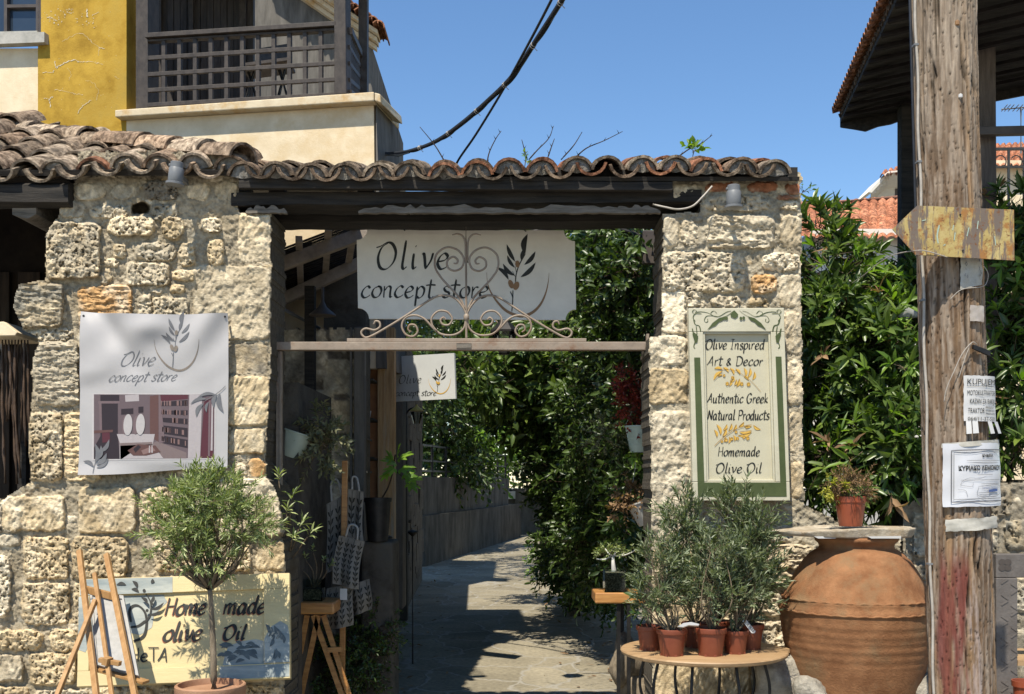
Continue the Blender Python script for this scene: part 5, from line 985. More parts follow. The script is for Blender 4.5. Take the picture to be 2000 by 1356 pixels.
for i, (px, py, d_, k, lab) in enumerate(POTS):
    x = (px - CX) * d_ / F; z0 = tc.z + .002
    t = thing('potted_sapling', (x, d_, z0), lab, 'potted plant', 'sapling pots on the round table')
    R_ = .071 * k; Hh = .122 * k
    mb = MB(); mb.lathe((x, d_, z0), [(R_*.70,0),(R_*.72,.004),(R_*.90,Hh*.80),(R_*.985,Hh*.82),(R_*1.0,Hh*.84),(R_*1.0,Hh*.985),(R_*.97,Hh),(R_*.93,Hh),(R_*.91,Hh*.85)], 32); mb.build('pot', m_plasticpot, t, smooth=35)
    for q in range(8):
        a = q * math.pi / 4 + .2; mb = MB() if q == 0 else mb; mb.box((x + R_*.69*math.cos(a), d_ + R_*.69*math.sin(a), z0 + .005), (.012, .012, .010), Matrix.Rotation(a, 3, 'Z'))
    mb.build('foot_rim', m_plasticpot, t)
    mb = MB(); mb.lathe((x, d_, z0 + Hh * .88), [(.001, .004), (R_ * .92, 0)], 20, .03); mb.build('soil', m_soil, t)
    top = z0 + Hh * .9
    if i == 0:
        mb = MB(); s0, s1 = V((x, d_, top)), V((x - .045, d_ - .02, top + .21)); s2 = V((x + .02, d_, top + .15)); mb.tube(smooth_pts([s0, s0.lerp(s1, .5) + V((.015, 0, 0)), s1], 5), .003, 6); mb.tube([s0, s2], .0028, 6); mb.build('stem', m_twig, t, smooth=180)
        P = np.array([s1, s0.lerp(s1, .6), s2, s0.lerp(s2, .55), s0.lerp(s1, .3), s2]); Dd = np.array([(-.2, -.1, 1), (-.8, -.2, .6), (.3, -.3, 1), (.9, -.2, .4), (-1, -.3, .3), (.5, 0, .8)]); Dd = Dd / np.linalg.norm(Dd, axis=1, keepdims=True)
        foliage('foliage', lf_laurel, t, P, Dd, .06, 6, .062, .024, rng, .9, k=8, stem_mat=m_twig, stems=.0015); continue
    hgt = (0, .40, .42, .40, .62, .66, .55)[i]; sp_ = (0, .12, .105, .095, .135, .145, .10)[i]; lean = (0, -.06, .02, .03, -.05, .07, .03)[i]
    ctr = (x + lean, d_, top + hgt * .56)
    bl = [(ctr, (sp_, sp_ * .8, hgt * .44)), ((x + lean * .5 - sp_ * .5, d_, top + hgt * .38), (sp_ * .7, sp_ * .6, hgt * .26)), ((x + lean + sp_ * .5, d_, top + hgt * .42), (sp_ * .65, sp_ * .6, hgt * .26)), ((x + lean * 1.2, d_, top + hgt * .86), (sp_ * .7, sp_ * .6, hgt * .24))]
    P, Dd = twigs_in(rng, bl, int(110 + 120 * (i >= 4)), up=1.0, shell=.2, jit=.45)
    foliage('foliage', lf_sapling, t, P, Dd, .085, 13, .040, .0085, rng, .72, k=4, droop=.04, stem_mat=m_twig, stems=.0014, bend=.08)
    branch_mesh((x, d_, top - .01), [tuple(P[j]) for j in rng.integers(0, len(P), 14)], .0055, rng, 'branch', m_darkbark if i == 5 else m_twig, t, r1=.0015)
mb = MB(); q = lambda px, py, h=0: W(px, py, 5.08 + h); mb.prism([q(1323,1224), q(1335,1217), q(1350,1215), q(1366,1219), q(1364,1222), q(1345,1221), q(1334,1225)], [q(1323,1226,.03), q(1335,1219,.03), q(1350,1217,.03), q(1366,1221,.03), q(1364,1224,.03), q(1345,1223,.03), q(1334,1227,.03)])
tag(mb.build('plant_tag', m_paper), 'blank curled white plant tag lying across the nursery pots', 'plant tag')
lt = thing('plant_label', W(1462, 1225, 5.2), 'white plastic plant label with black lettering stuck in the rightmost pot', 'plant label'); LPn = PL(5.2)
mb = MB(); mb.slab(LPn, [(1450,1213),(1458,1211),(1476,1233),(1474,1237),(1468,1237)], 0, -.002); mb.build('strip', m_paper, lt); type_text('lettering', 'OLIVES', LPn, 1455, 1217, 6, m_ink, lt, .001, width=24, rot=.87)

# ------------------------------------------------------------------ big storage jar with its slab
JD = 5.50; jc = W(1672, 1185, JD); k = JD / F
JR = thing('storage_jar', (jc.x, JD, 0), 'huge round terracotta storage jar with roped bands, standing against the pier', 'jar')
prof_px = [(62,1515),(74,1490),(95,1440),(112,1375),(121,1340),(129,1300),(136,1262),(141,1230),(144.5,1205),(145.5,1192),(146,1186),(143,1178),(141,1171),(136,1158),(130,1145),(121,1127),(110,1108),(100,1093),(88,1080),(78,1074),(72,1071),(70,1066),(72,1061),(78,1056),(79,1051),(76,1048),(70,1048),(66,1056)]
P3 = []
for (r, y), (r2, y2) in zip(prof_px, prof_px[1:]):
    m = max(1, int(abs(y2 - y) / 4))
    for j in range(m): P3.append((r + (r2 - r) * j / m, y + (y2 - y) * j / m))
P3.append(prof_px[-1]); out = []
for r, y in P3:
    q = r
    for gy, ga in ((1203, 1.0), (1219, 1.3), (1233, .7), (1247, 1.2), (1262, .8), (1279, .9), (1293, .5)): q -= ga * math.exp(-((y - gy) / 1.8) ** 2)
    for gy in (1210, 1227, 1255): q += .5 * math.exp(-((y - gy) / 4) ** 2)
    q += 3.0 * math.exp(-((y - 1166) / 2.6) ** 2) - 1.2 * math.exp(-((y - 1088) / 2.5) ** 2)
    out.append((q * k, EYE + (HY - y) * k))
mb = MB(); mb.lathe((jc.x, JD, 0), [(r, z - .0) for r, z in out], 96, .004); mb.build('body', m_terra, JR, smooth=60)
mb = MB(); zr = EYE + (HY - 1188) * k
for zq, rq, n in ((zr, 146.5 * k, 150), (EYE + (HY - 1166) * k, 140.5 * k, 140)):
    mb.tube([(jc.x + rq * math.cos(a), JD + rq * math.sin(a), zq + .0022 * math.sin(a * 38)) for a in (2 * math.pi * j / n for j in range(n + 1))], [.0060 + .0014 * math.sin(2 * math.pi * j / n * 38) for j in range(n + 1)], 6)
mb.build('rope_band', m_terra, JR, smooth=180)
def rock(mb, c, r, seed, n=3):
    b = bmesh.new(); bmesh.ops.create_icosphere(b, subdivisions=n, radius=1.0); rr = random.Random(seed); o_ = [rr.uniform(0, 9) for _ in range(3)]
    for v in b.verts:
        p = v.co.copy(); q = 1 + .22 * math.sin(p.x * 2.3 + o_[0]) * math.sin(p.y * 2.9 + o_[1]) + .14 * math.sin(p.z * 4.1 + o_[2] + p.x * 3) + .05 * math.sin(p.x * 9 + p.y * 8 + o_[0]) * math.sin(p.z * 10)
        v.co = V((p.x * r[0], p.y * r[1], p.z * r[2])) * q
    mb.add([V(c) + v.co for v in b.verts], [tuple(v.index for v in f.verts) for f in b.faces]); b.free()
rr = random.Random(9); ring = []
poly = [(1486,1044),(1520,1038),(1560,1033),(1640,1029),(1700,1030),(1780,1031),(1785,1040),(1772,1049),(1740,1050),(1660,1049),(1590,1048),(1530,1052)]
sc_ = W(1640, 1049, JD); mb = MB(); n = 26; top_, bot_ = [], []
for j in range(n):
    a = 2 * math.pi * j / n; rx, ry = .385 * (1 + rr.uniform(-.06, .06)), .22 * (1 + rr.uniform(-.1, .1)); x = jc.x - .09 + rx * math.cos(a); y = JD + ry * math.sin(a)
    th_ = .052 - .024 * max(0, -math.cos(a)) + rr.uniform(-.006, .006); top_.append(V((x, y, sc_.z + th_))); bot_.append(V((jc.x - .09 + rx * .95 * math.cos(a), JD + ry * .95 * math.sin(a), sc_.z + .002 + .012 * max(0, -math.cos(a)))))
mb.prism(top_, bot_); tag(mb.build('stone_slab', m_slabstone, None, bevel=.008), 'rough flat stone slab lying as a lid on the storage jar', 'stone slab')
mb = MB(); q = lambda px, py, h=0: W(px, py, 5.29 + h)
for x0, x1, y in ((1590,1632,1049), (1694,1760,1049)): mb.prism([q(x0,y-1), q(x1,y-2), q(x1,y+3), q(x0+8,y+3)], [q(x0,y-1,.2), q(x1,y-2,.2), q(x1,y+1,.2), q(x0+8,y+1,.2)])
tag(mb.build('paper_scrap', m_paper), 'torn white paper strips squeezed between the jar rim and stone slab', 'paper')
# succulent on the slab
rng = np.random.default_rng(5); sx = W(1661, 1030, JD).x; sz = sc_.z + .055
SU = thing('potted_succulent', (sx, JD, sz), 'red plastic pot of dried brown succulent with yellow shoots on the jar slab', 'potted plant')
mb = MB(); mb.lathe((sx, JD, sz), [(.056,0),(.058,.004),(.074,.12),(.078,.122),(.080,.15),(.075,.152),(.073,.13)], 28); mb.build('pot', m_redpot, SU, smooth=40)
P, Dd = twigs_in(rng, [((sx + .005, JD, sz + .20), (.105, .09, .08))], 150, up=.5, shell=.3, jit=.4); foliage('dry_rosette', lf_dry, SU, P, Dd, .05, 9, .020, .006, rng, .9, k=4, droop=.1, stem_mat=m_twig, stems=.002)
P, Dd = twigs_in(rng, [((sx - .09, JD - .03, sz + .19), (.05, .04, .05))], 18, up=.6, shell=.3, jit=.4); foliage('yellow_shoot', lf_yellow, SU, P, Dd, .04, 9, .028, .012, rng, .9, k=4, droop=.1, stem_mat=m_twig, stems=.002)
P, Dd = twigs_in(rng, [((sx - .05, JD - .02, sz + .17), (.09, .06, .04))], 12, up=.2, shell=.5, jit=.4)
foliage('leafy_shoot', lf_laurel, SU, P, Dd, .06, 7, .03, .014, rng, .9, k=4, droop=.2, stem_mat=m_twig, stems=.0015)
for px, py, d_, r, sd, lab in ((1525,1340,5.45,(.16,.12,.15),1,'large pale boulder between the round table and the jar'), (1585,1362,5.25,(.10,.09,.10),2,'rounded stone touching the jar foot on its left'), (1800,1345,5.35,(.085,.08,.075),3,'grey round stone between the jar and the utility pole'), (1745,1385,5.3,(.09,.08,.08),4,'stone half hidden under the jar at its right foot')):
    p = W(px, py, d_); mb = MB(); rock(mb, (p.x, d_, max(p.z, r[2] * .8)), r, sd); tag(mb.build('boulder', m_rock, None, smooth=70), lab, 'boulder', 'boulders round the jar')
for px, d_, r, sd, lab in ((1510, 5.6, (.24, .2, .34), 11, 'big lower boulder carrying the pale boulder left of the jar'), (1800, 5.42, (.17, .15, .20), 13, 'buried boulder carrying the grey round stone by the pole')):
    mb = MB(); rock(mb, ((px - CX) * d_ / F, d_, r[2] * .7), r, sd); tag(mb.build('boulder', m_rock, None, smooth=70), lab, 'boulder', 'boulders round the jar')

# ------------------------------------------------------------------ utility pole and everything on it
PD = 4.80; b0, t0 = W(1886, 1600, PD), W(1838, -160, PD)
PO = thing('utility_pole', (b0.x, PD, 0), 'weathered wooden utility pole covered with paper notices', 'utility pole')
n, m = 560, 170; u_, a_ = np.meshgrid(np.concatenate([[0], np.linspace(.12, .96, n - 1), [1]]), np.linspace(0, 2 * np.pi, m, endpoint=False), indexing='ij')
dirv = np.array(t0 - b0); cen = np.array(b0) + u_[..., None] * dirv; zc = cen[..., 2]
rad = .133 + .007 * (1 - u_) ; g = fbm(a_ * 7, zc * 1.1, 5, 4, .6); g2 = fbm(a_ * 12 + 1.5 * np.sin(zc * 2.3), zc * 6, 6, 5, .65); crk = 1 - np.abs(2 * fbm(a_ * 3.2 + .25 * np.sin(zc * 2), zc * .45, 9, 3) - 1); worm = fbm(a_ * 24, zc * 34, 14, 4, .65)
rad = rad + (g - .5) * .016 + (g2 - .5) * .011 - .022 * sstep(.955, 1.0, crk) - .006 * sstep(.64, .76, worm)
P = np.stack([cen[..., 0] + rad * np.cos(a_), cen[..., 1] + rad * np.sin(a_), zc], -1)
c1, c2, c3 = np.array((.155, .10, .062)), np.array((.30, .24, .185)), np.array((.33, .205, .105))
tq = sstep(.35, .65, g2)[..., None]; Cc = c1 * (1 - tq) + c2 * tq; tb = sstep(.5, .7, fbm(a_ * 3, zc * 1.6, 31, 4))[..., None] * .7; Cc = Cc * (1 - tb) + c3 * tb
grey = sstep(2.7, 3.6, zc)[..., None] * .55; Cc = Cc * (1 - grey) + np.array((.33, .275, .215)) * grey * (0.7 + .6 * g2[..., None])
ang = np.mod(a_ + np.pi / 2 + np.pi, 2 * np.pi) - np.pi                         # 0 facing the street
rp_ = (sstep(1.35, 1.18, zc) * sstep(.55, .35, np.abs(ang + .62 + .1 * np.sin(zc * 9))) * sstep(.25, .5, fbm(a_ * 5, zc * 3, 41, 4)))[..., None]; Cc = Cc * (1 - rp_ * .85) + np.array((.17, .045, .038)) * rp_ * .85
wp_ = (sstep(1.25, 1.0, zc) * sstep(.22, .1, np.abs(ang + .02 + .08 * np.sin(zc * 6))) * sstep(.4, .6, g2))[..., None]; Cc = Cc * (1 - wp_ * .6) + np.array((.40, .33, .32)) * wp_ * .6
fib = fbm(a_ * 18 + 1.2 * np.sin(zc * 3.1 + a_), zc * 9, 55, 5, .7); Cc = Cc * (.62 + .75 * fib[..., None]) * (1 - .78 * sstep(.945, .995, crk)[..., None]) * (1 - .6 * sstep(.66, .74, worm)[..., None])
idx = np.arange((n + 1) * m).reshape(n + 1, m); f = np.stack([idx[:-1], np.roll(idx, -1, 1)[:-1], np.roll(idx, -1, 1)[1:], idx[1:]], -1).reshape(-1, 4)
m_pole = mat('pole wood', (.72, .70, .68), (1.1, 1.08, 1.05), 18, .9, .8, 60, aniso=(4, 4, .35), attr=True, dist=.006, spec=.15)
np_mesh('trunk', P.reshape(-1, 3), f, m_pole, PO, smooth=180, col=Cc.reshape(-1, 3))
ax_ = lambda py, ang_, rr_=.138: (lambda c: c + V((rr_ * math.sin(ang_), -rr_ * math.cos(ang_), 0)))(b0 + (t0 - b0) * ((EYE + (HY - py) * PD / F - b0.z) / (t0.z - b0.z)))
mb = MB(); mb.tube([ax_(y, -1.25, .150 + .004 * math.sin(y * .03)) for y in range(-160, 1600, 20)], .0065, 6); mb.build('conduit', m_cablegrey, PO, smooth=180)
mb = MB(); mb.tube([ax_(y, -1.5, .152) for y in range(-160, 480, 20)], .006, 6); mb.build('conduit', m_cable, PO, smooth=180)
for y in (96, 322, 590, 1100):
    mb = MB(); mb.box(ax_(y, -1.3, .15), (.02, .03, .008)); mb.build('clip', m_grey, PO)
class CYL:
    """sheet wrapped round the pole: photo columns become angle, photo rows become height"""
    def __init__(s, r): s.r = r
    def __call__(s, x, y, h=0.0):
        c = b0 + (t0 - b0) * ((EYE + (HY - y) * PD / F - b0.z) / (t0.z - b0.z)); pxc = c.x * F / PD + CX; k_ = (PD - .10) / F; c = c + V((0, s.r - .146, 0))
        a = max(-1.45, min(1.45, (x - pxc) * k_ / s.r)); a = math.asin(max(-.985, min(.985, (x - pxc) * k_ / s.r))); rr_ = s.r + h
        return V((c.x + rr_ * math.sin(a), c.y - rr_ * math.cos(a), c.z))
def sheet(name, cy, x0, y0, x1, y1, mt, par, wr=.002, nx=14, ny=14, skew=0.0, seed=0, edge=0.6):
    rr = random.Random(seed); P = np.zeros((2, ny + 1, nx + 1, 3))
    for j in range(ny + 1):
        for i in range(nx + 1):
            u, v = i / nx, j / ny; x = x0 + (x1 - x0) * u; y = y0 + (y1 - y0) * v + skew * (u - .5); e = edge if i in (0, nx) or j in (0, ny) else 0
            x += rr.uniform(-e, e); y += rr.uniform(-e, e); h = wr * math.sin(u * 9 + v * 4 + seed) * math.sin(v * 8 + seed)
            P[0, j, i] = cy(x, y, .003 + h); P[1, j, i] = cy(x, y, .0018 + h)
    idx = np.arange((ny + 1) * (nx + 1)).reshape(ny + 1, nx + 1); fq = np.stack([idx[:-1, :-1], idx[1:, :-1], idx[1:, 1:], idx[:-1, 1:]], -1).reshape(-1, 4)
    return np_mesh(name, P.reshape(-1, 3), np.concatenate([fq, fq[:, ::-1] + (ny + 1) * (nx + 1)]), mt, par, smooth=180)
def note(name, y, lab): return thing(name, ax_(y, 0, .14), lab, 'notice')
cy = CYL(.20)
n1 = note('paper_notice', 800, 'handwritten wanted notice with tear-off strips tacked on the pole'); sheet('sheet', cy, 1855, 740, 1926, 826, m_paper, n1, .0015, seed=1)
for x0, x1, y1, sk in ((1859,1869,850,0), (1871,1882,849,0), (1904,1914,849,4), (1921,1932,848,8)):
    mb = MB(); mb.prism([cy(x0,826,.004), cy(x1,826,.004), cy(x1+sk,y1,.012), cy(x0+sk,y1+1,.012)], [cy(x0,826,.003), cy(x1,826,.003), cy(x1+sk,y1,.011), cy(x0+sk,y1+1,.011)]); mb.build('tear_strip', m_paper, n1)
for tx, x, y, h, wd in (('KUPUJEM', 1861, 757, 11.5, 61), ('MOTOKULTIVATOR', 1861, 777, 9.5, 62), ('KAZAN ZA RAKIJU', 1866, 793, 9.5, 58), ('TRAKTOR', 1862, 811, 10, 34), ('FREZU', 1899, 802, 4, 18), ('KOSILICU', 1899, 808, 4, 22), ('PRIKOLICU', 1899, 814, 4, 24), ('064/11-37-501', 1862, 825, 7, 60)):
    type_text('lettering', tx, cy, x, y, h, m_ink, n1, .0062, width=wd, shear=.06)
mb = MB(); ribbon(mb, cy, [(1860,760),(1880,760),(1900,759),(1922,760)], .8, 1, .006); mb.build('underline', m_ink, n1)
n2 = note('funeral_notice', 930, 'printed funeral notice in Greek wrapped in plastic on the pole'); sheet('sheet', cy, 1820, 868, 1941, 988, mat('plastic sleeve', (.47,.47,.49), (.53,.53,.55), 6, .3, spec=.5), n2, .0028, 20, 18, skew=-3, seed=4)
mb = MB(); ln = lambda pts, w_: ribbon(mb, cy, pts, w_, w_, .0066)
for x0, y0, x1, y1, w_ in ((1838,886,1938,975,1.0), (1834,882,1941,980,2.2)): ln([(x0,y0),(x0,(y0+y1)/2),(x0,y1)], w_); ln([(x0,y0),((x0+x1)/2,y0-1.5),(x1,y0-2)], w_); ln([(x0,y1),((x0+x1)/2,y1-2),(x1,y1-3)], w_)
mb.build('border_line', m_inkgrey, n2)
for tx, x, y, h, wd, b_ in (('ΚΗΔΕΙΑ', 1891, 894, 5.2, 25, .03), ('ΚΥΡΙΑΚΟ ΛΕΜΟΝΟΥ', 1846, 920, 8.6, 92, .035)): type_text('lettering', tx, cy, x, y, h, m_ink, n2, .0066, width=wd, bold=b_, rot=-.02)
mb = MB()
for x0, x1, y in ((1860,1935,901), (1866,1930,905), (1880,1915,928), (1850,1935,938), (1888,1932,945), (1882,1930,962), (1885,1930,966), (1890,1925,970)): ln([(x0,y),((x0+x1)/2,y-.6),(x1,y-1)], .7)
ln([(1849,948),(1853,940),(1866,934),(1885,935),(1900,930)], .5); ln([(1850,948),(1870,950),(1872,942)], .5); ln([(1845,956),(1858,958),(1862,970)], .5); ln([(1883,950),(1883,968),(1930,966),(1930,947),(1883,950)], .6); mb.build('printed_lines', m_inkgrey, n2)
mb = MB(); mb.add([cy(x, y, .0068) for x, y in ((1905,956),(1927,954),(1927,959),(1905,961))], [(0, 1, 2, 3)]); mb.build('printed_stamp', m_bluebox, n2); type_text('lettering', 'Γραφείο Τελετών', cy, 1891, 954, 3, m_bluebox, n2, .0069, width=36)
mb = MB(); s_ = sheet('tape', cy, 1818, 864, 1937, 873, m_papertan, n2, .002, 16, 2, skew=-8, seed=6)
tag(sheet('paper_notice', cy, 1825, 1010, 1928, 1033, m_papertan, None, .003, 16, 5, skew=-7, seed=9, edge=1.2), 'crumpled blank strip of paper left on the pole below the funeral notice', 'notice')
n3 = note('paper_notice', 545, 'small crinkled sheet wired to the pole under the arrow'); cy3 = CYL(.22); sheet('sheet', cy3, 1849, 506, 1893, 572, m_papertan, n3, .005, 10, 12, skew=-10, seed=12, edge=1.0)
mb = MB(); rr = random.Random(6)
for _ in range(26): x, y = rr.choice([(1856, 1862), (1883, 1890)]), 0; xx = rr.uniform(*x); yy = rr.uniform(515, 555); ribbon(mb, cy3, [(xx, yy), (xx + rr.uniform(-3, 3), yy + rr.uniform(2, 6))], .6, 1.4, .0085)
mb.build('lettering', m_inkgrey, n3)
tag(sheet('paper_notice', cy, 1867, 607, 1897, 637, mat('clear sleeve', (.30,.25,.21), (.40,.35,.30), 20, .25, spec=.6), None, .002, 8, 8, seed=15), 'small faded transparent sleeve stapled on the pole, nothing left inside', 'notice')
mb = MB(); mb.tube(smooth_pts([cy(1893,530,.01), cy(1903,545,.012), cy(1900,562,.012), cy(1888,572,.012), cy(1850,578,.012), cy(1830,596,.01)], 6), .0016, 5)
mb.tube(smooth_pts([cy(1880,682,.008), cy(1868,678,.016), cy(1850,700,.02), cy(1838,730,.02), cy(1826,764,.02), cy(1822,790,.02)], 6), .0018, 5); mb.tube(smooth_pts([cy(1868,680,.01), cy(1858,700,.015), cy(1845,745,.015)], 6), .0016, 5); mb.build('wire', m_cablegrey, PO, smooth=180)
mb = MB(); mb.prism([cy(1872,682,.0), cy(1908,692,.0), cy(1908,702,.0), cy(1872,690,.0)], [cy(1872,682,.012), cy(1908,692,.012), cy(1908,702,.012), cy(1872,690,.012)]); mb.build('strap', m_blackiron, PO)
mb = MB(); mb.lathe(ax_(209, .05, .136), [(.002,-.010),(.009,-.006),(.009,.006),(.002,.010)], 10); mb.build('nail_cap', m_paper, PO)
mb = MB(); mb.lathe(ax_(70, .02, .133), [(.001,-.014),(.010,-.008),(.010,.008),(.001,.014)], 10); mb.build('knot', m_brown, PO)
# arrow sign
AP = PL(4.60, 1860, 455, ax=.000006); AR = thing('arrow_sign', AP(1860, 505), 'rusty yellow metal arrow sign pointing left, nailed high on the pole', 'arrow sign')
def arrow_mat():
    m = bpy.data.materials.new('rusty yellow'); m.use_nodes = True; N = m.node_tree.nodes; L = m.node_tree.links; b = N['Principled BSDF']; b.inputs['Roughness'].default_value = .7; b.inputs['Specular IOR Level'].default_value = .3
    tc_ = N.new('ShaderNodeTexCoord'); mp_ = N.new('ShaderNodeMapping'); mp_.inputs['Scale'].default_value = (9, 1, 1.6); L.new(tc_.outputs['Object'], mp_.inputs[0])
    def ramp(vec, sc, a, b_, det=6):
        n_ = N.new('ShaderNodeTexNoise'); n_.inputs['Scale'].default_value = sc; n_.inputs['Detail'].default_value = det; n_.inputs['Roughness'].default_value = .7; L.new(vec, n_.inputs['Vector']); r_ = N.new('ShaderNodeValToRGB'); r_.color_ramp.elements[0].position = a; r_.color_ramp.elements[1].position = b_; L.new(n_.outputs['Fac'], r_.inputs[0]); return r_.outputs[0]
    cur = None
    for fac, ca in ((ramp(tc_.outputs['Object'], 9, .38, .62), ((.32,.235,.075), (.42,.33,.14))), (ramp(tc_.outputs['Object'], 13, .49, .60), (.27,.125,.035)), (ramp(mp_.outputs[0], 1.9, .49, .55), (.13,.10,.08)), (ramp(tc_.outputs['Object'], 60, .56, .64), (.14,.06,.022))):
        mx = N.new('ShaderNodeMix'); mx.data_type = 'RGBA'; L.new(fac, mx.inputs['Factor'])
        if cur is None: mx.inputs['A'].default_value = (*ca[0], 1); mx.inputs['B'].default_value = (*ca[1], 1)
        else: L.new(cur, mx.inputs['A']); mx.inputs['B'].default_value = (*ca, 1)
        cur = mx.outputs['Result']
    L.new(cur, b.inputs['Base Color']); return m
mb = MB(); mb.slab(AP, [(1743,448),(1791,402),(1980,410),(1981,509),(1788,498)], .002, -.004); mb.build('plate', arrow_mat(), AR)
mb = MB(); mt_ = mat('faded turquoise', (.26,.34,.28), (.34,.42,.34), 20, .7)
for pts in ([(1834,440),(1830,460),(1832,476)], [(1842,480),(1846,478)], [(1862,440),(1860,450)], [(1892,445),(1888,462)], [(1910,432),(1908,448)], [(1942,462),(1944,480)], [(1800,432),(1808,430)], [(1865,455),(1863,470)]): ribbon(mb, AP, pts, 1.5, 3.2, .0035)
mb.build('faded_lettering', mt_, AR)
for x, y in ((1875, 420), (1880, 490)):
    mb = MB(); mb.tube([AP(x, y, .006), AP(x, y, -.10)], .004, 8); mb.build('nail', m_blackiron, AR)
mb = MB(); mb.tube(smooth_pts([AP(1850,503,.004), AP(1810,492,.01), AP(1785,491,.012), W(1745,498,4.9), W(1715,515,5.3), W(1688,537,5.9), W(1660,556,6.6)], 6), .0024, 5); tag(mb.build('wire', m_cablegrey, None, smooth=180), 'thin pale wire trailing from under the arrow into the hedge', 'wire')
# ------------------------------------------------------------------ right side: hedge, low wall, roofs, canopy
rng = np.random.default_rng(77)
def blob(px, py, d, rx, ry, rz=None, wgt=None):
    c = W(px, py, d); k_ = d / F; b = ((c.x, c.y, c.z), (rx * k_, (rz or min(rx, ry) * k_), ry * k_)); return b if wgt is None else (*b, wgt)
HG = thing('laurel_hedge', (2.6, 6.7, .9), 'dense glossy dark green hedge spilling over the wall behind the utility pole', 'hedge')
bl = [blob(1630,560,6.9,65,80,.4), blob(1710,610,6.9,90,70,.4), blob(1620,680,6.8,75,120,.4), blob(1720,700,6.7,90,120,.45), blob(1640,840,6.7,80,110,.4), blob(1740,850,6.5,90,110,.45), blob(1690,930,6.4,100,55,.35), blob(1600,462,7.0,24,36,.2), blob(1800,680,6.9,70,130,.4), blob(1800,860,6.6,70,110,.4), blob(1780,570,7.0,50,40,.3), blob(1610,900,6.35,50,50,.25)]
P, Dd = twigs_in(rng, bl, 2500, up=.25, shell=.6, jit=.6); P, Dd = clump(P, Dd, 9.0, -.35, 1)
P[:, 0] = np.maximum(P[:, 0], 1570 * 0 + (P[:, 1] * (1590 - CX) / F))
foliage('foliage', lf_laurel, HG, P, Dd, .15, 9, .100, .027, rng, 1.0, whorl=True, var=.5, k=8, droop=.25, stem_mat=m_darkbark, stems=.003)
HG2 = thing('laurel_hedge', (3.4, 6.9, .9), 'glossy green hedge right of the pole under the iron railing', 'hedge')
bl = [blob(1975,440,6.9,60,90,.4), blob(1990,560,6.9,70,100,.4), blob(1960,700,6.8,60,120,.4), blob(2000,800,6.7,80,120,.4), blob(1960,880,6.6,55,60,.3), blob(2060,600,6.9,80,220,.4), blob(1945,520,7.0,40,100,.3)]
P, Dd = twigs_in(rng, bl, 1150, up=.25, shell=.6, jit=.6); P, Dd = clump(P, Dd, 9.0, -.35, 4)
foliage('foliage', lf_laurel, HG2, P, Dd, .15, 9, .105, .026, rng, 1.0, whorl=True, var=.5, k=8, droop=.3, stem_mat=m_darkbark, stems=.003)
mb = MB()
for i in range(14):
    x = 1.95 + i * .18; mb.tube(smooth_pts([(x, 6.95, .3), (x + R.uniform(-.1, .1), 6.9, 1.3), (x + R.uniform(-.2, .2), 6.9, 2.6 + R.uniform(-.3, .3))], 5), [.03 - .002 * j for j in range(11)], 6)
mb.build('stem', m_darkbark, HG, smooth=180)
mb = MB(); q0 = W(1760, 985, 6.35)
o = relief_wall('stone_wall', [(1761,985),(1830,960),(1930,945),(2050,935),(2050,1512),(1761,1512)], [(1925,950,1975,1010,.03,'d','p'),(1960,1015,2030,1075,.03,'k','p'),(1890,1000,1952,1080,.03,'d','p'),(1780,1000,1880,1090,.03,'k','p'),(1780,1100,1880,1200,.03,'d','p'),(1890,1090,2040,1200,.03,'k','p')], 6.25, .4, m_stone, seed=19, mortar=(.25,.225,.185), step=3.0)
tag(o, 'low dark rubble wall under the hedge to the right of the jar', 'stone wall')
# chequer plate leg and red pot at the frame edge
CKP = PL(5.55); CK = thing('metal_stand', CKP(1965, 1512), 'brown chequer plate metal stand standing right of the utility pole', 'metal stand')
mb = MB(); mb.rect(CKP, 1942, 1082, 2060, 1128, .02, -.05); mb.rect(CKP, 1942, 1128.5, 1984, 1544, .02, -.05); mb.build('frame', m_steelplate, CK, bevel=.004)
mb = MB(); mb.rect(CKP, 1986, 1290, 2070, 1300, .01, -.4); mb.build('shelf', m_tablewood, CK)
mb = MB()
for r_ in range(20):
    for c_ in range(2):
        x, y = 1952 + c_ * 19, 1140 + r_ * 21; sgn = 1 if (r_ + c_) % 2 else -1; a, b = CKP(x, y, .021), CKP(x + 13, y + 9 * sgn, .021); mb.beam(a, b, .004, .006)
mb.build('tread', m_steelplate, CK)
mb = MB(); fck = lambda x, y, h: CKP(x, y, .02 + h)
for a in (45, 135, 225, 315): disc(mb, fck, (1959 + 8 * math.cos(math.radians(a)), 1103 + 8 * math.sin(math.radians(a))), 7, 6, .0015)
mb.build('painted_clover', m_frame, CK)
rp2 = W(2002, 1345, 5.35); t = thing('flower_pot', (rp2.x, 5.35, rp2.z - .12), 'red plastic flower pot cut by the right frame edge', 'flower pot'); mb = MB(); mb.lathe((rp2.x, 5.35, rp2.z - .12), [(.042,0),(.055,.13),(.062,.132),(.063,.16),(.057,.16),(.05,.05)], 28); mb.build('pot', m_redpot, t, smooth=40)
mb = MB(); mb.lathe((rp2.x, 5.35, rp2.z + .02), [(.001,.0),(.056,.0)], 16); mb.build('soil', m_soil, t)
t = thing('plank_stool', (rp2.x, 5.35, 0), 'low wooden stool carrying the red flower pot at the right frame edge', 'stool'); mb = MB(); mb.box((rp2.x, 5.35, rp2.z - .136), (.3, .24, .03)); mb.build('seat', m_tablewood, t, bevel=.003)
for sx_ in (-1, 1): mb = MB(); mb.box((rp2.x + sx_ * .12, 5.35, (rp2.z - .152) / 2), (.03, .2, rp2.z - .152)); mb.build('leg', m_tablewood, t)
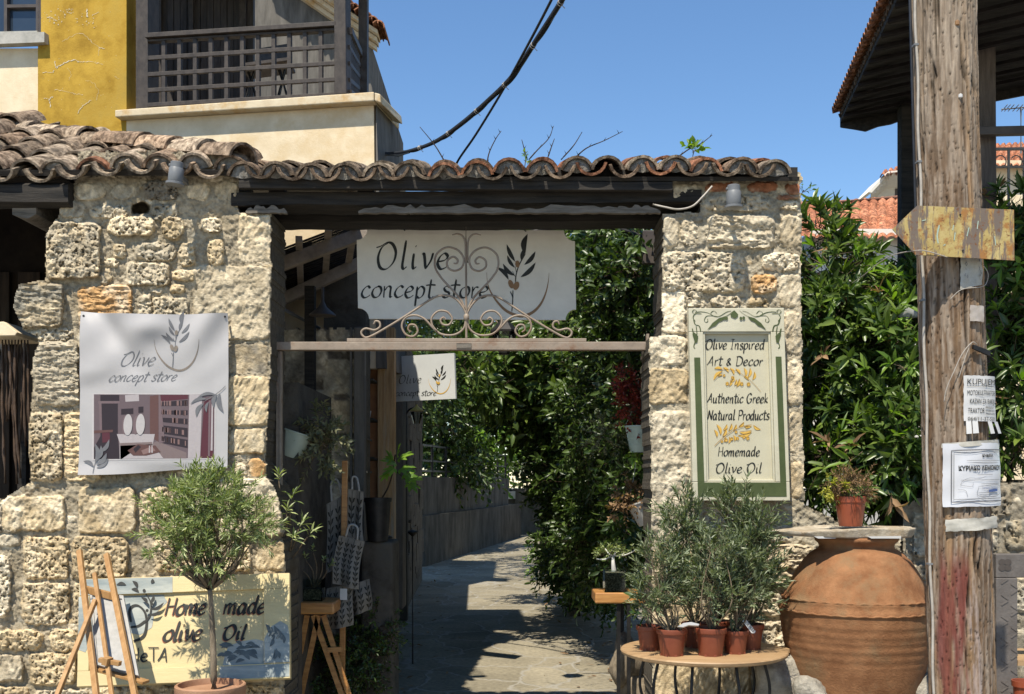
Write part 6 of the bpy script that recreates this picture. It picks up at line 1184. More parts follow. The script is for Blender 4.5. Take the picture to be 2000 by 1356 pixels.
# canopy roof upper right
CA = thing('timber_canopy', (2.6, 7.2, 4.2), 'dark timber canopy roof on square posts jutting in from the upper right', 'canopy')
zc_ = 4.24; A_ = V((2.42, 8.0, zc_)); B_ = V((2.06, 5.60, zc_)); C_ = V((4.6, 6.36, zc_)); D_ = V((4.2, 4.6, zc_ + .2))
# outline in plan: corner A, street-ward along the eave to B, and right-ward to C
mb = MB(); und = [A_, B_, D_, C_]; mb.prism(und, [q + V((0, 0, .07)) for q in und]); mb.build('boarding', m_darkwood, CA)
mb = MB()
for k_ in range(1, 12):
    t = k_ / 12; a, b = A_.lerp(B_, t), C_.lerp(D_, t); mb.beam(a + V((0, 0, -.012)), b + V((0, 0, -.012)), .03, .022)
mb.build('rafter', mat('rafter timber', (.012,.010,.010), (.022,.018,.017), 14, .9, spec=.1), CA)
mb = MB(); n_ = 30; pts = [A_.lerp(C_, k_ / n_) for k_ in range(n_ + 1)]; dz = [(-.075 * math.exp(-((k_ - 2.2) / 1.5) ** 2) - .04 * (k_ > 3)) for k_ in range(n_ + 1)]
nb = V((.6, .8, 0)) * .02; lo = [p + V((0, 0, d_ - .02)) for p, d_ in zip(pts, dz)]; hi = [p + V((0, 0, .09)) for p in pts]; mb.prism(hi + lo[::-1], [q + nb for q in hi + lo[::-1]]); mb.build('fascia_board', m_darkwood, CA)
mb = MB(); rnd = random.Random(3)
for k_ in range(34):
    p = A_.lerp(B_, k_ / 33.0) + V((-.05, 0, .085)); tile(mb, p, V((1, -.2, .25)), V((-.2, 0, 1)), .42, .05, .045, True, tuple(V(TR[k_ % 3]) * 1.15), th=.012)
    tile(mb, p + V((.03, -.04, -.022)), V((1, -.2, .25)), V((-.2, 0, 1)), .42, .045, .045, False, tuple(V(TR[3]) * .5), th=.012)
mb.add([A_ + V((-.02, .02, .09)), B_ + V((-.02, -.02, .09)), D_ + V((0, 0, .7)), C_ + V((0, 0, .7))], [(0, 1, 2, 3)], (.3, .14, .08)); mb.build('tiles', m_tile, CA, smooth=40)
pl = PL(7.55); mb = MB(); mb.rect(pl, 1761, 205, 1787, 1040, 0, -.09); mb.slab(pl, [(1787,225),(1800,222),(1800,240),(1792,250),(1787,262)], -.02, -.07); mb.build('post', m_darkwood, CA, bevel=.006)
pl = PL(6.7); mb = MB(); mb.slab(pl, [(1908,-60),(1944,-60),(1951,900),(1916,900)], 0, -.11); mb.build('post', mat('weathered post', (.055,.042,.034), (.12,.095,.078), 14, .7, .4, 40, aniso=(3, 3, .3)), CA, bevel=.006)
mb = MB(); mb.beam(W(1900, 258, 6.62), W(2080, 254, 6.62), .05, .05); mb.build('rail', m_frame, CA, bevel=.003)
RI = PL(7.0); RG = thing('iron_railing', RI(1960, 350), 'thin grey iron railing with curls above the right hedge', 'railing')
m_rail = mat('grey railing', (.22,.20,.185), (.30,.275,.25), 20, .6)
mb = MB(); mb.beam(RI(1908,292), RI(2080,290), .02, .016); mb.build('handrail', m_rail, RG)
mb = MB(); mb.beam(RI(1908,327), RI(2080,325), .014, .012); mb.build('handrail', m_rail, RG)
for x in (1914, 1941, 1970, 2000, 2030): mb = MB(); mb.beam(RI(x,292), RI(x,470), .013, .013); mb.build('baluster', m_rail, RG)
for x in (1929, 1954, 1985): mb = MB(); mb.tube([RI(x + 11 * math.cos(a), 316 + 12 * math.sin(a)) for a in (i * .35 - 2.8 for i in range(17))], .004, 5); mb.build('curl', m_rail, RG)
# roofs beyond the hedge
def pan_roof(name, pl, quad, parent, nu, nv, amp, col=TR, seed=1):
    """tiled slope between four corners (low-left, low-right, high-right, high-left), the tile rows modelled in the sheet"""
    a, b, c, d_ = [W(q[0], q[1], pl.d - q[2]) for q in quad]; n_ = (b - a).cross(d_ - a).normalized()
    if n_.z < 0: n_ = -n_
    U, Vn = nu * 6, nv * 5; vs, cs = [], []; rr = random.Random(seed); tint = {}
    for j in range(Vn + 1):
        for i in range(U + 1):
            u, v = i / U, j / Vn; p = (a * (1 - u) + b * u) * (1 - v) + (d_ * (1 - u) + c * u) * v; fu = (u * nu) % 1; fv = (v * nv) % 1
            h = amp * (abs(math.sin(math.pi * fu)) ** .8) + amp * .7 * (1 - fv); vs.append(p + n_ * h)
            key = (int(u * nu - 1e-6), int(v * nv - 1e-6)); tint.setdefault(key, V(rr.choice(col)) * rr.uniform(.85, 1.2)); cs.append(tuple(tint[key]))
    idx = np.arange((U + 1) * (Vn + 1)).reshape(Vn + 1, U + 1); f = np.stack([idx[:-1, :-1], idx[:-1, 1:], idx[1:, 1:], idx[1:, :-1]], -1).reshape(-1, 4)
    return np_mesh(name, np.array([tuple(q) for q in vs]), f, m_tile, parent, smooth=30, col=np.array(cs))
TRR = [(.42,.19,.115), (.38,.165,.10), (.46,.22,.14)]
RP = PL(13.0); H1 = thing('tiled_house', RP(1690, 940), 'low house with red interlocking tile roof just above the hedge', 'house')
pan_roof('roof', RP, [(1560,470,.8),(1800,470,.8),(1800,386,-1.3),(1560,404,-1.3)], H1, 14, 6, .03, TRR, 2)
mb = MB(); mb.rect(RP, 1560, 470, 1800, 940, .6, -3); mb.build('wall', m_whitewall, H1)
mb = MB(); mb.tube([W(1560,404,14.3), W(1800,386,14.3)], .07, 8); mb.build('ridge', mat('ridge clay', (.34,.16,.10), (.46,.22,.14), 10, .9), H1, smooth=180)
GPn = PL(17.0); H2_ = thing('gabled_house', GPn(1760, 940), 'white house with overhanging tile roof between the two dark posts', 'house')
mb = MB(); mb.slab(GPn, [(1696,388),(1728,366),(1860,358),(1860,940),(1696,940)], 0, -3); mb.build('wall', m_whitewall, H2_)
mb = MB(); mb.slab(GPn, [(1748,369),(1790,367),(1790,400),(1748,400)], .01, -.05); mb.build('window', m_frame, H2_)
pan_roof('roof', GPn, [(1718,351,.6),(1890,333,.6),(1890,300,-1.2),(1724,342,-.6)], H2_, 16, 4, .05, TRR, 5)
mb = MB(); mb.prism([GPn(1676,392,.5), GPn(1714,352,.5), GPn(1718,354,.5), GPn(1682,393,.5)], [GPn(1676,392,-.4), GPn(1714,352,-.4), GPn(1718,354,-.4), GPn(1682,393,-.4)]); mb.prism([GPn(1715,354,.55), GPn(1890,336,.55), GPn(1890,339,.55), GPn(1717,357,.55)], [GPn(1725,366,0.0), GPn(1890,352,0.0), GPn(1890,355,0.0), GPn(1725,369,0.0)]); mb.build('eaves', m_whitewall, H2_)
mb = MB()
for k_ in range(6): mb.beam(GPn(1690 + k_ * 6, 386 - k_ * 6, .4), GPn(1705 + k_ * 6, 384 - k_ * 5, 0), .07, .07)
mb.build('eave_bracket', m_whitewall, H2_)
QP = PL(20.0); H3 = thing('tiled_house', QP(1970, 940), 'far house with orange tile roof behind the iron railing', 'house')
pan_roof('roof', QP, [(1900,332,.8),(2080,330,.8),(2080,280,-1.4),(1918,290,-1.4)], H3, 14, 4, .05, TRR, 8)
mb = MB(); mb.rect(QP, 1900, 332, 2080, 940, .6, -3); mb.build('wall', m_cream, H3)
AN = PL(19.5); AT = thing('tv_antenna', AN(1994, 285), 'thin TV antenna on the far tiled roof at the right edge', 'antenna')
mb = MB(); mb.tube([AN(1994,300), AN(1994,209)], .018, 5); mb.build('mast', m_grey, AT); mb = MB(); mb.tube([AN(1956,214), AN(2010,209)], .014, 5)
for x in (1962, 1968, 1975, 1984, 1992, 2000): mb.tube([AN(x,213,-.12), AN(x,209,.12)], .01, 4)
mb.build('boom', m_grey, AT)

# ------------------------------------------------------------------ alley: shop wall, door, walls
SW = PL(8.0)
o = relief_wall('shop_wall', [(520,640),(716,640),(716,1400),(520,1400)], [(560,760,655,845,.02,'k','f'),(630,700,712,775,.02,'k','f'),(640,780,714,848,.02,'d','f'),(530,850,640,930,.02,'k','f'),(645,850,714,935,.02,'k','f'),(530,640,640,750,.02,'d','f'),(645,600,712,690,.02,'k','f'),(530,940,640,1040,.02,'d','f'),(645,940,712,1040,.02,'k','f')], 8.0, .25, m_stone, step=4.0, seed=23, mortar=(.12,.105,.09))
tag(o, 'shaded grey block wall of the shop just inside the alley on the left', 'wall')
def vwall(name, mt, p0, p1, z0, z1, th, parent=None):
    p0, p1 = V((*p0, 0)), V((*p1, 0)); d_ = (p1 - p0).normalized(); s_ = V((-d_.y, d_.x, 0)) * th; mb = MB()
    q = [p0, p1, p1 + s_, p0 + s_]; mb.prism([a + V((0, 0, z0)) for a in q], [a + V((0, 0, z1)) for a in q]); return mb.build(name, mt, parent)
SS = thing('shop_building', (-1.3, 11, 0), 'dark stone shop side running along the left of the alley', 'building')
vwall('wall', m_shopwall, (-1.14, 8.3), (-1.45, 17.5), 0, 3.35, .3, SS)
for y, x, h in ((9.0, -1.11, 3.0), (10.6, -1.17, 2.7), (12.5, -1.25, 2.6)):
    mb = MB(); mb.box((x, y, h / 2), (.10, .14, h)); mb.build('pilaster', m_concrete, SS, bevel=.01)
rr = random.Random(12); mb = MB()
for _ in range(150): y_ = 8.45 + rr.random() * 8.5; mb.box((-1.14 - .0337 * (y_ - 8.3) - .045 + rr.random() * .03, y_, rr.uniform(.2, 2.9)), (.12, rr.uniform(.3, .8), rr.uniform(.16, .34)))
mb.build('facing_pattern', m_shopwall, SS, bevel=.012)
# yellowish open shutter with niches
YP = PL(8.55); YD = thing('open_door', YP(745, 1100), 'worn ochre wooden door leaf with small shelves standing open in the alley', 'door')
m_ochre = mat('worn ochre wood', (.22,.125,.05), (.42,.26,.12), 8, .7, .4, 30, aniso=(6, 1, .4), c3=(.30,.26,.19), s3=3)
m_ochre2 = mat('orange recess', (.20,.09,.04), (.28,.135,.06), 8, .8)
mb = MB(); mb.rect(YP, 716, 640, 738, 1230, -.05, -.09); mb.build('back_panel', m_ochre2, YD)
mb = MB(); mb.rect(YP, 738, 640, 771, 1230, .02, -.10); mb.build('leaf', m_ochre, YD, bevel=.004)
for y in (742, 818, 893):
    mb = MB(); mb.prism([YP(712,y,.10), YP(732,y,.10), YP(738,y+4,-.02), YP(712,y+4,-.02)], [q - V((0, 0, .014)) for q in (YP(712,y,.10), YP(732,y,.10), YP(738,y+4,-.02), YP(712,y+4,-.02))]); mb.build('shelf', m_concrete, YD)
t = thing('cup', YP(715, 808), 'little dark cup standing on a shelf of the ochre door', 'cup'); mb = MB(); mb.lathe(YP(722, 816, .05), [(.012,0),(.02,.05),(.018,.05),(.01,.01)], 12); mb.build('bowl', m_whitepot, t)
pl = PL(7.85); PO2 = thing('timber_post', pl(697, 1300), 'grey weathered timber post at the corner of the shop wall', 'post')
mb = MB(); mb.rect(pl, 684, 640, 688, 1330, .03, -.02); mb.rect(pl, 692, 640, 712, 1330, .02, -.10); mb.build('shaft', m_greywall, PO2, bevel=.006)
mb = MB(); mb.rect(PL(7.9), 694, 640, 714, 735, .05, -.02); tag(mb.build('wall_box', m_frame, None, bevel=.006), 'dark box fixed high on the grey timber post', 'box')
pl = PL(8.1); NCH = thing('framed_notice', pl(709, 905), 'narrow green framed picture hanging beside the ochre door', 'picture'); mb = MB(); mb.rect(pl, 701, 840, 715, 906, .16, .13); mb.build('frame', m_frame, NCH); mb = MB(); mb.rect(pl, 704, 845, 713, 900, .164, .161); mb.build('print', mat('green print', (.04,.07,.03), (.14,.16,.08), 40, .5), NCH)
# grey plaster pier and doorway further in
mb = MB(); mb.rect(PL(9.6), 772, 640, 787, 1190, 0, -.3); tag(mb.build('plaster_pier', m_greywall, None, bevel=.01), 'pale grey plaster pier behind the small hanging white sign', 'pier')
WL = PL(12.0); L2 = thing('wall_lantern', WL(815, 822), 'small brass topped lantern on the dark alley wall under the white sign', 'lantern')
mb = MB(); mb.lathe(WL(814, 803), [(.09,0),(.02,.05),(.01,.07)], 8); mb.build('cap', m_gold, L2); mb = MB(); mb.lathe(WL(814, 828), [(.035,0),(.07,.13)], 6); mb.build('glass', m_clearglass, L2); mb = MB(); mb.tube(smooth_pts([WL(790,815), WL(800,800), WL(814,797)], 5), .012, 6); mb.build('bracket', m_blackiron, L2)
# concrete retaining wall, railing, far white wall
RW = thing('retaining_wall', (-1.2, 24, 0), 'stained concrete retaining wall curving away on the left of the alley', 'wall')
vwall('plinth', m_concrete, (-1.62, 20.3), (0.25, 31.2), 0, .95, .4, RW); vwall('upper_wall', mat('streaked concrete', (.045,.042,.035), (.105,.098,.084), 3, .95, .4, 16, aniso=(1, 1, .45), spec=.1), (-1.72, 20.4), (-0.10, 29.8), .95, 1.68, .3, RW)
IR = thing('iron_fence', (-1.5, 22, 1.7), 'black iron fence along the top of the concrete retaining wall', 'fence')
for i in range(9):
    t = i / 8; x, y = -1.8 + 1.62 * t, 20.5 + 9.4 * t; mb = MB(); mb.box((x, y, 2.0), (.05, .05, .66)); mb.build('post', m_blackiron, IR)
for z in (2.3, 2.0, 1.8): mb = MB(); mb.beam((-1.8, 20.5, z), (-.18, 29.9, z), .035, .035); mb.build('rail', m_blackiron, IR)
FW = PL(33.0); FWL = thing('white_wall', FW(1015, 1040), 'bright white low wall and wire fence at the far end of the alley', 'wall')
mb = MB(); mb.slab(FW, [(940,958),(1120,950),(1120,1040),(940,1040)], 0, -.4); mb.build('base', m_concrete, FWL); mb = MB(); mb.rect(FW, 940, 925, 990, 957, -.05, -.3); mb.slab(FW, [(940,962),(1120,955),(1120,968),(940,978)], .10, .003); mb.build('white_panel', m_whitewall, FWL)
mb = MB()
for x in range(940, 1121, 9): mb.rect(FW, x, 905, x + .9, 957, .12, .10)
for y in range(908, 957, 7): mb.rect(FW, 940, y, 1120, y + .8, .14, .125)
mb.build('wire_mesh', m_blackiron, FWL)
mb = MB(); mb.beam(FW(940,908,.1), FW(1120,900,.1), .06, .06); mb.beam(FW(993,903,.1), FW(993,960,.1), .05, .05); mb.build('fence_rail', m_grey, FWL)
vwall('end_wall', m_concrete, (.1, 32.5), (3.2, 31.5), 0, 1.35, .3, FWL)

# pergola over the left side
PG = thing('pergola', (-1.1, 8, 3), 'sloping timber pergola with slatted top in front of the sunlit house', 'pergola')
m_pergl = mat('painted rafter', (.20,.165,.135), (.32,.27,.22), 10, .7, .2, 40)
for i, (a, b, d_) in enumerate((((520,528),(735,447),7.25), ((520,600),(712,510),8.1), ((540,640),(705,568),9.0))):
    p, q = W(*a, d_), W(*b, d_); mb = MB(); mb.beam(p, q, .06, .085); mb.build('rafter', m_pergl, PG, bevel=.004)
r0 = [W(520,528,7.25), W(735,447,7.25)]; r2 = [W(540,640,9.0), W(705,568,9.0)]
for t in (.0, .30, .56, .80):
    p, q = r0[0].lerp(r0[1], t), r2[0].lerp(r2[1], t); p = p + (p - q) * .12; mb = MB(); mb.beam(p + V((0, 0, .065)), q + V((0, 0, .065)), .045, .04); mb.build('purlin', m_pergl, PG, bevel=.003)
mb = MB()
for k_ in range(30):
    t = k_ / 29; p, q = r0[0].lerp(r2[0], t), r0[1].lerp(r2[1], t); mb.beam(p.lerp(q, .0) + V((0, 0, .1)), p.lerp(q, .97) + V((0, 0, .1)), .014, .012)
mb.build('reed_slat', m_darkwood, PG)
mb = MB()
for k_ in range(3): p, q = r0[0].lerp(r2[0], .1 + k_ * .3), r0[1].lerp(r2[1], .1 + k_ * .3); mb.add([p + V((0, 0, .115)), p.lerp(q, .42) + V((0, 0, .115)), p.lerp(q, .42) + (r2[0] - r0[0]) * .26 + V((0, 0, .115)), p + (r2[0] - r0[0]) * .26 + V((0, 0, .115))], [(0, 1, 2, 3)])
o = mb.build('roof_panel', m_darkwood, PG); sm = o.modifiers.new('t', 'SOLIDIFY'); sm.thickness = .012
for i, (x, y, d_) in enumerate(((600, 1200, 7.6),)): pass
mb = MB(); p = W(606, 560, 7.7); mb.box((p.x, 7.7, p.z / 2 + .0), (.07, .07, p.z)); mb.build('post', m_darkwood, PG)
for (a, b) in (((535,492),(600,505)), ((545,600),(640,650)), ((530,560),(560,575))):
    mb = MB(); mb.tube([W(*a, 7.4), W(*b, 8.4)], .014, 6); mb.build('stay', m_grey, PG)
LP2 = PL(7.6); LM = thing('lamp_shade', LP2(628, 620), 'grey enamel lamp shade hanging under the pergola', 'lamp'); mb = MB(); mb.lathe(LP2(630, 617), [(.095,0),(.09,.01),(.03,.06),(.012,.10),(.010,.2)], 24); mb.build('shade', m_frame, LM, smooth=40)
# lean-to iron arches on the right side of the alley
AR2 = thing('iron_arch', (1.1, 8, 2.9), 'thin iron arches carrying the creeper over the right of the alley', 'arch')
for d_ in (7.4, 8.6, 9.8):
    mb = MB(); mb.tube(smooth_pts([(-.1, d_, 3.25), (.5, d_, 3.35), (1.0, d_, 3.2), (1.45, d_, 2.7), (1.55, d_, 2.0), (1.55, d_, 0)], 6), .016, 6); mb.build('hoop', m_blackiron, AR2, smooth=180)
for z, x in ((3.34, .6), (2.95, 1.28), (2.3, 1.53)): mb = MB(); mb.tube([(x, 7.3, z), (x, 9.9, z)], .012, 6); mb.build('tie', m_blackiron, AR2)
mb = MB(); mb.rect(PL(7.2), 1256, 450, 1285, 515, 0, -.05); tag(mb.build('wall_box', m_frame, None, bevel=.005), 'grey box fixed inside the pale pier beside the hanging sign', 'box')

# ------------------------------------------------------------------ creeper hedge and trees in the alley
rng = np.random.default_rng(101)
def growth(name, lab, cat, loc, bl, n_, lm, tl, per, ll, lw, up=.2, shell=.6, k=6, stems=.003, trunk=None, droop=.3, group=None, whorl=False):
    t = thing(name, loc, lab, cat, group); P, Dd = twigs_in(rng, bl, n_, up=up, shell=shell, jit=.6); foliage('crown' if trunk else 'foliage', lm, t, P, Dd, tl, per, ll, lw, rng, 1.0, whorl=whorl, k=k, droop=droop, stem_mat=m_darkbark, stems=stems)
    if trunk: 
        mb = MB(); mb.tube(smooth_pts(trunk[0], 6), [trunk[1] * (1 - .04 * i) for i in range(6 * (len(trunk[0]) - 1) + 1)], 8); mb.build('trunk', m_bark, t, smooth=180)
        branch_mesh(trunk[0][-1], [tuple(P[i]) for i in rng.integers(0, len(P), 16)], trunk[1] * .6, rng, 'branch', m_bark, t, r1=.01)
    return t
growth('creeper_hedge', 'tall creeper hedge along the right side of the alley path', 'hedge', (1.6, 11, 0), [blob(1230,620,8.0,70,150,.5), blob(1190,800,9.0,85,140,.8), blob(1130,940,11,85,140,1.2), blob(1180,1010,10,80,130,.9), blob(1120,1080,13,70,90,1.2), blob(1100,850,12,70,110,1.0), blob(1240,950,8.0,50,220,.5), blob(1230,1060,9.5,60,100,.6), blob(1260,760,7.6,40,200,.4), blob(1190,1120,11.5,60,60,.7)], 3300, lf_vine, .20, 11, .072, .031, k=6, trunk=([(1.75, 9.6, 0), (1.7, 9.5, 1.2), (1.5, 9.3, 2.4)], .06))
growth('climbing_creeper', 'leafy creeper arching over the alley behind the big sign', 'creeper', (.6, 8.6, 3.0), [((1.05, 8.4, 3.42), (.45, .9, .16)), ((1.0, 9.7, 3.55), (.5, .8, .25)), ((1.15, 8.3, 3.10), (.40, 1.0, .22)), ((1.45, 8.4, 2.4), (.28, 1.1, .55)), blob(1190,560,8.4,80,90,.5), blob(1240,520,7.5,45,70,.3)], 1250, lf_vine, .2, 9, .075, .032)
growth('lemon_tree', 'broad leaved tree with sunlit leaves hanging over the alley middle', 'tree', (.35, 12.4, 0), [blob(1000,730,10.5,90,60,.7), blob(1070,740,10.5,90,75,.8), blob(960,700,10.8,70,40,.6), blob(1120,790,10.8,70,70,.7), blob(1030,800,11.2,70,55,.7), blob(920,715,9.7,30,30,.3), blob(1090,660,10.5,110,50,.7), blob(1060,520,12.5,130,70,.6), blob(1180,500,12.5,100,80,.6), blob(930,560,12.8,70,60,.5)], 1350, lf_laurel, .24, 8, .12, .045, k=8, trunk=([(.75, 12.9, 0), (.65, 12.6, 1.4), (.4, 11.4, 2.5)], .07))
growth('yellow_shrub', 'bright leafy shrub at the foot of the creeper hedge by the path', 'shrub', (.75, 14, 0), [blob(1120,1120,13.4,28,40,.3), blob(1060,1080,17.5,22,34,.3), blob(1140,1150,12.6,22,22,.25)], 170, lf_fern, .16, 9, .06, .03)
growth('broad_tree', 'dark tree behind the iron fence at the left of the alley', 'tree', (-2.2, 25, 0), [blob(860,830,24,60,70,1.0), blob(900,760,25,90,60,1.2), blob(820,760,23,60,60,1.0), blob(890,905,24,85,40,.8)], 700, lf_vine, .5, 9, .17, .08, k=4, trunk=([(-2.4, 25, 0), (-2.3, 25, 2), (-1.8, 25, 3)], .12))
growth('broad_tree', 'bright green tree catching the sun beyond the iron fence', 'tree', (-1.0, 32, 0), [blob(955,850,31,55,60,1.2), blob(1000,800,32,70,60,1.4), blob(930,800,31,45,45,1.0), blob(905,880,30,40,30,.8)], 620, lf_fern, .5, 9, .2, .09, k=4, trunk=([(-1.0, 32, 0), (-.9, 32, 1.6), (-.8, 32, 2.6)], .12))
growth('broad_tree', 'large dark tree closing the far end of the alley', 'tree', (1.5, 38, 0), [blob(1080,840,37,110,100,2.0), blob(960,700,38,150,90,2.2), blob(1120,700,38,120,120,2.2), blob(830,700,38,110,110,2.0), blob(770,640,38,90,80,2.0), blob(1060,920,36,60,40,1.2)], 1500, lf_vine, .9, 10, .26, .13, k=4, trunk=([(1.5, 38, 0), (1.4, 38, 2.5), (1.0, 38, 5)], .2))

# ------------------------------------------------------------------ street lantern hanging behind the frame
LN = PL(7.6); LT = thing('hanging_lantern', LN(985, 705), 'black six sided lantern hanging behind the iron scrollwork', 'lantern'); c = LN(985, 690); k_ = 7.6 / F
mb = MB(); mb.lathe(c, [(9*k_,-3*k_),(11*k_,0),(11*k_,3*k_)], 6); mb.build('base', m_blackiron, LT); mb = MB(); mb.lathe(c, [(10*k_,3.2*k_),(24*k_,40*k_)], 6); mb.build('glass', m_clearglass, LT)
mb = MB(); mb.lathe(c, [(27*k_,40.2*k_),(27*k_,44*k_),(12*k_,60*k_),(4*k_,72*k_)], 6)
for i in range(6): a = math.pi / 3 * i; ca, sa = math.cos(a), math.sin(a); mb.tube([c + V((10*k_*ca, 10*k_*sa, 3*k_)), c + V((25*k_*ca, 25*k_*sa, 41*k_))], .006, 5)
mb.build('cage', m_blackiron, LT); mb = MB(); mb.tube([c + V((0, 0, 70*k_)), V((c.x, c.y, 3.34))], .006, 5); mb.build('chain', m_blackiron, LT)

# ------------------------------------------------------------------ left trestle table, totes, planters
XD = 6.75; TT = PL(XD); TL = thing('trestle_table', TT(610, 1477), 'varnished plank table on folding trestle legs in the shaded left corner', 'table')
p, q = TT(545, 1186), TT(656, 1186); mb = MB(); mb.box(((p.x + q.x) / 2 - .1, XD + .08, p.z), (q.x - p.x + .2, .30, .075)); mb.build('table_top', m_orangewood, TL, bevel=.012)
for dy in (-.02, .20):
    for a, b in (((612,1202),(690,1420)), ((632,1202),(702,1420)), ((600,1202),(560,1420)), ((622,1202),(575,1420))):
        pa, pb = W(*a, XD + dy), W(*b, XD + dy); pb = pa + (pb - pa) * (pa.z / (pa.z - pb.z)); mb = MB(); mb.beam(pa, pb, .022, .03); mb.build('leg', m_orangewood, TL)
mb = MB(); mb.beam(W(640,1270,XD-.04), W(668,1268,XD-.04), .02, .03); mb.build('stretcher', m_orangewood, TL)
GV = thing('glass_vase', TT(611, 1170), 'square glass vase of water with an olive cutting on the plank table', 'vase')
def glass_cube(root, c, w_, h, fill_, fm):
    c = V(c); mb = MB(); t_ = .004
    for sx_, sy_, ex, ey in ((1,0,t_,w_), (-1,0,t_,w_), (0,1,w_-2*t_,t_), (0,-1,w_-2*t_,t_)): mb.box(c + V((sx_*(w_-t_)/2, sy_*(w_-t_)/2, h/2)), (ex, ey, h))
    mb.box(c + V((0, 0, t_/2)), (w_-2*t_, w_-2*t_, t_)); mb.build('glass', m_clearglass, root)
    mb = MB(); mb.box(c + V((0, 0, t_ + fill_/2 + .001)), (w_-2.6*t_, w_-2.6*t_, fill_)); mb.build('filling', fm, root, bevel=.004)
m_gravel = mat('gravel', (.05,.045,.03), (.26,.23,.16), 90, .8, 1.0, 120, lo=.45, hi=.6)
c = TT(610, 1171); glass_cube(GV, (c.x, XD + .05, p.z + .0385), .125, .135, .07, m_gravel)
rng = np.random.default_rng(6); tops = [W(575,1105,XD), W(630,1100,XD), W(612,1080,XD), W(598,1095,XD), W(640,1112,XD)]; b_ = V((c.x, XD + .05, p.z + .10))
mb = MB()
for t in tops: mb.tube(smooth_pts([b_, b_.lerp(t, .5) + V((.02, 0, .02)), t], 5), [.007 - .0005 * i for i in range(11)], 6)
mb.build('cutting', m_twig, GV, smooth=180); P = np.array([tuple(q) for q in tops]); Dd = P - np.array(b_); Dd /= np.linalg.norm(Dd, axis=1, keepdims=True); foliage('foliage', lf_olive, GV, P, Dd, .05, 8, .035, .012, rng, .9, k=4, stem_mat=m_twig, stems=.0015)
# sprigs on the gate post
SG2 = thing('oleander_sprig', W(548, 1040, 6.1), 'narrow leaved sprigs poking out beside the rubble wall corner', 'plant'); tops = [W(545,940,6.05), W(568,985,6.08), W(560,1005,6.0), W(600,1050,6.1), W(583,1035,6.08), W(570,1055,6.0)]; b_ = W(545, 1130, 6.25)
rng = np.random.default_rng(8); P = np.array([tuple(q) for q in tops]); Dd = P - np.array(b_); Dd /= np.linalg.norm(Dd, axis=1, keepdims=True); foliage('foliage', lf_olive, SG2, P, Dd, .06, 9, .075, .013, rng, .9, k=8, stem_mat=m_twig, stems=.002)
mb = MB()
for t in tops: mb.tube(smooth_pts([b_, b_.lerp(t, .5) + V((.02, 0, .03)), t], 5), .0035, 5)
mb.tube([b_, V((b_.x, b_.y, 0))], .006, 6); mb.build('stem', m_twig, SG2, smooth=180)
# totes
def tote(px0, py0, px1, py1, d_, cols, rows, lab, sw=0.0, seed=0, tip=0.0, handle=True):
    pl = PL(d_); rr = random.Random(seed); root = thing('tote_bag', pl((px0 + px1) / 2, py1), lab, 'tote bag', 'patterned totes on the pole')
    def M_(u, v, h=0.0): return pl(px0 + (px1 - px0) * u + sw * v + 3 * math.sin(v * 4 + seed), py0 + (py1 - py0) * v + tip * u, h + .02 * math.sin(u * 7 + seed) * (.4 + v) + .010 * math.sin(v * 6 + seed))
    n_ = 16; P = np.array([[tuple(M_(i / n_, j / n_)) for i in range(n_ + 1)] for j in range(n_ + 1)] + [[tuple(M_(i / n_, j / n_, -.03 * math.sin(math.pi * min(1, max(0, i / n_))) - .002)) for i in range(n_ + 1)] for j in range(n_ + 1)]).reshape(-1, 3)
    idx = np.arange((n_ + 1) ** 2).reshape(n_ + 1, n_ + 1); fq = np.stack([idx[:-1, :-1], idx[1:, :-1], idx[1:, 1:], idx[:-1, 1:]], -1).reshape(-1, 4)
    np_mesh('cloth', P, np.concatenate([fq, fq[:, ::-1] + (n_ + 1) ** 2]), mat('tote cloth', (.17,.16,.14), (.22,.205,.185), 40, .95, .3, 300, spec=.1), root, smooth=180)
    mb = MB(); fm = lambda x, y, h: M_(x, y, h)
    for ci in range(cols):
        cx_ = (ci + .5) / cols; mb.add([M_(cx_ - .012 / cols * 3, v, .003) if s_ < 0 else M_(cx_ + .012 / cols * 3, v, .003) for v in (.02, .25, .5, .75, .98) for s_ in (-1, 1)], [(2*k_, 2*k_+1, 2*k_+3, 2*k_+2) for k_ in range(4)])
        for ri in range(rows):
            v = (ri + .8) / (rows + .3); hw = .40 / cols; hv = .85 / rows
            for s_ in (-1, 1):
                a = (cx_ + s_ * .04 / cols, v); b = (cx_ + s_ * hw, v - hv * .9); mid = (cx_ + s_ * hw * .62, v - hv * .30); mid2 = (cx_ + s_ * hw * .35, v - hv * .78)
                if b[1] < .01: continue
                mb.add([M_(*q, .0032) for q in (a, mid, b, mid2)], [(0, 1, 2, 3)])
    mb.build('leaf_print', m_ink, root)
    if handle:
        mb = MB(); mb.tube(smooth_pts([M_(.25, 0), M_(.3, -.25, .0), M_(.6, -.25, .0), M_(.72, 0)], 6), .007, 6); mb.build('handle', m_canvas, root, smooth=180)
    return root
tote(636, 985, 676, 1120, 7.05, 3, 8, 'creased leaf print tote partly behind the wooden pole', 6, 1, -22)
tote(678, 955, 708, 1050, 7.1, 2, 6, 'folded leaf print tote high on the right of the wooden pole', 4, 2, 6)
tote(662, 1046, 712, 1140, 6.9, 4, 9, 'leaf print tote in front, hanging at half height on the pole', -14, 3, 12)
tote(640, 1150, 692, 1232, 6.95, 4, 7, 'lowest large leaf print tote, carrying a small card', -6, 4, -10, False)
tote(684, 1145, 724, 1205, 7.1, 3, 5, 'leaf print tote showing behind the lowest one on its right', 0, 5, -14, False)
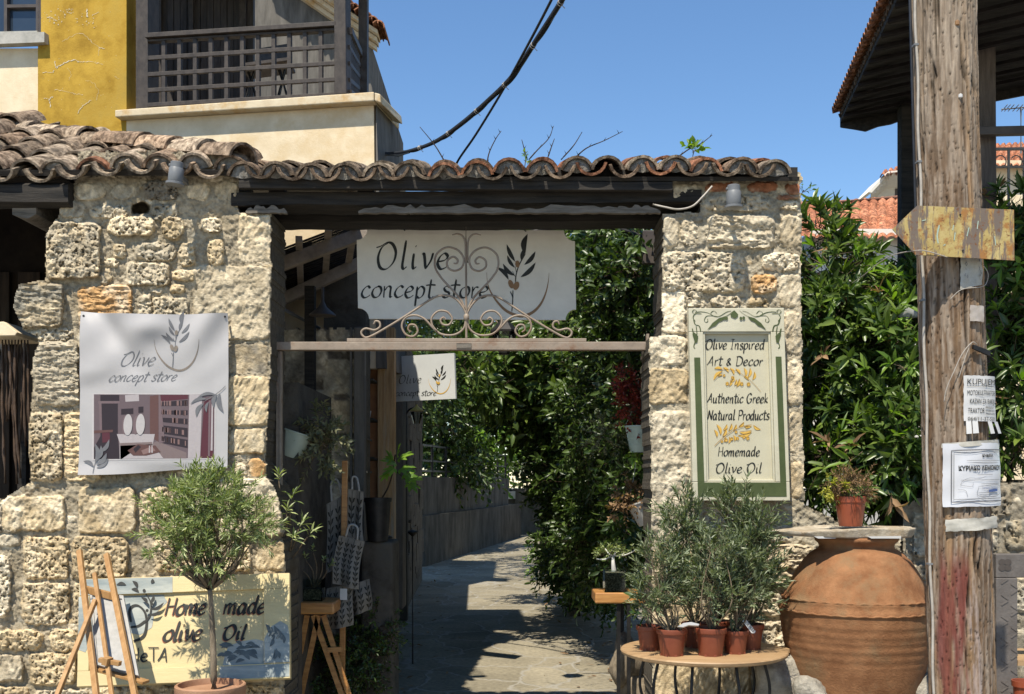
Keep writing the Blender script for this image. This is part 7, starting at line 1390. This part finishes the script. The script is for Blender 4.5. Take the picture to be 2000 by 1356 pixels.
mb = MB(); mb.rect(PL(6.88), 664, 1150, 678, 1172, 0, -.002); tag(mb.build('price_card', m_paper), 'small paper card pinned on the lowest tote', 'card')
mb = MB(); a, b = W(674, 900, 7.02), W(668, 1340, 7.02); b = a + (b - a) * (a.z / (a.z - b.z)); mb.beam(a, b, .035, .035); tag(mb.build('wooden_pole', m_orangewood, None, bevel=.003), 'upright orange wooden pole holding the patterned totes', 'pole')
# hanging buckets
def bucket(px, py, d_, r0, r1, h, mt, lab, tilt=0, ribs=False, group='hanging planters'):
    c = W(px, py, d_); t = thing('hanging_bucket', c, lab, 'planter', group); Mx = Matrix.Rotation(math.radians(tilt), 3, 'Y'); mb = MB(); n_ = 8
    mb.lathe(c, [(r1,0),(r1+.003,.004),(r0,h-.012),(r0+.006,h-.008),(r0+.006,h),(r0-.004,h),(r0-.008,h*.7)], 36, .012 if ribs else 0, M=Mx); mb.build('pail', mt, t, smooth=40)
    if ribs:
        mb = MB()
        for i in range(26):
            a = -math.pi / 2 + (i - 13) * .11
            for s_ in (0, 1):
                z0, z1 = h * (.25 + .3 * s_), h * (.5 + .3 * s_); rr = lambda z: r1 + (r0 - r1) * z / h + .002; a2 = a + (.05 if s_ else -.05); mb.tube([c + V((rr(z0) * math.cos(a), rr(z0) * math.sin(a), z0)), c + V((rr(z1) * math.cos(a2), rr(z1) * math.sin(a2), z1))], .0022, 4)
        mb.build('embossing', mt, t)
    mb = MB(); mb.lathe(c + Mx @ V((0, 0, h * .85)), [(.001, .006), (r0 * .93, 0)], 20, M=Mx); mb.build('soil', m_soil, t)
    top = c + Mx @ V((0, 0, h)); mb = MB(); mb.tube(smooth_pts([top + Mx @ V((-r0, 0, 0)), top + V((-.02, .05, .16)), top + V((0, .08, .30))], 6), .0022, 5); mb.build('bail', m_cablegrey, t)
    return t, top
rng = np.random.default_rng(60)
t, top = bucket(1250, 884, 6.75, .092, .058, .165, m_bucket, 'pale green ribbed bucket with red foliage hanging inside the pier', 0, True)
P, Dd = twigs_in(rng, [((top.x - .03, top.y, top.z + .10), (.11, .09, .12)), ((top.x - .10, top.y, top.z + .26), (.06, .06, .09)), ((top.x - .02, top.y, top.z + .25), (.06, .06, .08))], 150, up=.7, shell=.2); foliage('red_foliage', lf_red, t, P, Dd, .07, 9, .028, .014, rng, 1.0, k=4, stem_mat=m_darkbark, stems=.0015)
P, Dd = twigs_in(rng, [((top.x - .22, top.y + .1, top.z - .05), (.12, .09, .12))], 60, up=.1, shell=.2); foliage('dry_spray', lf_dusty, t, P, Dd, .08, 9, .018, .010, rng, 1.0, k=4, stem_mat=m_darkbark, stems=.0015)
P, Dd = twigs_in(rng, [((top.x - .02, top.y - .05, top.z - .185), (.06, .03, .02))], 5, up=.1, shell=.2); foliage('green_shoot', lf_fern, t, P, Dd, .05, 5, .05, .026, rng, 1.0, k=8, stem_mat=m_darkbark, stems=.0015)
t, top = bucket(1262, 1024, 6.8, .072, .045, .15, m_whitepot, 'off white tilted pot of dried flowers hanging below the ribbed bucket', -20)
P, Dd = twigs_in(rng, [((top.x - .03, top.y, top.z + .03), (.10, .08, .07)), ((top.x - .10, top.y - .03, top.z - .05), (.06, .06, .06))], 60, up=.4, shell=.2); foliage('dried_flowers', lf_dry, t, P, Dd, .06, 7, .03, .02, rng, 1.0, k=4, stem_mat=m_darkbark, stems=.0015)
t, top = bucket(568, 893, 6.65, .088, .055, .16, m_bucket, 'pale green tilted bucket hanging behind the left gate post', 18)
P, Dd = twigs_in(rng, [((top.x + .15, top.y, top.z + .02), (.09, .08, .12)), ((top.x + .12, top.y, top.z - .13), (.11, .08, .10)), ((top.x + .18, top.y, top.z - .04), (.09, .08, .16))], 60, up=.1, shell=.2); foliage('foliage', lf_dusty, t, P, Dd, .10, 10, .045, .018, rng, 1.0, k=4, stem_mat=m_twig, stems=.002)
branch_mesh(top, [tuple(P[i]) for i in range(0, 60, 3)], .005, rng, 'branch', m_twig, t)
# fig in a dark pot
FD = 7.5; FG = thing('potted_fig', W(738, 1030, FD), 'young fig with bright lobed leaves in a black pot by the ochre door', 'potted plant')
c = W(738, 1040, FD); mb = MB(); mb.lathe((c.x, FD, c.z - .06), [(.07,0),(.09,.27),(.097,.27),(.097,.30),(.09,.30),(.085,.2)], 28); mb.build('pot', m_blackiron, FG, smooth=40); mb = MB(); mb.lathe((c.x, FD, c.z + .18), [(.001,.01),(.088,0)], 16); mb.build('soil', m_soil, FG)
base = V((c.x, FD, c.z + .19)); s1 = W(768, 915, FD); s2 = W(800, 945, FD); mb = MB(); mb.tube(smooth_pts([base, base.lerp(s1, .5) + V((.02, 0, 0)), s1, W(772, 888, FD)], 6), .006, 6); mb.tube([s1, s2], .004, 6); mb.build('stem', m_darkbark, FG, smooth=180)
def lobed(mb, c, d, nrm, L):
    d = d.normalized(); s_ = d.cross(nrm).normalized(); nn = s_.cross(d).normalized()
    for a, l, w_ in ((0, 1, .30), (.62, .85, .26), (-.62, .85, .26), (1.25, .55, .22), (-1.25, .55, .22)):
        q = d * math.cos(a) + s_ * math.sin(a); r = q.cross(nn).normalized(); P_ = [c, c + q * L * l * .45 + r * L * w_ * .55, c + q * L * l * .8 + r * L * w_ * .38, c + q * L * l - nn * L * .1, c + q * L * l * .8 - r * L * w_ * .38, c + q * L * l * .45 - r * L * w_ * .55]; mb.add([p_ + nn * (.0015 * abs(a)) for p_ in P_], [tuple(range(6))])
mb = MB(); rr = random.Random(4)
for px, py, dx, dz_, L in ((772,905,-1,.25,.115), (776,890,.2,.9,.10), (780,895,1,.35,.12), (770,915,-.9,-.5,.10), (784,915,1,-.2,.12), (765,900,-.4,1,.09), (795,925,.8,-.9,.11), (800,945,.6,-.6,.10), (802,938,1,.1,.10), (757,925,-.6,-.7,.08)):
    lobed(mb, W(px, py, FD - rr.uniform(0, .12)), V((dx, -.5, dz_)), V((rr.uniform(-.2, .2), -.6, 1)), L)
mb.build('foliage', lf_fig, FG)
LD = thing('ledge', W(745, 1110, 7.7), 'low stone ledge carrying the potted fig beside the alley', 'ledge'); mb = MB(); z_ = c.z - .062; mb.box((c.x + .0, 7.66, z_ / 2), (.22, .4, z_)); mb.build('block', m_shopwall, LD, bevel=.02)
# garden lights on stakes
for px, py, d_, lab in ((806, 1042, 9.5, 'black solar stake light standing further back by the alley wall'), (757, 1052, 8.2, 'black solar stake light nearest the patterned totes')):
    c = W(px, py, d_); t = thing('stake_light', (c.x, d_, 0), lab, 'garden light', 'solar lights along the alley'); k_ = d_ / F
    mb = MB(); mb.lathe(c, [(2*k_,-6*k_),(9*k_,0),(10*k_,2*k_),(9*k_,4*k_),(2*k_,7*k_)], 16); mb.build('head', m_blackiron, t, smooth=40); mb = MB(); mb.tube([V((c.x, d_, 0)), c], .008, 6); mb.build('stake', m_blackiron, t)
rng = np.random.default_rng(90)
growth('potted_shrub', 'dark low shrub in the shade below the totes', 'shrub', W(730, 1290, 7.4), [blob(735,1220,7.5,35,60,.2), blob(700,1290,7.3,50,60,.25), blob(620,1300,7.2,60,70,.25)], 420, lf_vine, .10, 9, .03, .016, k=4)
# ------------------------------------------------------------------ right bench slab with glass cube bonsai
BD_ = 6.72; RB = thing('slab_bench', W(1215, 1477, BD_), 'thick live wood slab bench on black legs inside the right pier', 'bench')
p = W(1160, 1172, BD_); q = W(1275, 1172, BD_); zt = W(0, 1158, BD_ - .1).z
mb = MB(); mb.box(((p.x + q.x) / 2 + .05, BD_ + .06, zt - .033), (q.x - p.x + .1, .32, .066)); mb.build('seat', m_orangewood, RB, bevel=.008)
for x, dy in ((1208, -.06), (1228, -.08), (1266, -.06), (1215, .16), (1268, .16)):
    mb = MB(); c = W(x, 1200, BD_ + dy); mb.box((c.x, BD_ + dy, (zt - .066) / 2), (.022, .022, zt - .066)); mb.build('leg', m_blackiron, RB)
mb = MB(); rock(mb, (W(1228, 1225, BD_).x, BD_ + .1, .46), (.10, .11, .17), 21); rock(mb, (W(1250, 1260, BD_).x, BD_ + .12, .22), (.13, .12, .24), 22); tag(mb.build('tree_stump', m_bark, None, smooth=70), 'gnarled brown root stump standing under the slab bench', 'stump')
BO = thing('glass_planter', W(1199, 1158, BD_), 'glass cube of gravel with a tiny white trunked bonsai on the slab bench', 'planter')
c = W(1199, 1158, BD_); glass_cube(BO, (c.x, BD_ - .02, zt + .001), .128, .135, .115, m_gravel)
rng = np.random.default_rng(15); b_ = V((c.x, BD_ - .02, zt + .118)); t_ = W(1197, 1085, BD_); mb = MB(); mb.tube(smooth_pts([b_ - V((0, 0, .01)), b_ + V((-.006, 0, .05)), t_], 6), [.018 - .0009 * i for i in range(13)], 8)
ends = [W(1165,1092,BD_), W(1240,1076,BD_), W(1182,1072,BD_), W(1205,1068,BD_), W(1222,1078,BD_)]
for e in ends: mb.tube(smooth_pts([t_, t_.lerp(e, .5) + V((0, -.02, -.012)), e], 5), .0045, 5)
mb.build('trunk', m_whitepot, BO, smooth=180)
P, Dd = twigs_in(rng, [((t_.x, t_.y, t_.z + .03), (.085, .07, .03)), ((t_.x - .07, t_.y, t_.z + .01), (.04, .04, .02)), ((ends[1].x, ends[1].y, ends[1].z), (.02, .02, .02))], 70, up=.8, shell=.2); foliage('crown', lf_olive, BO, P, Dd, .03, 8, .022, .008, rng, .9, k=4, stem_mat=m_twig, stems=.001)

# ------------------------------------------------------------------ cables and twigs against the sky
pts = [(740,300,8.75),(765,300,8.65),(800,295,8.5),(850,277,8.3),(900,243,8.0),(950,200,7.7),(1000,150,7.3),(1050,75,6.9),(1098,0,6.5),(1130,-60,6.2)]
CB = thing('cable_bundle', W(760, 300, 8.7), 'thick bundled black cable sagging from the cream balcony into the sky', 'cable')
P_ = smooth_pts([W(*q) for q in pts], 10); mb = MB(); mb.tube(P_, [.011 + .006 * min(1, i / 40) for i in range(len(P_))], 8); mb.build('strand', m_cable, CB, smooth=180)
mb = MB(); mb.tube([q + V((.012, 0, .010 * math.sin(i * .5))) for i, q in enumerate(P_)], .008, 6); mb.build('strand', m_cablegrey if False else m_cable, CB, smooth=180)
mb = MB()
for i in range(24, len(P_) - 4, 11): t = (P_[i + 1] - P_[i]).normalized(); mb.tube([P_[i], P_[i] + t * .022], .020, 10); mb.tube([P_[i], P_[i] + V((.03, 0, -.03))], .003, 4)
mb.build('cable_tie', m_cablegrey, CB)
mb = MB(); mb.tube([W(752,302,8.7), W(775,303,8.62), W(800,297,8.5)], [.012, .016, .010], 6); mb.build('anchor', m_grey, CB)
mb = MB(); mb.tube(smooth_pts([W(*q) for q in ((885,335,8.6),(897,310,8.4),(930,262,8.0),(980,180,7.5),(1030,90,6.9),(1077,0,6.4),(1105,-60,6.1))], 8), .0095, 6); tag(mb.build('cable', m_cable, None, smooth=180), 'single thin black cable rising from behind the gate roof', 'cable')
TWG = [([(872,322),(850,285),(820,248)], 'bare twig leaning left beside the thick cable'), ([(950,330),(955,300),(968,272),(979,256)], 'bare curved twig right of the thin cable'), ([(1030,312),(1025,295),(1019,273)], 'short straight bare twig over the red tiles'), ([(1033,312),(1050,293),(1072,270),(1081,246)], 'tall forked bare twig over the middle of the gate roof'), ([(1070,308),(1076,290),(1083,271)], 'short upright bare twig beside the tall forked twig'), ([(1096,312),(1120,285),(1137,258)], 'straight slanting bare twig right of the forked one'), ([(1120,312),(1145,290),(1180,275),(1216,257)], 'longest bare twig bending far right over the gate roof'), ([(1320,310),(1345,292),(1370,280),(1391,264)], 'bare twig passing the bright sprout on the roof')]
rr = random.Random(17)
for l, lab in TWG:
    d_ = 6.75 + rr.uniform(-.1, .1); P_ = smooth_pts([W(x, y, d_) for x, y in l], 5); mb = MB(); mb.tube(P_, [.005 - .0033 * i / len(P_) for i in range(len(P_))], 5)
    for i in range(2, len(P_) - 1, 4): mb.tube([P_[i], P_[i] + V((rr.choice((-1, 1)) * .012, 0, .022))], [.003, .0012], 4)
    tag(mb.build('bare_twig', m_darkbark, None, smooth=180), lab, 'twig', 'twigs growing on the gate roof')
rng = np.random.default_rng(44)
for px, py, lab, n_ in ((1355, 295, 'bright green sprout growing out of the gate roof tiles', 7), (1027, 312, 'tiny green sprout at the foot of the forked twigs', 4), (1570, 372, 'small green sprout on the outer edge of the pale pier', 5)):
    c = W(px, py, 6.5 if px < 1500 else 6.1); t = thing('leaf_sprout', c, lab, 'sprout', 'sprouts on the masonry'); P, Dd = twigs_in(rng, [(tuple(c), (.03 if n_ > 5 else .015, .02, .03 if n_ > 5 else .012))], n_, up=.8, shell=.2); foliage('foliage', lf_fern, t, P, Dd, .05, 4, .05 if n_ > 5 else .025, .028 if n_ > 5 else .012, rng, .9, k=8, stem_mat=m_twig, stems=.0015)
    mb = MB(); mb.tube([c + V((-.02, 0, -.12 if px < 1500 else -.03)), c], .004, 5); mb.build('stem', m_twig, t)
# rubbish bag caught in the hedge
mb = MB(); rock(mb, W(1772, 610, 6.4), (.065, .02, .045), 5, 2); tag(mb.build('plastic_bag', mat('thin plastic', (.20,.20,.19), (.30,.30,.29), 8, .4), None, smooth=180), 'pale plastic bag caught in the hedge left of the pole', 'bag')

# a little leaf litter along the edges of the alley
rng = np.random.default_rng(71); n_ = 260; y_ = 8.0 + rng.random(n_) ** 1.4 * 12; s_ = rng.random(n_) < .45; x_ = np.where(s_, -1.1 - .03 * (y_ - 8) + np.abs(rng.normal(size=n_)) * .28, 1.15 - .02 * (y_ - 8) - np.abs(rng.normal(size=n_)) * .40)
P_ = np.stack([x_, y_, .006 + .006 * rng.random(n_)], 1); Dd = rng.normal(size=(n_, 3)) * np.array([1, 1, .12]); Nn = np.tile([[0, 0, 1.0]], (n_, 1)) + rng.normal(size=(n_, 3)) * .2
vs, fs = leaf_arrays(P_, Dd, Nn, .05 + .05 * rng.random(n_), .022 + .02 * rng.random(n_), -.1, .2, 4); o = np_mesh('fallen_leaves', vs, fs, lf_dry); o['kind'] = 'stuff'

# a tree added to shade the far half of the alley, and paler leaves coloured in as highlights and withered ones through the hedges
growth('broad_tree', 'dark spreading tree added to shade the far half of the alley', 'tree', (2.0, 17.5, 0), [((.5, 17.0, 4.0), (1.7, 2.4, .7)), ((1.6, 17.5, 3.6), (1.0, 1.6, .9)), ((-.4, 19.5, 4.3), (1.4, 1.8, .6))], 800, lf_vine, .35, 9, .13, .06, k=4, trunk=([(2.0, 17.5, 0), (1.95, 17.4, 1.6), (1.6, 17.2, 3.0)], .10))
rng = np.random.default_rng(55)
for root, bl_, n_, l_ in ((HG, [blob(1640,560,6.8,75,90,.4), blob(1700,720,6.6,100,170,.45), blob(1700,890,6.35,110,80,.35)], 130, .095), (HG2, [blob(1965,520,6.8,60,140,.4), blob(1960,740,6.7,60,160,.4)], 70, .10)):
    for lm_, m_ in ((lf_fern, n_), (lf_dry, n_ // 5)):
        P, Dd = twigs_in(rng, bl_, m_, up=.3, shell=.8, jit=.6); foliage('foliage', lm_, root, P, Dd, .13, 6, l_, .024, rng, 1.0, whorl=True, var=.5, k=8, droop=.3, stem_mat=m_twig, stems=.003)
mb = MB()
for i in range(26):
    x, z = rng.uniform(1.75, 2.6), rng.uniform(.95, 2.3); p = V((x, 6.62 + rng.uniform(-.12, .2), z)); mb.tube(smooth_pts([p, p + V((rng.uniform(-.12, .12), -.06, .16)), p + V((rng.uniform(-.2, .2), -.12, .34))], 4), [.007 - .0006 * j for j in range(9)], 5)
mb.build('stem', m_twig, HG, smooth=180)
